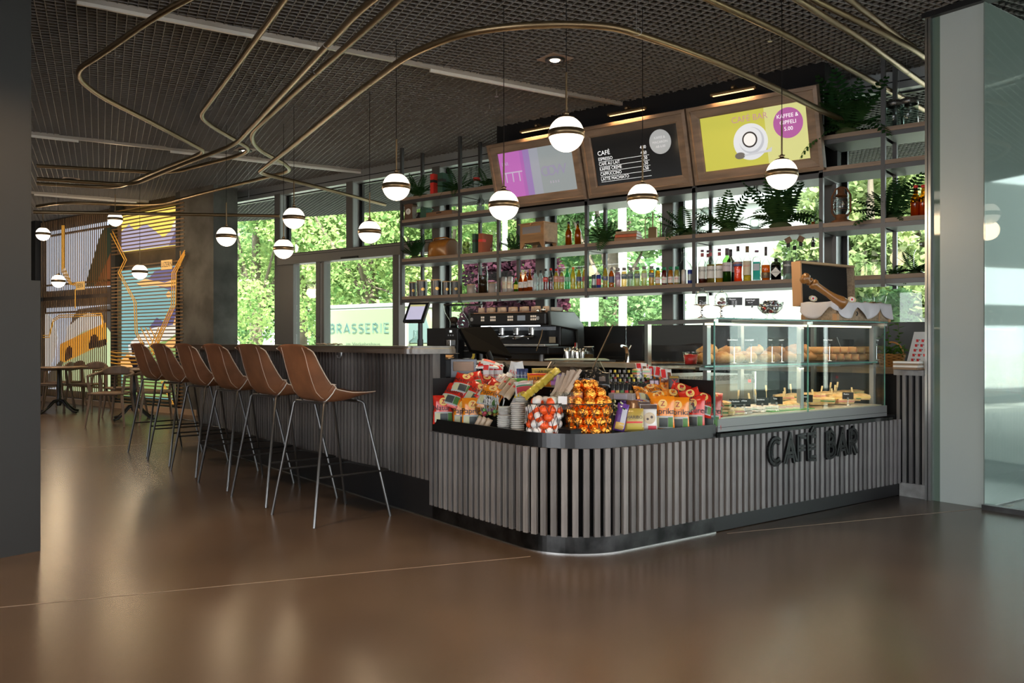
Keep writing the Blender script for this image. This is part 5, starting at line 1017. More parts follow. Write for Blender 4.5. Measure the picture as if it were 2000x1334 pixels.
# till screen
p = onZ(952, 732, .905); t = thing('till_monitor', 'black till monitor seen from behind, tilted on its stand', 'monitor', p, TB+.1)
t.location = (p.x, p.y, .905); c_ = far(936, 668, (p.x*VX+p.y*VY)+.05)-Vector((p.x,p.y,.905))
ob('base', MB().box(-.11,.11,-.08,.12,0,.02), m_mach, t, bev=.01); ob('neck', MB().tube([(0,.03,.02),(0,.03,.12),(0,.0,.17)], .022, 10), m_mach, t)
A_ = [far(x, y, q_) for x, y, q_ in ((898,640,6.25),(960,637,6.5),(1001,697,6.45),(921,683,6.15))]; inv = Matrix.LocRotScale(Vector((p.x,p.y,.905)), __import__('mathutils').Euler((0,0,TB+.1)), None).inverted(); A_ = [inv @ q_ for q_ in A_]
n_ = (A_[1]-A_[0]).cross(A_[3]-A_[0]).normalized()*.028; B_ = [q_+n_ for q_ in A_]; ob('display_panel', MB().add(A_+B_, [(0,1,2,3),(7,6,5,4)]+[(i,i+4,(i+1)%4+4,(i+1)%4) for i in range(4)]), mat('monitor_back', (.004,.004,.004), .6, spec=.03), t, bev=.006)
q = onZ(985,733,.905); t = thing('label_printer', 'small round black scanner cradle behind the kinder bars' .replace('kinder','chocolate'), 'scanner', q, TB); ob('cradle', MB().tube([(-.04,0,.0),(-.045,0,.05),(0,0,.085),(.045,0,.05),(.04,0,.0)], .014, 8), m_mach, t); ob('holder', MB().cb(0,.02,.04,.05,.03,.08), m_mach, t, bev=.01)
# payment tablet on pole
p = onZ(821,684.5,1.12); p = bw(-1.62,.17,1.12) if False else far(821,681,6.05); t = thing('tablet_stand', 'tablet on a black pole standing on the bar end', 'tablet', (p.x,p.y,1.12) , TB)
ob('pole', MB().cyl(0,0,.0,.18,.017,14), m_mach, t); ob('pole_foot', MB().cyl(0,0,0,.045,.021,16), m_mach, t)
e_ = (-.0); k_ = MB().box(-.085,.085,-.012,.012,-.085,.085); R3 = (radians(-32),0,radians(28)); ob('tablet', k_, m_blk, t, (-.035,-.01,.235), R3, bev=.006)
g_ = ob('tablet_screen', MB().box(-.062,.062,-.0135,-.012,-.066,.06), mat('tablet_lit', (.36,.34,.44), .15, emit=.55), t, (-.035,-.01,.235), R3); ob('screen_bar', MB().box(-.062,.062,-.0142,-.0135,.045,.06), mat('tablet_bar', (.45,.42,.2), .2, emit=.4), t, (-.035,-.01,.235), R3)
t = vessel('water_dispenser', 'ribbed clear water carafe behind the tablet pole', 'carafe', far(812,650,7.4), .001, .001, 'jar', m_wg) if False else None
p = onbc(812,7.05); vessel('glass_carboy', 'big ribbed clear glass carboy behind the tablet pole', 'carboy', p, .33, .085, 'syrup', m_wg)
# tea box
p = onbc(852,6.98); t = thing('tea_box', 'open cardboard box of colourful tea sachets', 'box', p, .1); m_cd = mat('cardboard', (.50,.30,.13), .8)
f = MB().box(-.16,.16,-.08,-.075,0,.06).box(-.16,.16,.075,.08,0,.12).box(-.16,-.155,-.08,.08,0,.06).box(.155,.16,-.08,.08,0,.06).box(-.16,.16,-.08,.08,0,.005); ob('carton', f, m_cd, t)
for k in range(9): ob('sachet', MB().box(-.003,.003,-.06,.03,.005,.13+.01*(k%2)), mc('sachet%d'%(k%5), ((.75,.5,.03),(.06,.04,.12),(.45,.03,.05),(.7,.3,.05),(.08,.08,.25))[k%5]), t, (-.13+.032*k,0,0), (.2,.1,0))
# jugs, jar, tap
for i, (px, top) in enumerate(((1107,679),(1119,678),(1127,681),(1139,680.5))):
    p = onbc(px, 7.05+.08*(i%2)); h = onY(px, top, p.y).z-.948; t = thing('milk_jug', ('leftmost','second','third','rightmost')[i]+' shiny steel milk jug beside the espresso machine', 'jug', p, 1.2, 'steel milk jugs'); r = .036
    ob('body', MB().lathe([(0,0),(r,0),(r*1.05,.02),(r*.85,h*.7),(r*.9,h),(r*.86,h),(r*.8,h*.7),(r*.95,.02),(0,.01)], 20), m_chrome, t); ob('handle', MB().tube([(r*.8,0,h*.8),(r*1.5,0,h*.75),(r*1.5,0,h*.3),(r,0,h*.2)], .004, 6), m_chrome, t)
for i, px in enumerate((1122,1128)): p = onbc(px,7.2); q = thing('tasting_spoon', ('red','white')[i]+' handled spoon standing among the milk jugs', 'spoon', p); ob('handle', MB().tube([(0,0,.03),(.01*(1-2*i),0,.19)], .004, 6), (red, m_white)[i], q); ob('bowl', MB().ball((0,0,.025), .014, 8, 6, sz=.5), m_steel, q)
p = onbc(1150,7.1); t = vessel('clip_jar', 'clip top glass jar with steel lid right of the milk jugs', 'jar', p, .155, .052, 'jar', m_wg, lq('oats',.30,.22,.12), .5, m_steel)
p = onbc(1226,7.15); t = thing('tap', 'chrome mixer tap at the sink', 'tap', p, .3); ob('spout', MB().tube([(0,0,0),(0,0,.09),(-.01,-.03,.15),(-.03,-.12,.16)], .018, 10, rr=[.026,.022,.018,.014]), m_chrome, t); ob('lever', MB().tube([(0,.01,.11),(.03,.02,.165)], .008, 8), m_chrome, t)
p = onbc(1190,7.3); t = thing('knock_box', 'low dark tray lying flat on the back counter by the tap', 'tray', p); ob('tray', MB().box(-.12,.12,-.08,.08,0,.02), m_mach, t, bev=.004); ob('rim', MB().box(-.125,.125,-.085,-.08,0,.025), m_dsteel, t)
# napkin dispenser
p = onZ(889,737,.905); t = thing('napkin_dispenser', 'black steel napkin dispenser with brown napkins at the bar end', 'dispenser', (p.x,p.y,.905), TB+.95)
ob('housing', MB().box(-.14,.10,-.07,.12,0,.125), m_blk, t, bev=.006); ob('front_plate', MB().box(-.028,.15,-.085,-.07,.0,.128), mat('satin_black', (.10,.10,.11), .25, metal=.6), t, bev=.004); ob('napkins', MB().box(-.01,.13,-.095,-.084,.045,.11), mat('napkin_brown', (.42,.30,.22), .8, bump=.3), t, bev=.006)
q = far(866,702,6.15); t = thing('receipt_folder', 'folded kraft paper lying on the napkin dispenser', 'paper', (q.x,q.y,1.034), TB+.5); ob('sheet', MB().box(-.06,.06,-.05,.05,0,.004), m_cd, t); ob('flap', MB().box(-.06,.06,-.05,.05,0,.003), m_cd, t, (0,0,.004), (.25,0,.1))
q = far(925,701,6.3); t = thing('coin_dish', 'white dish with a banana tip behind the napkin dispenser', 'dish', (q.x,q.y,.99)); ob('dish', MB().lathe([(0,0),(.06,0),(.075,.02),(.07,.02),(0,.006)], 20), m_white, t); ob('banana', MB().tube([(-.02,0,.02),(0,0,.05),(0,0,.07)], .01, 6), yel, t)
ob('dish_stand', MB().cyl(0,0,-.085,0,.04,12), m_blk, t)
# basket with plant, leaflets, card
p = onZ(1741,717,.945); t = thing('wicker_basket', 'wicker basket with leafy herb plant beside the pastry case', 'basket', p, TB); m_wk = mat('wicker', (.50,.24,.06), .6, bump=.4, bscale=50)
for i in range(9): ob('wicker_row', MB().tube([(.078*(1+.25*i/8)*cos(a)*1.1, .078*(1+.25*i/8)*sin(a)*.8, .005+.012*i+.003*sin(8*a+pi*i)) for a in [2*pi*k/32 for k in range(32)]], .0065, 5, closed=True), m_wk, t)
ob('handle', MB().tube([(.10*cos(a)*1.0,.0,.10+.10*sin(a)) for a in [pi*k/12*.55 for k in range(13)]], .007, 6), m_wk, t); ob('lining', MB().lathe([(0,.01),(.07,.01),(.085,.10),(0,.095)], 20), mat('soil', (.04,.03,.02), .9), t, scale=(1.1,.8,1))
lf = MB().add([(0,0,0),(.016,.02,.003),(0,.05,-.004),(-.016,.02,.003)], [(0,1,2,3)]).mesh('leaf'); m_hb = leafmat('herb_leaf', (.10,.24,.04), (.05,.13,.03), .35); lf.materials.append(m_hb); R = random.Random(3)
for k in range(60): a = R.uniform(0,6.28); rr = R.uniform(.0,.10); ob('leaf', lf, None, t, (rr*cos(a), rr*sin(a)*.8, .10+R.uniform(0,.07)*(1-rr*4)), (R.uniform(-.5,.9), R.uniform(-.5,.5), a-pi/2), (1.2,1.2,1))
for (dx, hh) in ((-.02,.33),(.05,.27),(-.07,.18)):
    ob('stem', MB().tube([(dx,0,.09),(dx*1.3,0,.09+hh*.5),(dx*1.1,0,.09+hh)], .002, 4), m_hb, t)
    for k in range(8): ob('leaf', lf, None, t, (dx*1.2, 0, .09+hh*(k+3)/11), (.4, R.uniform(-.5,.5), R.uniform(0,6.28)))
p = onZ(1770,722,.945); 
for k in range(4): t = ob('leaflet_stack', MB().box(-.09,.09,-.05,.05,0,.014), (m_oak, paper)[k%2], None, (p.x,p.y+.06,.946+.015*k), (0,0,TB+.05*k)); tag(t, ('lowest','second','third','topmost')[k]+' wooden menu board in the stack beside the wicker basket', 'menu board', 'stacked menu boards')
p = onZ(1797,719.5,.945); t = thing('allergen_card', 'white standing card of red symbols beside the glass pillar', 'sign', p, TB+.12)
ob('card', MB().prismy([(-.11,0),(.10,0),(.075,.28),(-.03,.28)], -.002, .002), wht, t, rot=(.12,0,0)); text('DEKLARATION', .018, mat('print_black',(.03,.03,.03),.6), t, (.018,.028,.262), (pi/2+.12,0,0))
for r_ in range(5):
    for c_ in range(3):
        if r_ == 4 and c_ == 2: continue
        z = .215-.037*r_; x = -.018-.011*r_+.04*c_; ob('red_symbol', MB().box(x,x+.018,-.0035,-.0025,z-.012,z+.008), rt, t, rot=(.12,0,0)); ob('symbol_text', MB().box(x+.020,x+.028,-.0035,-.0025,z,z+.006), mat('print_black',(.03,.03,.03),.6), t, rot=(.12,0,0))
# ================================================================ goods in the sweets trays
def cross(px, A, B):                     # where the line of sight of column px meets the line A-B (plan)
    d = ray(px); e = (B[0]-A[0], B[1]-A[1]); den = d[0]*e[1]-d[1]*e[0]; t = (A[0]*e[1]-A[1]*e[0])/den; return t
def _lim(px, py, d, f, ax, lo, hi):
    d = d if d < .12 else .12+(d-.12)*.55
    while True:
        p = far(px, py, cross(px, *f(d))); q = binv(p)
        if d < .06 or lo < q[ax] < hi: return p
        d -= .01
def TL(px, py, d): return _lim(px, py, d, lambda e: (bw(-3,e), bw(0,e)), 0, -1.29, 9)          # left run, d behind the front
def TR(px, py, d): return _lim(px, py, d, lambda e: (bw(-e,0), bw(-e,3)), 1, -9, 1.065)         # right run
def face(p, k=1.0): return atan2(-p[0], p[1])*k
def bulge(x, z, w, h, d): return d*max(0, 1-(2*x/w)**2)**.5*max(0, 1-(2*z/h)**4)**.6
def wrap(me, w, h, d, z0=0, x0=0, off=.0012):
    me = me.copy()
    for v in me.vertices: x, z = v.co.x+x0, v.co.y+z0; v.co = (x, -bulge(x,z,w,h,d)-off, z)
    return me
def gridpatch(x0, x1, z0, z1, w, h, d, off, n=8):
    return MB().grid(lambda u, v: (x0+(x1-x0)*u, -bulge(x0+(x1-x0)*u, z0+(z1-z0)*v, w, h, d)-off, z0+(z1-z0)*v), n, n)
PKM = {}
def packet(name, label, cat, p, w, h, d, m, rot=(0,0,0), prints=(), group=None):
    t = thing(name, label, cat, p, rot=rot, group=group); key = (round(w,3), round(h,3), round(d,3))
    if key not in PKM:
        R = random.Random(int(w*1000+h*3000)); f = lambda s: (lambda u, v: ((u-.5)*w*(1-.05*sin(pi*v)), s*bulge((u-.5)*w, (v-.5)*h, w, h, d)+R.uniform(-.0012,.0012)+(.004*sin(u*9) if v in (0,1) else 0), (v-.5)*h))
        k = MB().grid(f(-1), 12, 12); k.grid(f(1), 8, 8); PKM[key] = k.mesh('wrapper')
    me = PKM[key].copy(); me.materials.clear(); me.materials.append(m); ob('wrapper', me, None, t)
    for (kind, a, mm) in prints:
        if kind == 'p': ob('print', gridpatch(a[0]*w, a[1]*w, a[2]*h, a[3]*h, w, h, d, .0015+.0004*len(a)*(a[4] if len(a) > 4 else 1), 6), mm, t)
        elif kind == 't': me = wrap(textmesh(a[0], a[1]), w, h, d, a[2]*h, (a[3]*w if len(a) > 3 else 0), .0045); me.materials.append(mm); ob('lettering', me, None, t)
        elif kind == 'd': me = wrap(MB().add([(x, z, 0) for x, z in disc(0,0,a[0],18)], [tuple(range(18))]).mesh('disc'), w, h, d, a[1]*h, (a[2]*w if len(a) > 2 else 0), .0028); me.materials.append(mm); ob('print', me, None, t)
    return t
foil = lambda n, c: mat('foil_'+n, c, .24, spec=.7, bump=.12, bscale=45)
f_red = foil('red', (.72,.03,.015)); f_or = foil('orange', (.90,.27,.01)); f_wh = foil('white', (.75,.74,.72)); f_gr = foil('green', (.08,.42,.05)); f_go = foil('gold', (.45,.33,.07)); f_pu = foil('purple', (.13,.05,.30)); f_br = foil('brown', (.09,.035,.02)); f_ye = foil('yellow', (.80,.60,.08)); f_be = foil('beige', (.55,.40,.27)); f_bk = foil('black', (.02,.02,.02)); f_bl = foil('blue', (.06,.08,.20))
pk = mc('print_cream', (.62,.60,.36)); pg = mc('print_green', (.08,.22,.05)); pd = mc('print_charcoal', (.06,.07,.07)); pb = mc('print_black2', (.015,.015,.015)); po = mc('print_glow', (.95,.65,.2)); pm = mc('print_maroon', (.35,.02,.06))
def crisps(label, p, kind, rot, w=.135, h=.185):
    m = f_red if kind == 'Nature' else f_or
    pr = [('p', (-.42,.42,-.44,-.08), mc('print_grey', (.50,.52,.50))), ('p', (-.38,.0,-.40,-.12,1.6), pk), ('p', (.22,.42,-.40,-.12,1.6), pg), ('p', (-.15,.20,-.40,-.14,2.4), pd), ('t', ('WIN',.024,-.30,.03), wt), ('d', (.026,.27), po), ('t', ('Z',.040,.27), pm), ('t', (kind,.048,.05), pb)]
    return packet('crisp_bag', label, 'crisps', p, w, h, .03, m, rot, pr, 'bags of crisps')
def lean(p, back=.25, yaw=0, k=.85): return (-back, 0, face(p, k)+yaw)
L4 = [(866,800,'Nature',.10,'red crisp bag at the far left of the sweets tray'),(887,801,'Paprika',.13,'orange crisp bag, left of the three at the front left'),(905,806,'Paprika',.16,'orange crisp bag, half hidden in the middle of the left three'),(923,806,'Paprika',.09,'orange crisp bag, rightmost of the front left ones')]
for px, py, k, d, lb in L4: p = TL(px, py, d); crisps(lb, p, k, lean(p, .12, .12))
for px, py, k, d, r, lb in ((886,772,'Nature',.30,(-.7,.2,.3),'red crisp bag slumped behind the front left bags'),(901,776,'Nature',.27,(-.6,-.3,.5),'red crisp bag lying left of the lollipops, second row'),(932,771,'Nature',.33,(-.7,.5,.6),'red crisp bag tilted right behind the front left ones'),(958,776,'Paprika',.24,(-.8,.2,.4),'orange crisp bag lying flat behind the lollipop bowls'),(962,768,'Nature',.34,(-.8,.6,.3),'red crisp bag behind the lollipop bowls'),
  (906,752,'Nature',.46,(-.8,.25,.55),'big red crisp bag on top at the left, under its neighbour'),(923,748,'Nature',.42,(-.85,-.35,.6),'topmost red crisp bag at the left with cheese picture'),(945,752,'Nature',.52,(-.9,.3,.4),'red crisp bag behind the topmost left one')):
    p = TL(px, py, d); crisps(lb, p, k, (r[0], r[1], r[2]), .15, .19)
for px, py, k, d, lb in ((1294,807,'Paprika',.09,'orange crisp bag, left one in the front right row'),(1323,809,'Paprika',.07,'orange crisp bag, second in the front right row'),(1354,805,'Nature',.07,'red crisp bag, third in the front right row'),(1386,806,'Nature',.07,'red crisp bag beside the right tray panel')):
    p = TR(px, py, d); crisps(lb, p, k, lean(p, .1, .12 if px < 1340 else -.1), .14, .20)
for px, py, k, d, r, lb in ((1279,790,'Paprika',.24,(-.5,.2,.9),'orange crisp bag half hidden behind the cookie packet'),(1292,786,'Paprika',.27,(-.6,-.2,.7),'orange crisp bag in the second right row, left'),(1313,782,'Paprika',.26,(-.55,.1,.75),'orange crisp bag in the second right row with big logo'),(1344,792,'Nature',.24,(-.5,.1,.8),'red crisp bag in the second right row, left red one'),(1371,790,'Nature',.26,(-.4,.2,.7),'red crisp bag in the second right row beside the panel'),(1392,790,'Nature',.30,(-.3,.1,.7),'red crisp bag tucked against the right tray panel'),
  (1256,775,'Paprika',.36,(-.9,.4,1.1),'orange crisp bag lying at the left end of the right heap'),(1275,769,'Paprika',.42,(-.9,-.2,.9),'orange crisp bag on top of the right heap'),(1297,771,'Paprika',.40,(-.8,.2,.8),'orange crisp bag near the top of the right heap'),(1327,778,'Nature',.42,(-.5,.2,.7),'red crisp bag in the third right row'),(1326,771,'Nature',.46,(-.4,.3,.6),'uppermost red crisp bag on the right'),(1352,783,'Nature',.44,(-.4,-.3,.7),'red crisp bag leaning left in the third right row')):
    p = TR(px, py, d); crisps(lb, p, k, r, .125, .155)
# lollipop goblets
sticks = mc('stick_white', (.85,.84,.82))
for gi, (px, d) in enumerate(((949,.13),(968,.20))):
    p = TL(px, 840, d); p.z = .615; t = thing('lollipop_goblet', ('front','rear')[gi]+' glass goblet full of lollipops', 'bowl', p, 0, 'lollipop goblets')
    ob('goblet', MB().lathe([(0,0),(.05,0),(.05,.008),(.012,.02),(.012,.05),(.03,.06),(.065,.10),(.072,.15)], 22), m_wg, t); R = random.Random(gi)
    for k in range(16):
        a = R.uniform(0,6.28); rr = R.uniform(.01,.045); c = ((.85,.1,.15),(.9,.55,.1),(.3,.65,.2),(.75,.3,.55),(.9,.8,.3))[k%5]
        q = thing('lollipop', 'lollipop in the '+('front','rear')[gi]+' glass goblet', 'sweet', (p.x+rr*cos(a), p.y+rr*sin(a), p.z+.085+.03*R.random()), rot=(R.uniform(-.5,.5),R.uniform(-.5,.5),0), group='lollipops in the %s goblet' % ('front','rear')[gi])
        ob('candy', MB().ball((0,0,0), .014, 10, 7, sz=.85), mc('candy%d'%(k%5), c, rough=.2), q); ob('stick', MB().tube([(0,0,.01),(0,0,.095)], .0022, 5), sticks, q)
for k, (px, py) in enumerate(((934,826),(942,828),(951,831))): p = TL(px, py, .06); q = packet('biscuit_roll', ('left','middle','right')[k]+' wrapped biscuit roll lying at the tray edge by the lollipops', 'biscuits', p, .035, .09, .012, f_be, (0.1,.5,.6), (), 'wrapped biscuit rolls')
# paper lids and cups in stacks
lid = MB().lathe([(0,.0),(.040,.0),(.043,.012),(.046,.012),(.047,.017),(.043,.018),(.040,.006),(0,.006)], 24).mesh('lid'); lid.materials.append(mat('paper_white', (.72,.70,.66), .6))
bowl_ = MB().lathe([(0,0),(.032,0),(.042,.035),(.046,.036),(.046,.041),(.041,.041),(.031,.004),(0,.004)], 24).mesh('bowl'); bowl_.materials.append(MATS['paper_white'])
def stack(p, n, me, dz, nm, lb, grp, sc=1):
    for k in range(n): o = ob(nm, me, None, None, (p.x, p.y, p.z+dz*k), (0,0,k*.7), (sc,sc,sc)); tag(o, ('topmost ' if k == n-1 else '')+lb, nm.replace('_',' '), grp)
p = TL(985,840,.10); p.z = .615; stack(p, 6, bowl_, .012, 'paper_cup', 'white paper bowl in the low wide stack beside the goblets', 'paper bowls in the low stack', .95); p2 = p.copy(); p2.z += .105; stack(p2, 4, lid, .010, 'small_bowl', 'white bowl on the low stack beside the goblets', 'lids on the low stack', .8)
p = TL(1011,842,.11); p.z = .615; stack(p, 15, lid, .0115, 'nested_cup', 'white nested cup in the tall stack left of the egg basket', 'nested cups in the tall stack', .88)
p = TL(1019,800,.27); p.z = .66; stack(p, 13, lid, .0115, 'paper_bowl', 'white bowl in the rear stack behind the tall lids', 'bowls in the rear stack', .85)
p = TL(1030,800,.22); p.z = .662; stack(p, 9, lid, .0115, 'nested_bowl', 'cream nested bowl in the stack just behind the egg basket', 'cream bowls behind the egg basket', .8)
# wire baskets
def basket(px, t_, R0, H0, lab):
    p = far(px, 800, t_); p.z = .62; t = thing('wire_basket', lab, 'basket', p, face(p)); w = MB(); N = 14; m_w = mat('basket_wire', (.05,.05,.05), .35, metal=.8)
    for k in range(N):
        for r in range(3):
            z0 = .0+H0*r/3; a = 2*pi*(k+(.5 if r%2 else 0))/N; b = 2*pi*(k+(.5 if r%2 else 0)+.5)/N; c = 2*pi*(k+(.5 if r%2 else 0)-.5)/N
            P = lambda an, z: (R0*cos(an)*(.93+.07*z/H0), R0*sin(an)*(.93+.07*z/H0), z)
            w.tube([P(a, z0), P((a+b)/2-.03, z0+H0/6), P(b, z0+H0/3)], .0016, 4); w.tube([P(a, z0), P((a+c)/2+.03, z0+H0/6), P(c, z0+H0/3)], .0016, 4)
    ob('wire_mesh', w, m_w, t); ob('rim', MB().tube([(R0*cos(a),R0*sin(a),H0) for a in [2*pi*k/36 for k in range(36)]], .0028, 6, closed=True), m_w, t); ob('base_ring', MB().tube([(R0*.93*cos(a),R0*.93*sin(a),.002) for a in [2*pi*k/36 for k in range(36)]], .0028, 6, closed=True), m_w, t)
    return p
pE = basket(1064, 4.79, .104, .185, 'black wire basket full of white and orange eggs'); pB = basket(1149, 4.81, .142, .185, 'black wire basket heaped with orange foil balls')
def crinkle(r, seed, n=14, m=10, j=.06):
    R = random.Random(seed); b = MB().ball((0,0,0), r, n, m); b.v = [tuple(c*(1+R.uniform(-j,j)) for c in v) for v in b.v]; b.sm = [False]*len(b.f); me = b.mesh('ball'); return me
m_of = mat('orange_foil', (.90,.35,.055), .27, metal=1, bump=.6, bscale=70); balls = [crinkle(.034, s) for s in range(4)]
for b in balls: b.materials.append(m_of)
R = random.Random(5); k = 0
def putball(x, y, z, i, w=None):
    w = w or ('bottom','second','third','rim')[min(3,int((z-.64)/.052))]
    d = Vector((pB.x+x, pB.y+y, z)); o = ob('foil_ball', balls[i%4], None, None, d, (R.random()*6,R.random()*6,R.random()*6), (R.uniform(.92,1.08),)*3); tag(o, 'orange foil chocolate ball, %s layer of the basket heap' % (w if z < .84 else 'upper mound' if z < .89 else 'top'), 'chocolate', 'orange foil balls, %s layer' % (w if z < .84 else 'upper mound' if z < .89 else 'top'))
for lay in range(4):
    for i in range(10): a = 2*pi*(i+.5*(lay%2))/10; putball(.102*cos(a), .102*sin(a), .655+.052*lay, i+lay); k += 1
for i in range(4): a = 2*pi*i/4; putball(.035*cos(a), .035*sin(a), .80, i)
for i in range(6): a = 2*pi*i/6+.2; putball(.072*cos(a), .072*sin(a), .858, i)
for i in range(3): a = 2*pi*i/3+.9; putball(.028*cos(a), .028*sin(a), .905, i)
o = thing('open_foil_ball', 'hollow topped orange foil ball on the heap', 'chocolate', (pB.x-.045, pB.y-.045, .905)); ob('foil', MB().ball((0,0,0), .030, 14, 10), m_of, o); ob('dimple', MB().lathe([(0,-.008),(.014,.0),(.017,.006)], 12), mat('foil_inside', (.35,.14,.02), .3, metal=1), o, (-.008,-.022,.010), (1.1,0,-.3))
eg = MB().lathe([(.026*sin(pi*i/10)*(1+.12*cos(pi*i/10)), -.034*cos(pi*i/10)) for i in range(6)], 16); eg2 = MB().lathe([(.026*sin(pi*i/10)*(1+.12*cos(pi*i/10)), -.034*cos(pi*i/10)) for i in range(5,11)], 16)
m_eo = mat('egg_orange', (.85,.10,.015), .3); m_ew = mat('egg_white', (.80,.79,.78), .3); me1 = eg.mesh('egg_lower'); me1.materials.append(m_eo); me2 = eg2.mesh('egg_upper'); me2.materials.append(m_ew)
for lay in range(5):
    for i in range(9 if lay < 4 else 7):
        a = 2*pi*(i+.5*(lay%2))/9; rr = .076 if lay < 4 else .05
        t = thing('chocolate_egg', 'white and orange foil egg in the '+('bottom','second','middle','fourth','top')[lay]+' layer of the wire basket', 'chocolate', (pE.x+rr*cos(a), pE.y+rr*sin(a), .650+.041*lay), rot=(R.uniform(-1.6,1.6),R.uniform(-1.6,1.6),R.random()*6), group='foil eggs, '+('bottom','second','middle','fourth','top')[lay]+' layer')
        ob('orange_half', me1, None, t); ob('white_half', me2, None, t); ob('motif', MB().add([(.0268*cos(b)*1.0, .0268*sin(b), z) for z in (.004,.012) for b in (-.3,0,.3)], [(0,1,4,3),(1,2,5,4)]), (mc('motif_navy',(.05,.06,.2)), rt)[i%2], t)
# glass guard in the middle
gd = thing('sweets_guard', 'glass guard with level top plate over the middle of the sweets tray', 'guard', bw(-.62,.62,.9), TB)
Pg = [onZ(1062,702,.985), onZ(1191,702.5,.985)]; inv = Matrix.LocRotScale(bw(-.62,.62,.9), __import__('mathutils').Euler((0,0,TB)), None).inverted()
c_ = far(1126, 704, 6.1); a_ = [inv @ far(x, y, t_) for x, y, t_ in ((1063,703.5,6.25),(1190,704.5,5.95),(1180,702,6.5),(1075,702,6.7))]
ob('top_plate', MB().add(a_+[q+Vector((0,0,.009)) for q in a_], [(0,1,2,3),(7,6,5,4)]+[(i,i+4,(i+1)%4+4,(i+1)%4) for i in range(4)]), mat('frosted_plate', (.55,.62,.52), .25, trans=.4), gd)
b_ = [inv @ far(x, y, t_) for x, y, t_ in ((1077,706,6.2),(1172,706,6.0),(1204,769,5.2),(1041,767,5.5))]
ob('sloping_glass', MB().add(b_+[q+Vector((0,.004,.004)) for q in b_], [(0,1,2,3),(7,6,5,4)]), m_clear, gd)
for i in ((0,3),(1,2)): ob('edge_strip', MB().bar(b_[i[0]], b_[i[1]], .006, .006), m_steel, gd)
ob('support', MB().bar(inv @ far(1085,706,6.4), inv @ far(1060,745,6.1), .004).bar(inv @ far(1165,706,6.2), inv @ far(1180,745,5.9), .004), m_steel, gd)
# boxed and bagged sweets behind, left half
def pkt(lab, side, px, py, d, w, h, dd, m, rot, prints=(), nm='sweets_packet', cat='sweets'):
    p = (TL if side == 'L' else TR)(px, py, d); return packet(nm, lab, cat, p, w, h, dd, m, rot, prints)
for i in range(4): pkt(('first','second','third','last')[i]+' red and white wafer bar standing in the back left box', 'L', 949+9*i, 729, .74, .045, .13, .010, f_wh, (-.2,0,.5), (('p',(-.4,.4,.15,.42),rt),('t',('bueno',.02,-.1),rt)))
for i in range(3): pkt(('lowest','middle','topmost')[i]+' wrapped wafer bar lying across the back left box', 'L', 952+5*i, 716-3*i, .72, .16, .045, .010, f_wh if i != 1 else f_red, (-1.1,.15*i,.6), (('p',(-.4,.1,-.3,.3),rt if i != 1 else paper),))
for i in range(2): pkt(('left','right')[i]+' tall white packet with red script at the back', 'L', 1003+12*i, 727, .76, .07, .135, .008, f_wh, (-.15,.25*(1-2*i),.6), (('t',('Kägi',.03,.0),rt),('t',('fret',.02,-.25),rt)))
for i in range(3): pkt(('left','middle','right')[i]+' long white wafer packet slanting down the left tray', 'L', 970+8*i, 748-2*i, .52+.03*i, .045, .17, .012, f_wh, (-.9,.45,.45), (('t',('Kägi',.024,.15),rt),))
for i in range(3): pkt(('left','middle','right')[i]+' small navy mint tube standing at the back', 'L', 1013+7*i, 733, .66, .028, .085, .012, f_bl, (-.1,0,.6), (('t',('Mentos',.009,0),wt),))
pkt('orange gummy sweets bag with red rim in the back middle', 'L', 1053, 742, .62, .15, .085, .02, f_or, (-.25,0,.6), (('t',('HARIBO',.034,.0),pb),('p',(-.4,.4,.3,.42),red)))
pkt('second orange gummy bag half hidden behind the first', 'L', 1060, 731, .72, .14, .08, .02, f_go, (-.3,0,.6), (('t',('HARIBO',.028,.1),pb),))
for i in range(2): pkt(('left','right')[i]+' bright green sweets bag in the middle of the tray', 'L', 1006+16*i, 750, .50, .09, .085, .018, f_gr, (-.7,.1,.6), (('p',(-.3,.3,-.2,.2),pg),))
pkt('white and red berry sweets bag beside the banana sweets', 'L', 1024, 758, .42, .12, .11, .018, f_wh, (-.7,-.1,.7), (('p',(-.4,.4,-.42,.0),mc('berry_print',(.55,.06,.08))),('p',(-.4,.4,.02,.1),grn),('t',('primavera',.016,.28),rt)))
for i in range(3): pkt(('upper','middle','lower')[i]+' beige paper roll sweet slanting by the green bags', 'L', 983+9*i, 752+5*i, .42-.05*i, .045, .15, .018, f_be, (-.8,.5,.4), (('d',(.008,.1),rt),))
for i in range(5): p = TL(1040+9*i, 762-7*i, .36+.06*i); packet('banana_sweet', ('first','second','third','fourth','fifth')[i]+' yellow banana sweets sleeve from the front, in the slanting row', 'sweets', p, .045, .20, .014, f_ye, (-1.0,.75,.5), (('t',('BOY',.02,.0),pb),), 'yellow banana sweets sleeves')
for i in range(3):
    p = TL(1003+6*i, 787-2*i, .28); t = thing('sweet_tube', ('left','middle','right')[i]+' grey sweet tube with yellow ring cap', 'sweets', p, rot=(-.5,.3,.3)); ob('tube', MB().cyl(0,0,-.04,.03,.014,12), mc('tube_grey',(.45,.45,.45)), t); ob('ring_cap', MB().tube([(.012*cos(a),0,.05+.014*sin(a)) for a in [2*pi*k/12 for k in range(12)]], .004, 5, closed=True).cyl(0,0,.03,.04,.013,10), yel, t)
p = TL(1012,780,.25); t = thing('red_tube', 'small red sweet tube beside the white lid stack', 'sweets', (p.x,p.y,.70)); ob('tube', MB().cyl(0,0,-.04,.05,.012,12), red, t); ob('cap', MB().cyl(0,0,.05,.06,.01,10), yel, t)
R = random.Random(9)
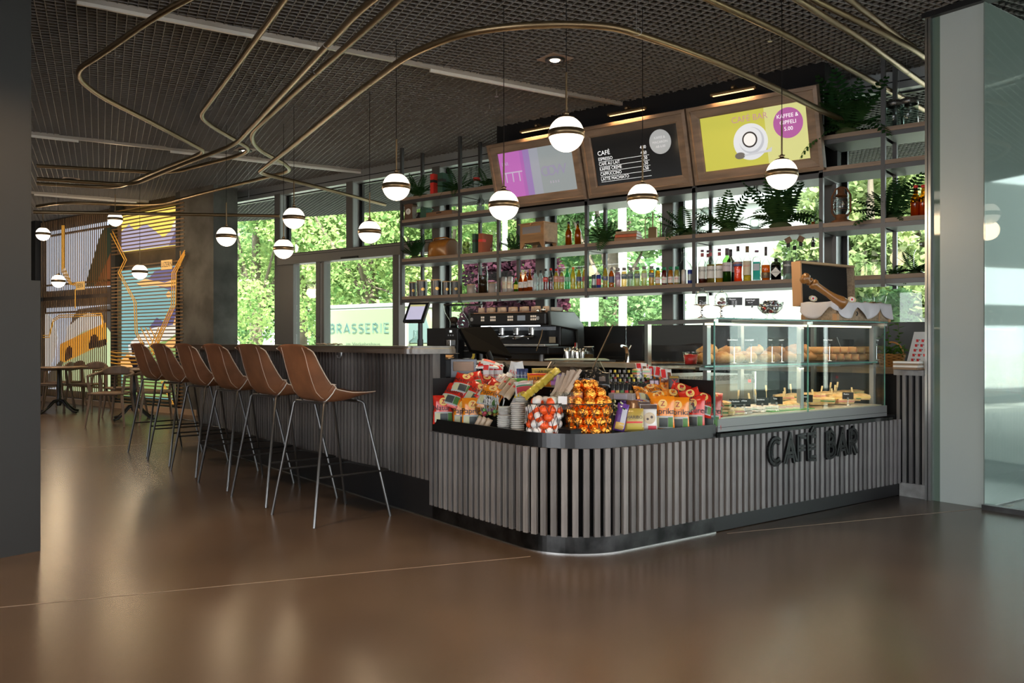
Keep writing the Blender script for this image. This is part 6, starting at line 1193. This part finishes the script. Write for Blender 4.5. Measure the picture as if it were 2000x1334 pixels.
for i in range(26):
    p = TL(1086+1.5*i+R.uniform(-2,2), 758-.5*i+R.uniform(-6,6), .34+R.uniform(-.02,.12)); o = ob('wrapped_spoon', MB().box(-.008,.008,-.002,.002,-.075,.075), mat('kraft_wrap', (.50,.40,.32), .8, bump=.3), None, p, (-.5+R.uniform(-.2,.2),R.uniform(.2,.6),.6), (1,1,1)); tag(o, 'paper wrapped wooden spoon in the sheaf behind the foil balls', 'cutlery', 'paper wrapped spoons')
p = TL(1106,782,.28); t = thing('acrylic_holder', 'clear acrylic bin with white ticket holding the wrapped spoons', 'holder', p, .6); ob('bin', MB().box(-.09,.09,-.03,-.027,-.05,.05).box(-.09,-.087,-.03,.12,-.05,.05).box(.087,.09,-.03,.12,-.05,.05), m_clear, t); ob('ticket', MB().box(-.045,.005,-.033,-.031,-.02,.025), wht, t)
p = TL(1071,778,.25); t = thing('muffin_cases', 'row of white fluted paper cases behind the egg basket', 'paper cases', (p.x,p.y,.70), .6)
for k in range(7): ob('case', MB().lathe([(.020,0),(.026,.022)], 14), MATS['paper_white'], t, (-.05+.015*k,0,0), (0,1.2,0))
# right half, back
R = random.Random(12)
for row in range(3):
    for i in range(9):
        px = 1184+9*i+4*row; p = TR(px, 757-9*row, .54+.08*row) if px > 1178 else None; c = ((.02,.02,.02),(.5,.03,.03),(.10,.25,.05),(.05,.05,.06))[(i*3+row)%4]
        t = thing('mini_bottle', 'small black capped syrup bottle in the '+('front','middle','rear')[row]+' row at the back right', 'bottle', (p.x,p.y,p.z-.03), group='small black capped bottles, '+('front','middle','rear')[row]+' row'); ob('body', MB().lathe([(0,0),(.014,0),(.014,.05),(.006,.06),(.006,.07)], 10), mc('mini_dark',(.02,.018,.015),rough=.15), t); ob('cap', MB().cyl(0,0,.066,.082,.008,10), (gry, yel)[(i+row)%3 == 0], t)
        if row > 0: ob('band', MB().lathe([(.0145,.015),(.0145,.04)], 10), mc('mini_lab%d'%((i*3+row)%4), c), t)
for i in range(9): p = TR(1196+9*i, 763, .50); packet('liquorice_packet', 'slim black liquorice packet in the row behind the foil balls', 'sweets', p, .035, .10, .01, f_bk, (-.2,0,.8), (('p',(-.3,.3,-.3,.0),(rt,gold,pg)[i%3]),), 'slim black liquorice packets')
for i in range(4):
    p = TR(1242+20*(i%2), 741-14*(i//2), .66); t = thing('burger_sweet', ('lower left','lower right','upper left','upper right')[i]+' gummy burger in a clear pack at the back right', 'sweets', p, .7)
    for k, (z, c, r) in enumerate(((-.014,(.80,.45,.12),.026),(-.004,(.75,.12,.03),.027),(.003,(.15,.4,.05),.028),(.014,(.80,.45,.12),.026))): ob('layer', MB().ball((0,0,z), r, 14, 6, sz=.32), mc('burger%d'%k, c, rough=.35), t)
    ob('clear_pack', MB().box(-.03,.03,-.03,.03,-.024,.026), m_clear, t)
for i in range(3): pkt(('left','middle','right')[i]+' purple white caramel bar on the right tray step', 'R', 1273+9*i, 753, .50, .030, .085, .010, f_br, (-.15,0,.8), (('p',(-.42,.42,-.35,.35),mc('bar_white',(.6,.5,.6))),('t',('SNICK',.016,.0),mc('bar_blue',(.08,.05,.3)))))
for i in range(3): pkt(('left','middle','right')[i]+' orange chunky bar standing on the right tray step', 'R', 1293+8*i, 751, .46, .032, .11, .012, f_or, (-.15,.1,.8), (('p',(-.4,.4,.1,.42),mc('choc_print',(.2,.06,.02))),('t',('BIG',.014,.25),wt)))
for i in range(3): pkt(('left','middle','right')[i]+' small orange topped bar behind the caramel bars', 'R', 1272+10*i, 739, .62, .035, .05, .010, f_or, (-.2,0,.8), (('p',(-.3,.3,-.2,.3),f_br),))
pkt('brown and gold chocolate bag with red cross print at the right', 'R', 1316, 748, .42, .07, .09, .015, f_br, (-.2,0,.7), (('t',('X',.05,.0),rt),('p',(-.4,.4,.3,.45),gold)))
for i in range(5): pkt(('first','second','third','fourth','fifth')[i]+' white and red chocolate packet at the top back right', 'R', 1253+12*i, 719+3*i, .74, .075, .07, .014, f_wh, (-.4,.3*(i%2),.8), (('p',(-.45,-.1,-.4,.4),rt),('p',(.05,.35,-.3,.1),mc('choc_print',(.2,.06,.02)))))
pkt('gold gummy bear bag in the front row right of the foil balls', 'R', 1238, 820, .10, .115, .13, .02, f_go, (-.15,0,.75), (('t',('HARIBO',.026,.10),pb),('p',(-.4,.4,-.15,-.08),rt),('p',(-.38,.38,-.42,-.17),mc('gummy_print',(.50,.40,.06)))))
pkt('purple biscuit packet leaning beside the gold gummy bag', 'R', 1213, 815, .13, .07, .16, .02, f_pu, (-.15,.25,.8), (('p',(-.1,.35,-.4,.3),mc('lilac_print',(.5,.5,.6))),('p',(-.4,.3,-.45,-.2),gold)))
pkt('white cookie packet with brown band next to the orange crisps', 'R', 1267, 816, .09, .10, .155, .022, f_wh, (-.12,0,.75), (('p',(-.48,.48,.32,.48),f_br),('d',(.034,-.02),mc('cookie_print',(.60,.50,.35))),('d',(.008,.02,.12),f_br),('d',(.007,-.05,-.12),f_br),('p',(-.1,.4,-.44,-.3),mc('berry_print',(.55,.06,.08)))))
pkt('crumpled brown foil cookie packet behind the gold bag', 'R', 1243, 797, .2, .12, .10, .025, foil('copper',(.22,.10,.05)), (-.5,.1,.8)); pkt('purple foil packet lying behind the white cookie packet', 'R', 1236, 790, .26, .14, .07, .02, f_pu, (-.8,0,.8)); pkt('second brown topped cookie packet behind the first', 'R', 1256, 806, .15, .09, .13, .02, f_wh, (-.2,0,.8), (('p',(-.48,.48,.25,.48),f_br),))
p = TR(1215,774,.34); t = thing('clear_box', 'low clear plastic box of coins tray behind the flower sprig', 'box', p, TB+.5); ob('box', MB().box(-.075,.075,-.03,.03,-.02,.02), mat('clear_plastic', (.55,.5,.5), .2, alpha=.5), t, bev=.004); ob('ticket', MB().box(-.04,.04,-.032,-.03,-.014,.014), mc('ticket_lilac',(.45,.42,.5)), t)
p = TR(1202,800,.2); t = thing('flower_sprig', 'sprig of small cream flowers with green leaves beside the foil balls', 'flowers', p); R = random.Random(2)
for k in range(28): ob('blossom', MB().ball((R.uniform(-.05,.05), R.uniform(-.02,.02), R.uniform(-.03,.05)), .006, 6, 4), mat('cream_flower', (.75,.72,.5), .7), t)
for k in range(9): ob('leaf', lf, None, t, (R.uniform(-.05,.04), 0, R.uniform(-.02,.07)), (R.uniform(-.5,.9), R.uniform(-1,1), R.uniform(0,6.28)), (.9,.9,1))
ob('stem', MB().tube([(0,0,-.09),(0,0,0),(-.01,0,.06)], .004, 5), m_stem, t)
for i in range(6): p = TL(1128+6*i, 747+2*(i%3), .66); packet('dark_bonbon', 'dark wrapped bonbon behind the foil balls', 'sweets', p, .06, .06, .02, (f_bk,f_bl,f_be)[i%3], (-.5,.4*i,.6), (), 'dark wrapped bonbons'); 
for i in range(7): p = TL(1122+9*i, 742-(i%2)*5, .78); packet('liquorice_bag', 'large black liquorice bag in the dark middle of the tray', 'sweets', p, .09, .10, .02, f_bk, (-.5,.3*(i%3),.6), (('p',(-.2,.2,-.2,.1),mc('dull_print',(.12,.10,.1))),), 'black liquorice bags')
# ================================================================ pastry case contents
def TR(px, py, d): return far(px, py, cross(px, bw(-d,0), bw(-d,3)))
m_crust = mat('pastry', (.46,.17,.035), .5, noise=.45, nscale=22, col2=(.68,.42,.16), bump=.35, bscale=40); m_crust2 = mat('pastry_dark', (.30,.11,.03), .5, noise=.5, nscale=22, col2=(.48,.22,.07), bump=.4, bscale=40); m_wrapb = mat('flatbread', (.55,.34,.15), .7, noise=.3, nscale=30, col2=(.45,.22,.08), bump=.2)
def croi_mesh(seed, L=.16, r=.035, bend=.05):
    R = random.Random(seed); m = MB(); P = []; rr = []
    n = 14
    for i in range(n+1): t = i/n*2-1; P.append((t*L/2, bend*t*t, .01-.01*t*t)); rr.append(r*(1-abs(t)**1.8*.8)*(1+.10*(i%2))+.003)
    m.tube(P, r, 10, rr=rr); return m.mesh('croissant_body')
CM = [croi_mesh(i, .15+.01*i, .034+.002*i, .02+.02*i) for i in range(3)]
def pastry(lab, px, z, d, kind, i, rz=None, grp=None):
    p = TR(px, 700, d); p.z = z; t = thing(('croissant','nut_pastry','wrap_roll')[kind], lab, 'pastry', p, rz if rz is not None else TB+1.2+.5*sin(i*2.3), grp)
    if kind < 2: o = ob('dough', CM[i%3], None, t); o.data.materials.clear() if False else None; me = CM[i%3].copy(); me.materials.append((m_crust, m_crust2)[kind]); o.data = me
    else:
        ob('flatbread', MB().tube([(-.085,0,0),(-.06,0,.0),(.06,0,.002),(.085,0,0)], .027, 12, rr=[.024,.027,.027,.024]), m_wrapb, t); ob('filling', MB().tube([(.078,0,0),(.088,0,0)], .017, 10), mat('rust_filling', (.45,.14,.04), .6), t)
        ob('filling', MB().tube([(-.088,0,0),(-.078,0,0)], .017, 10), MATS['rust_filling'], t)
    return t
i = 0
def seqlab(n): return ('first','second','third','fourth','fifth','sixth','seventh','eighth','ninth','tenth','eleventh','twelfth')[n]
for n, px in enumerate((1377,1393,1409,1424,1438,1452,1466,1480,1494)): pastry(seqlab(n)+' croissant from the left in the lower layer', px, 1.035, .22+.05*(n%2), 0, n)
for n, px in enumerate((1386,1432,1477)): pastry(('left','middle','right')[n]+' croissant lying on top of the others', px, 1.085, .24, 0, n+1, TB+1.5)
for n, px in enumerate((1508,1521,1534,1547,1560,1573)): pastry(seqlab(n)+' dark nut pastry from the left, lower layer', px, 1.035, .22+.05*(n%2), 1, n)
for n, px in enumerate((1516,1552,1566)): pastry(('left','middle','right')[n]+' dark nut pastry lying on top', px, 1.083, .24, 1, n, TB+1.2)
for n in range(7): pastry(seqlab(n)+' rolled wrap from the left, lower layer', 1594+15*n, 1.033, .25, 2, n, TB+.35)
for n in range(7): pastry(seqlab(n)+' rolled wrap from the left, upper layer', 1585+16*n, 1.084, .25, 2, n, TB+.35)
for (a, b, lb) in ((1.10,1.92,'black slate tray under the croissants and nut pastries'),(2.06,2.93,'black slate tray under the rolled wraps')):
    o = ob('slate_tray', MB().box(-.42,-.06,a,b,1.0035,1.009), m_blk, None, loc=(OX,OY,0), rot=(0,0,TB)); tag(o, lb, 'tray')
for n, px in enumerate((1349,1366)):
    p = TR(px, 700, .22+.06*n); p.z = 1.004; t = thing('salad_pot', ('front','rear')[n]+' clear pot of red fruit salad left of the croissants', 'pot', p); ob('pot', MB().lathe([(0,0),(.036,0),(.048,.075),(.05,.078)], 20), m_clear, t); ob('fruit', MB().lathe([(0,.003),(.034,.003),(.045,.062),(0,.068)], 18), mat('red_fruit', (.75,.04,.03), .25, bump=.6, bscale=35, noise=.5, nscale=25), t); ob('pot_lid', MB().cyl(0,0,.078,.082,.052,20), m_clear, t)
def pricecard(lab, px, py, d, z, txt, w=.085, h=.055, tall=.12):
    p = TR(px, 700, d); p.z = z; t = thing('price_card', lab, 'sign', p, face(p,.95)); ob('card', MB().box(-w/2,w/2,-.0015,.0015,tall-.01,tall-.01+h), m_matte, t, rot=(-.12,0,0)); ob('stem', MB().tube([(0,0,.004),(0,0,tall)], .003, 6), m_chrome, t); ob('foot', MB().lathe([(0,0),(.02,0),(.016,.006),(0,.008)], 14), m_chrome, t); ob('clip', MB().cb(0,-.003,tall-.005,.012,.006,.02), m_chrome, t)
    text(txt, .013, mt, t, (-.01,-.016,tall+h*.55), scale=(.9,1,1)); 
for px, lb, tx in ((1434,'black price card above the third croissant','Gipfel Nature'),(1467,'black price card in the middle of the croissants','Laugengipfel'),(1508,'black price card at the first nut pastries','Nuss'),(1527,'black price card at the second nut pastries','Nussgipfel'),(1620,'black price card before the rolled wraps','Wrap Poulet'),(1712,'black price card at the right end of the upper shelf','Wrap Vegi')): pricecard(lb, px, 660, .12, 1.01, tx)
for px, lb, tx in ((1436,'black price card left of two overlapping ones, lower shelf','Swiss Sandwich'),(1454,'black price card right of two overlapping ones, lower shelf','Fleischkäse'),(1489,'black price card before the sugared pastries','Speckbrot'),(1517,'black price card before the green tray','Tuna'),(1576,'black price card behind the middle post, lower shelf','Focaccia'),(1656,'black price card before the flat breads at right','Rustico')): pricecard(lb, px, 780, .08, .692, tx, .075, .05, .055)
R = random.Random(4)
m_sugar = mat('sugared_pastry', (.62,.45,.36), .7, noise=.5, nscale=40, col2=(.8,.74,.7), bump=.3); m_foc = mat('focaccia', (.62,.33,.09), .55, noise=.4, nscale=18, col2=(.8,.6,.3), bump=.3); m_ham = mc('ham', (.75,.28,.22)); m_pick = mat('pick_wood', (.62,.48,.25), .6)
def sand(lab, px, d, z, m, w=.10, k=0, grp=None, filling=True):
    p = TR(px, 790, d); p.z = z; t = thing('sandwich', lab, 'sandwich', p, TB+.8+.3*sin(px), grp)
    ob('bread', MB().grid(lambda u, v: ((u-.5)*w, (v-.5)*w*.8, .035+.012*sin(pi*u)*sin(pi*v)), 6, 6).box(-w/2,w/2,-w*.4,w*.4,.022,.036), m, t, bev=.003); ob('base_bread', MB().box(-w/2,w/2,-w*.4,w*.4,0,.014), m, t, bev=.003)
    if filling: ob('filling', MB().box(-w*.52,w*.52,-w*.43,w*.43,.014,.022), (m_ham, pg, mc('cheese',(.85,.65,.2)))[k%3], t)
    return t
for n, px in enumerate((1398,1412)): sand(('left','right')[n]+' toasted sandwich at the left end of the lower shelf', px, .10, .735, m_foc, .09, n)
for n, px in enumerate((1402,1418,1434)): sand(('left','middle','right')[n]+' sandwich on the tray under the toasted ones', px, .10, .692, m_foc, .10, n+1)
for n, px in enumerate((1455,1468,1481,1494,1507)): sand(seqlab(n)+' sugared pastry square from the left', px, .12+.03*(n%2), .692, m_sugar, .09, n, filling=False)
for n, px in enumerate((1520,1533,1546,1559)): sand(seqlab(n)+' ham sandwich on the green tray', px, .12, .696, m_foc, .09, 0)
for n in range(9): sand(seqlab(n)+' golden flat bread from the middle post', 1545+17*n, .16+.05*(n%2), .70+.01*(n%3), m_foc, .12, n)
for n in range(8): sand(seqlab(n)+' golden flat bread in the rear row', 1530+20*n, .32, .735, m_foc, .13, n)
o = ob('green_tray', MB().box(-.30,-.05,1.78,2.25,.691,.696), mc('leaf_green', (.10,.38,.06)), None, loc=(OX,OY,0), rot=(0,0,TB)); tag(o, 'green tray liner under the ham sandwiches', 'tray')
for n, px in enumerate((1466,1478,1497,1528,1535,1546,1590,1602,1620,1627,1630,1633,1667,1441)):
    p = TR(px, 790, .2+.04*(n%3)); p.z = .725+.02*(n%3); t = thing('wooden_pick', 'pale wooden skewer standing upright in a sandwich', 'skewer', p, rot=(R.uniform(-.15,.15),R.uniform(-.2,.2),face(p)), group='wooden skewers in the sandwiches'); ob('paddle', MB().box(-.006,.006,-.001,.001,.045,.085), m_pick, t, bev=.0009); ob('shaft', MB().box(-.0018,.0018,-.001,.001,-.02,.05), m_pick, t)
p = TR(1600, 715, .75); t = thing('white_tub', 'white plastic tub on the worktop behind the case', 'tub', (p.x,p.y,.948), TB+1.4); ob('tub', MB().lathe([(0,0),(.16,0),(.175,.01),(.185,.11),(.178,.11),(.165,.012),(0,.012)], 4, smooth=False), wht, t, (0,0,0), (0,0,pi/4), bev=.01)
ob('label', MB().box(-.05,.05,-.132,-.13,.03,.07), paper, t)
p = TR(1520, 706, .9); t = thing('bread_board', 'black board with red knife case on the worktop behind the pastries', 'board', (p.x,p.y,.948), TB+1.2); ob('board', MB().box(-.3,.3,-.12,.12,0,.01), m_blk, t, bev=.002); ob('red_sleeve', MB().box(.0,.22,-.03,.03,.01,.022), red, t, bev=.004)
p = TR(1655, 690, .9); t = thing('steel_pot', 'steel whisk pot on the worktop seen through the case', 'pot', (p.x,p.y,.948)); ob('pot', MB().lathe([(0,0),(.05,0),(.06,.15),(.057,.15)], 18), m_steel, t); ob('whisk', MB().tube([(-.02,0,.05),(-.09,0,.24)], .004, 5), m_steel, t); ob('mug', MB().cyl(.01,0,.15,.22,.045,16), m_matte, t)
# ---- on top of the case
ZT = 1.2935
for n, px in enumerate((1371,1409)):
    p = TR(px, 600, .14); p.z = ZT; t = thing('glass_cloche', ('left','right')[n]+' small glass cloche on a steel foot', 'cloche', p); ob('stand', MB().lathe([(0,0),(.03,0),(.028,.004),(.008,.012),(.006,.03),(.011,.04),(.006,.05),(.006,.068),(.02,.078),(.05,.082),(.05,.086),(0,.086)], 24), m_chrome, t)
    ob('dome', MB().lathe([(.042,.087),(.042,.135),(.034,.158),(.014,.170),(0,.172)], 24), m_wg, t); ob('dome_knob', MB().ball((0,0,.182), .010, 10, 8), m_wg, t)
    if n == 0: ob('macaron_tower', MB().cyl(0,0,.088,.135,.026,18), mat('cocoa', (.03,.02,.018), .6), t)
    else: ob('macaron', MB().ball((-.012,0,.100), .016, 12, 8, sz=.7).ball((.014,.0,.100), .016, 12, 8, sz=.7), mc('berry_macaron',(.3,.08,.09)), t); ob('macaron', MB().ball((0,.01,.122), .016, 12, 8, sz=.7), mc('cream_macaron',(.6,.5,.42)), t)
for px, lb, tx, w in ((1434,'grey price card with two columns beside the cloche','Macaron',.10),(1469,'grey price card with sweet name beside the bonbon bowl','Lindt Kugel',.09)):
    p = TR(px, 600, .14); p.z = ZT; t = thing('price_card', lb, 'sign', p, face(p,.95)); ob('card', MB().box(-w/2,w/2,-.0015,.0015,.088,.138), mat('card_slate', (.045,.045,.047), .5), t); text(tx, .013, mt, t, (-.01,-.003,.126), scale=(.9,1,1))
    if w > .095:
        for k in range(3): text('1 Stk   2.50', .008, mt, t, (.0,-.003,.113-.009*k), scale=(.9,1,1))
    else: text('Stk 1.50', .009, mt, t, (-.012,-.003,.110))
    ob('stem', MB().tube([(0,0,.004),(0,0,.09)], .003, 6), m_chrome, t); ob('foot', MB().lathe([(0,0),(.022,0),(.018,.006),(0,.010)], 14), m_chrome, t); ob('clip', MB().cb(0,-.003,.086,.012,.006,.02), m_chrome, t)
p = TR(1504, 600, .14); p.z = ZT; t = thing('glass_bowl', 'footed glass bowl heaped with silver wrapped bonbons', 'bowl', p); pbw = p.copy()
ob('bowl', MB().lathe([(0,0),(.042,0),(.04,.006),(.018,.02),(.02,.032),(.05,.045),(.078,.075),(.088,.118),(.085,.118)], 28), m_wg, t)
bb_ = [crinkle(.013, 20+s, 8, 6, .25) for s in range(3)]; 
for q_, c in zip(bb_, ((.5,.5,.5),(.45,.45,.48),(.35,.05,.05))): q_.materials.append(mat('bonbon%.2f'%c[1], c, .22, metal=.9))
R = random.Random(8)
for k in range(60):
    lay = k//15; a = R.uniform(0,6.28); rr = (.045,.06,.066,.05)[lay]*sqrt(R.random()); o = ob('bonbon', bb_[2 if k%9 == 4 else k%2], None, None, (p.x+rr*cos(a), p.y+rr*sin(a), ZT+.056+.020*lay), (R.random()*6,R.random()*6,0)); tag(o, ('red' if k%9 == 4 else 'silver')+' wrapped bonbon, '+('lowest','second','third','top')[lay]+' layer in the footed glass bowl', 'sweet', ('red' if k%9 == 4 else 'silver')+' bonbons, '+('lowest','second','third','top')[lay]+' layer')
# open picnic suitcase
x0, x1, y0, y1 = -.31, -.030, 2.475, 3.17; o_ = bw((x0+x1)/2, (y0+y1)/2, ZT); sc_ = thing('picnic_suitcase', 'open woven suitcase with leather corners and raised black lined lid on the case', 'suitcase', o_, TB)
hx, hy = (x1-x0)/2, (y1-y0)/2; m_wv = mat('woven_straw', (.42,.31,.20), .8, noise=.35, nscale=60, bump=.5, bscale=90); m_cl = mat('corner_leather', (.50,.27,.12), .5)
b = MB().box(-hx,hx,-hy,hy,0,.008).box(hx-.008,hx,-hy,hy,0,.128).box(-hx,-hx+.008,-hy,hy,0,.128).box(-hx,hx,-hy,-hy+.008,0,.128).box(-hx,hx,hy-.008,hy,0,.128); ob('base', b, m_wv, sc_)
for sx in (-1,1):
    for sy in (-1,1): ob('corner', MB().box(sx*hx-.03 if sx > 0 else -hx-.003, hx+.003 if sx > 0 else -hx+.03, sy*hy-.03 if sy > 0 else -hy-.003, hy+.003 if sy > 0 else -hy+.03, 0, .05), m_cl, sc_)
ob('strap', MB().box(hx,hx+.003,hy-.16,hy-.145,0,.128), m_cl, sc_); ob('latch', MB().tube([(hx+.008,-.11,.07),(hx+.016,-.11,.055),(hx+.008,-.11,.04)], .004, 6), m_blk, sc_)
ld = ob('lid', MB().box(-.07,-.062,-hy,hy,0,.325).box(-.07,0,-hy,-hy+.012,0,.325).box(-.07,0,hy-.012,hy,0,.325).box(-.07,0,-hy,hy,.313,.325), m_wv, sc_, (-hx+.0,0,.115), (0,-.04,0)); ob('lining', MB().box(-.062,-.058,-hy+.012,hy-.012,.0,.313), mat('black_lining', (.004,.004,.004), .8), ld)
ob('lid_edge', MB().box(-.072,.003,-hy-.003,-hy+.013,.0,.325), m_cl, ld); ob('lid_edge', MB().box(-.004,.003,-hy,hy,.31,.327), mat('piping_tan', (.45,.30,.16), .6), ld)
m_cloth = mat('linen_cloth', (.66,.64,.66), .85, bump=.15)
def drop(s):                                  # hem length along the rim
    return .035+.085*abs(sin(s*2.6+.4))
P0 = [(-hx,-hy),(hx,-hy),(hx,hy)]; tot = 2*hx+2*hy
def rim(s):
    d = s*tot
    if d < 2*hx: return (-hx+d, -hy, 0, -1)
    return (hx, -hy+(d-2*hx), 1, 0)
def clothf(u, v):
    x, y, nx, ny = rim(min(u, .999)); dr = drop(u*4.2); 
    if v < .3: k = v/.3; return (x-nx*.08*(1-k)+nx*.004, y-ny*.08*(1-k)+ny*.004, 0.138-.02*(1-k)+.006*sin(u*30))
    k = (v-.3)/.7; w = .006+.012*k*(1+sin(u*34)); return (x+nx*w, y+ny*w, 0.138-dr*k*(1.0))
cl = ob('cloth_napkin', MB().grid(clothf, 90, 12), m_cloth, None, o_, (0,0,TB), solid=.003); tag(cl, 'white linen cloth draped over the rim of the open suitcase', 'cloth')
ci = ob('cloth_lining', MB().grid(lambda u, v: ((u-.5)*2*hx*.9, (v-.5)*2*hy*.95, .105+.012*sin(u*9)*sin(v*11)), 20, 20), m_cloth, None, o_, (0,0,TB)); tag(ci, 'white linen cloth lying inside the open suitcase', 'cloth')
A1 = far(1574,545,5.95); A2 = far(1645,592,5.95); ax = (A2-A1); Lm = ax.length; t = thing('pepper_mill', 'tall turned wooden pepper mill leaning out of the open suitcase', 'pepper mill', A2); t.rotation_mode = 'QUATERNION'; t.rotation_quaternion = (-ax).to_track_quat('Z', 'Y')
m_mill = mat('mill_wood', (.36,.15,.035), .35, noise=.3, nscale=5, nstretch=(3,3,.5), coat=.4); ob('body', MB().lathe([(0,-.02),(.042,-.02),(.043,.02),(.03,.07),(.024,.12),(.026,Lm-.09),(.036,Lm-.075),(.036,Lm-.055),(.024,Lm-.045),(0,Lm-.045)], 22), m_mill, t); ob('head', MB().lathe([(.0,Lm-.045),(.028,Lm-.04),(.030,Lm-.03),(.024,Lm-.02),(.036,Lm-.01),(.040,Lm+.01),(.032,Lm+.03),(0,Lm+.038)], 22), m_mill, t)
for px, py, lb, c in ((1637,582,'octagonal beer mat with red and blue crest among the linen',(.62,.52,.40)),(1664,585,'cream bottle label tucked in the linen',(.60,.48,.30)),(1588,583,'red and white paper label behind the pepper mill',(.6,.04,.04))):
    p = far(px, py, 5.93); t = thing('beer_mat', lb, 'beer mat', p, rot=(-.3,.25,face(p)+.2)); ob('card', MB().prismy([(.030*cos(a+pi/8), .022*sin(a+pi/8)) for a in [2*pi*k/8 for k in range(8)]], -.002,.002), mat('mat%.2f'%c[0], c, .7), t); ob('rim_print', MB().prismy(disc(0,0,.016,14), -.0035,-.002), mc('mat_print',(.08,.08,.2)) if c[0] != .6 else wht, t); ob('crest', MB().prismy([(-.008,0),(0,-.012),(.008,0),(0,.008)], -.005,-.0035), rt, t)
for n, px in enumerate((1697,1714)):
    p = TR(px, 590, .09); p.z = ZT+.12; t = thing('wine_glass', ('upright','tilted')[n]+' stemless wine glass with corks in the suitcase', 'glass', p, rot=(0,.4*n,.0)); ob('bowl', MB().lathe([(0,0),(.025,.002),(.038,.03),(.038,.055),(.030,.09)], 24), m_wg, t)
    for k in range(5): q = ob('cork', MB().cyl(0,0,-.02,.02,.010,10), mat('cork', (.42,.22,.10), .8, noise=.4, nscale=60), None, (p.x+.018*cos(k*1.3), p.y+.018*sin(k*1.3), p.z+.012+.006*(k%2)), (1.3,k,k*.9)); tag(q, 'wine cork in the %s glass in the suitcase' % ('upright','tilted')[n], 'cork', 'corks in the %s glass' % ('upright','tilted')[n])
# odds and ends on the bar top
for n, px in enumerate((633,655)): p = far(px, 675, 6.9-.2*n); q = thing('paper_sachet', ('left','right')[n]+' crumpled beige paper lying on the bar top before the door', 'paper', bw(binv(p).x, .0, 1.121), TB); ob('sheet', MB().grid(lambda u, v: ((u-.5)*.12, (v-.5)*.08, .008+.008*sin(u*9+n)*sin(v*7)), 8, 6), mat('sachet_paper', (.55,.42,.3), .8), q, solid=.002)
# strip lamps and small ceiling fittings
for x, y, lb in ((956,211,'small glass sprinkler head below the ceiling near the long rail'),(970,184,'small black smoke probe below the ceiling near the long rail'),(1504,75,'small sprinkler head above the yellow screen'),(316,347,'small glass fitting under the ceiling near the crossing tubes')):
    p = onZ(x, y, CEIL-.03); t = thing('sprinkler_head', lb, 'sprinkler', p); ob('stem', MB().cyl(0,0,-.01,.06,.006,8), m_steel, t); ob('deflector', MB().cyl(0,0,-.025,-.02,.018,12), m_clear if 'glass' in lb else m_steel, t)
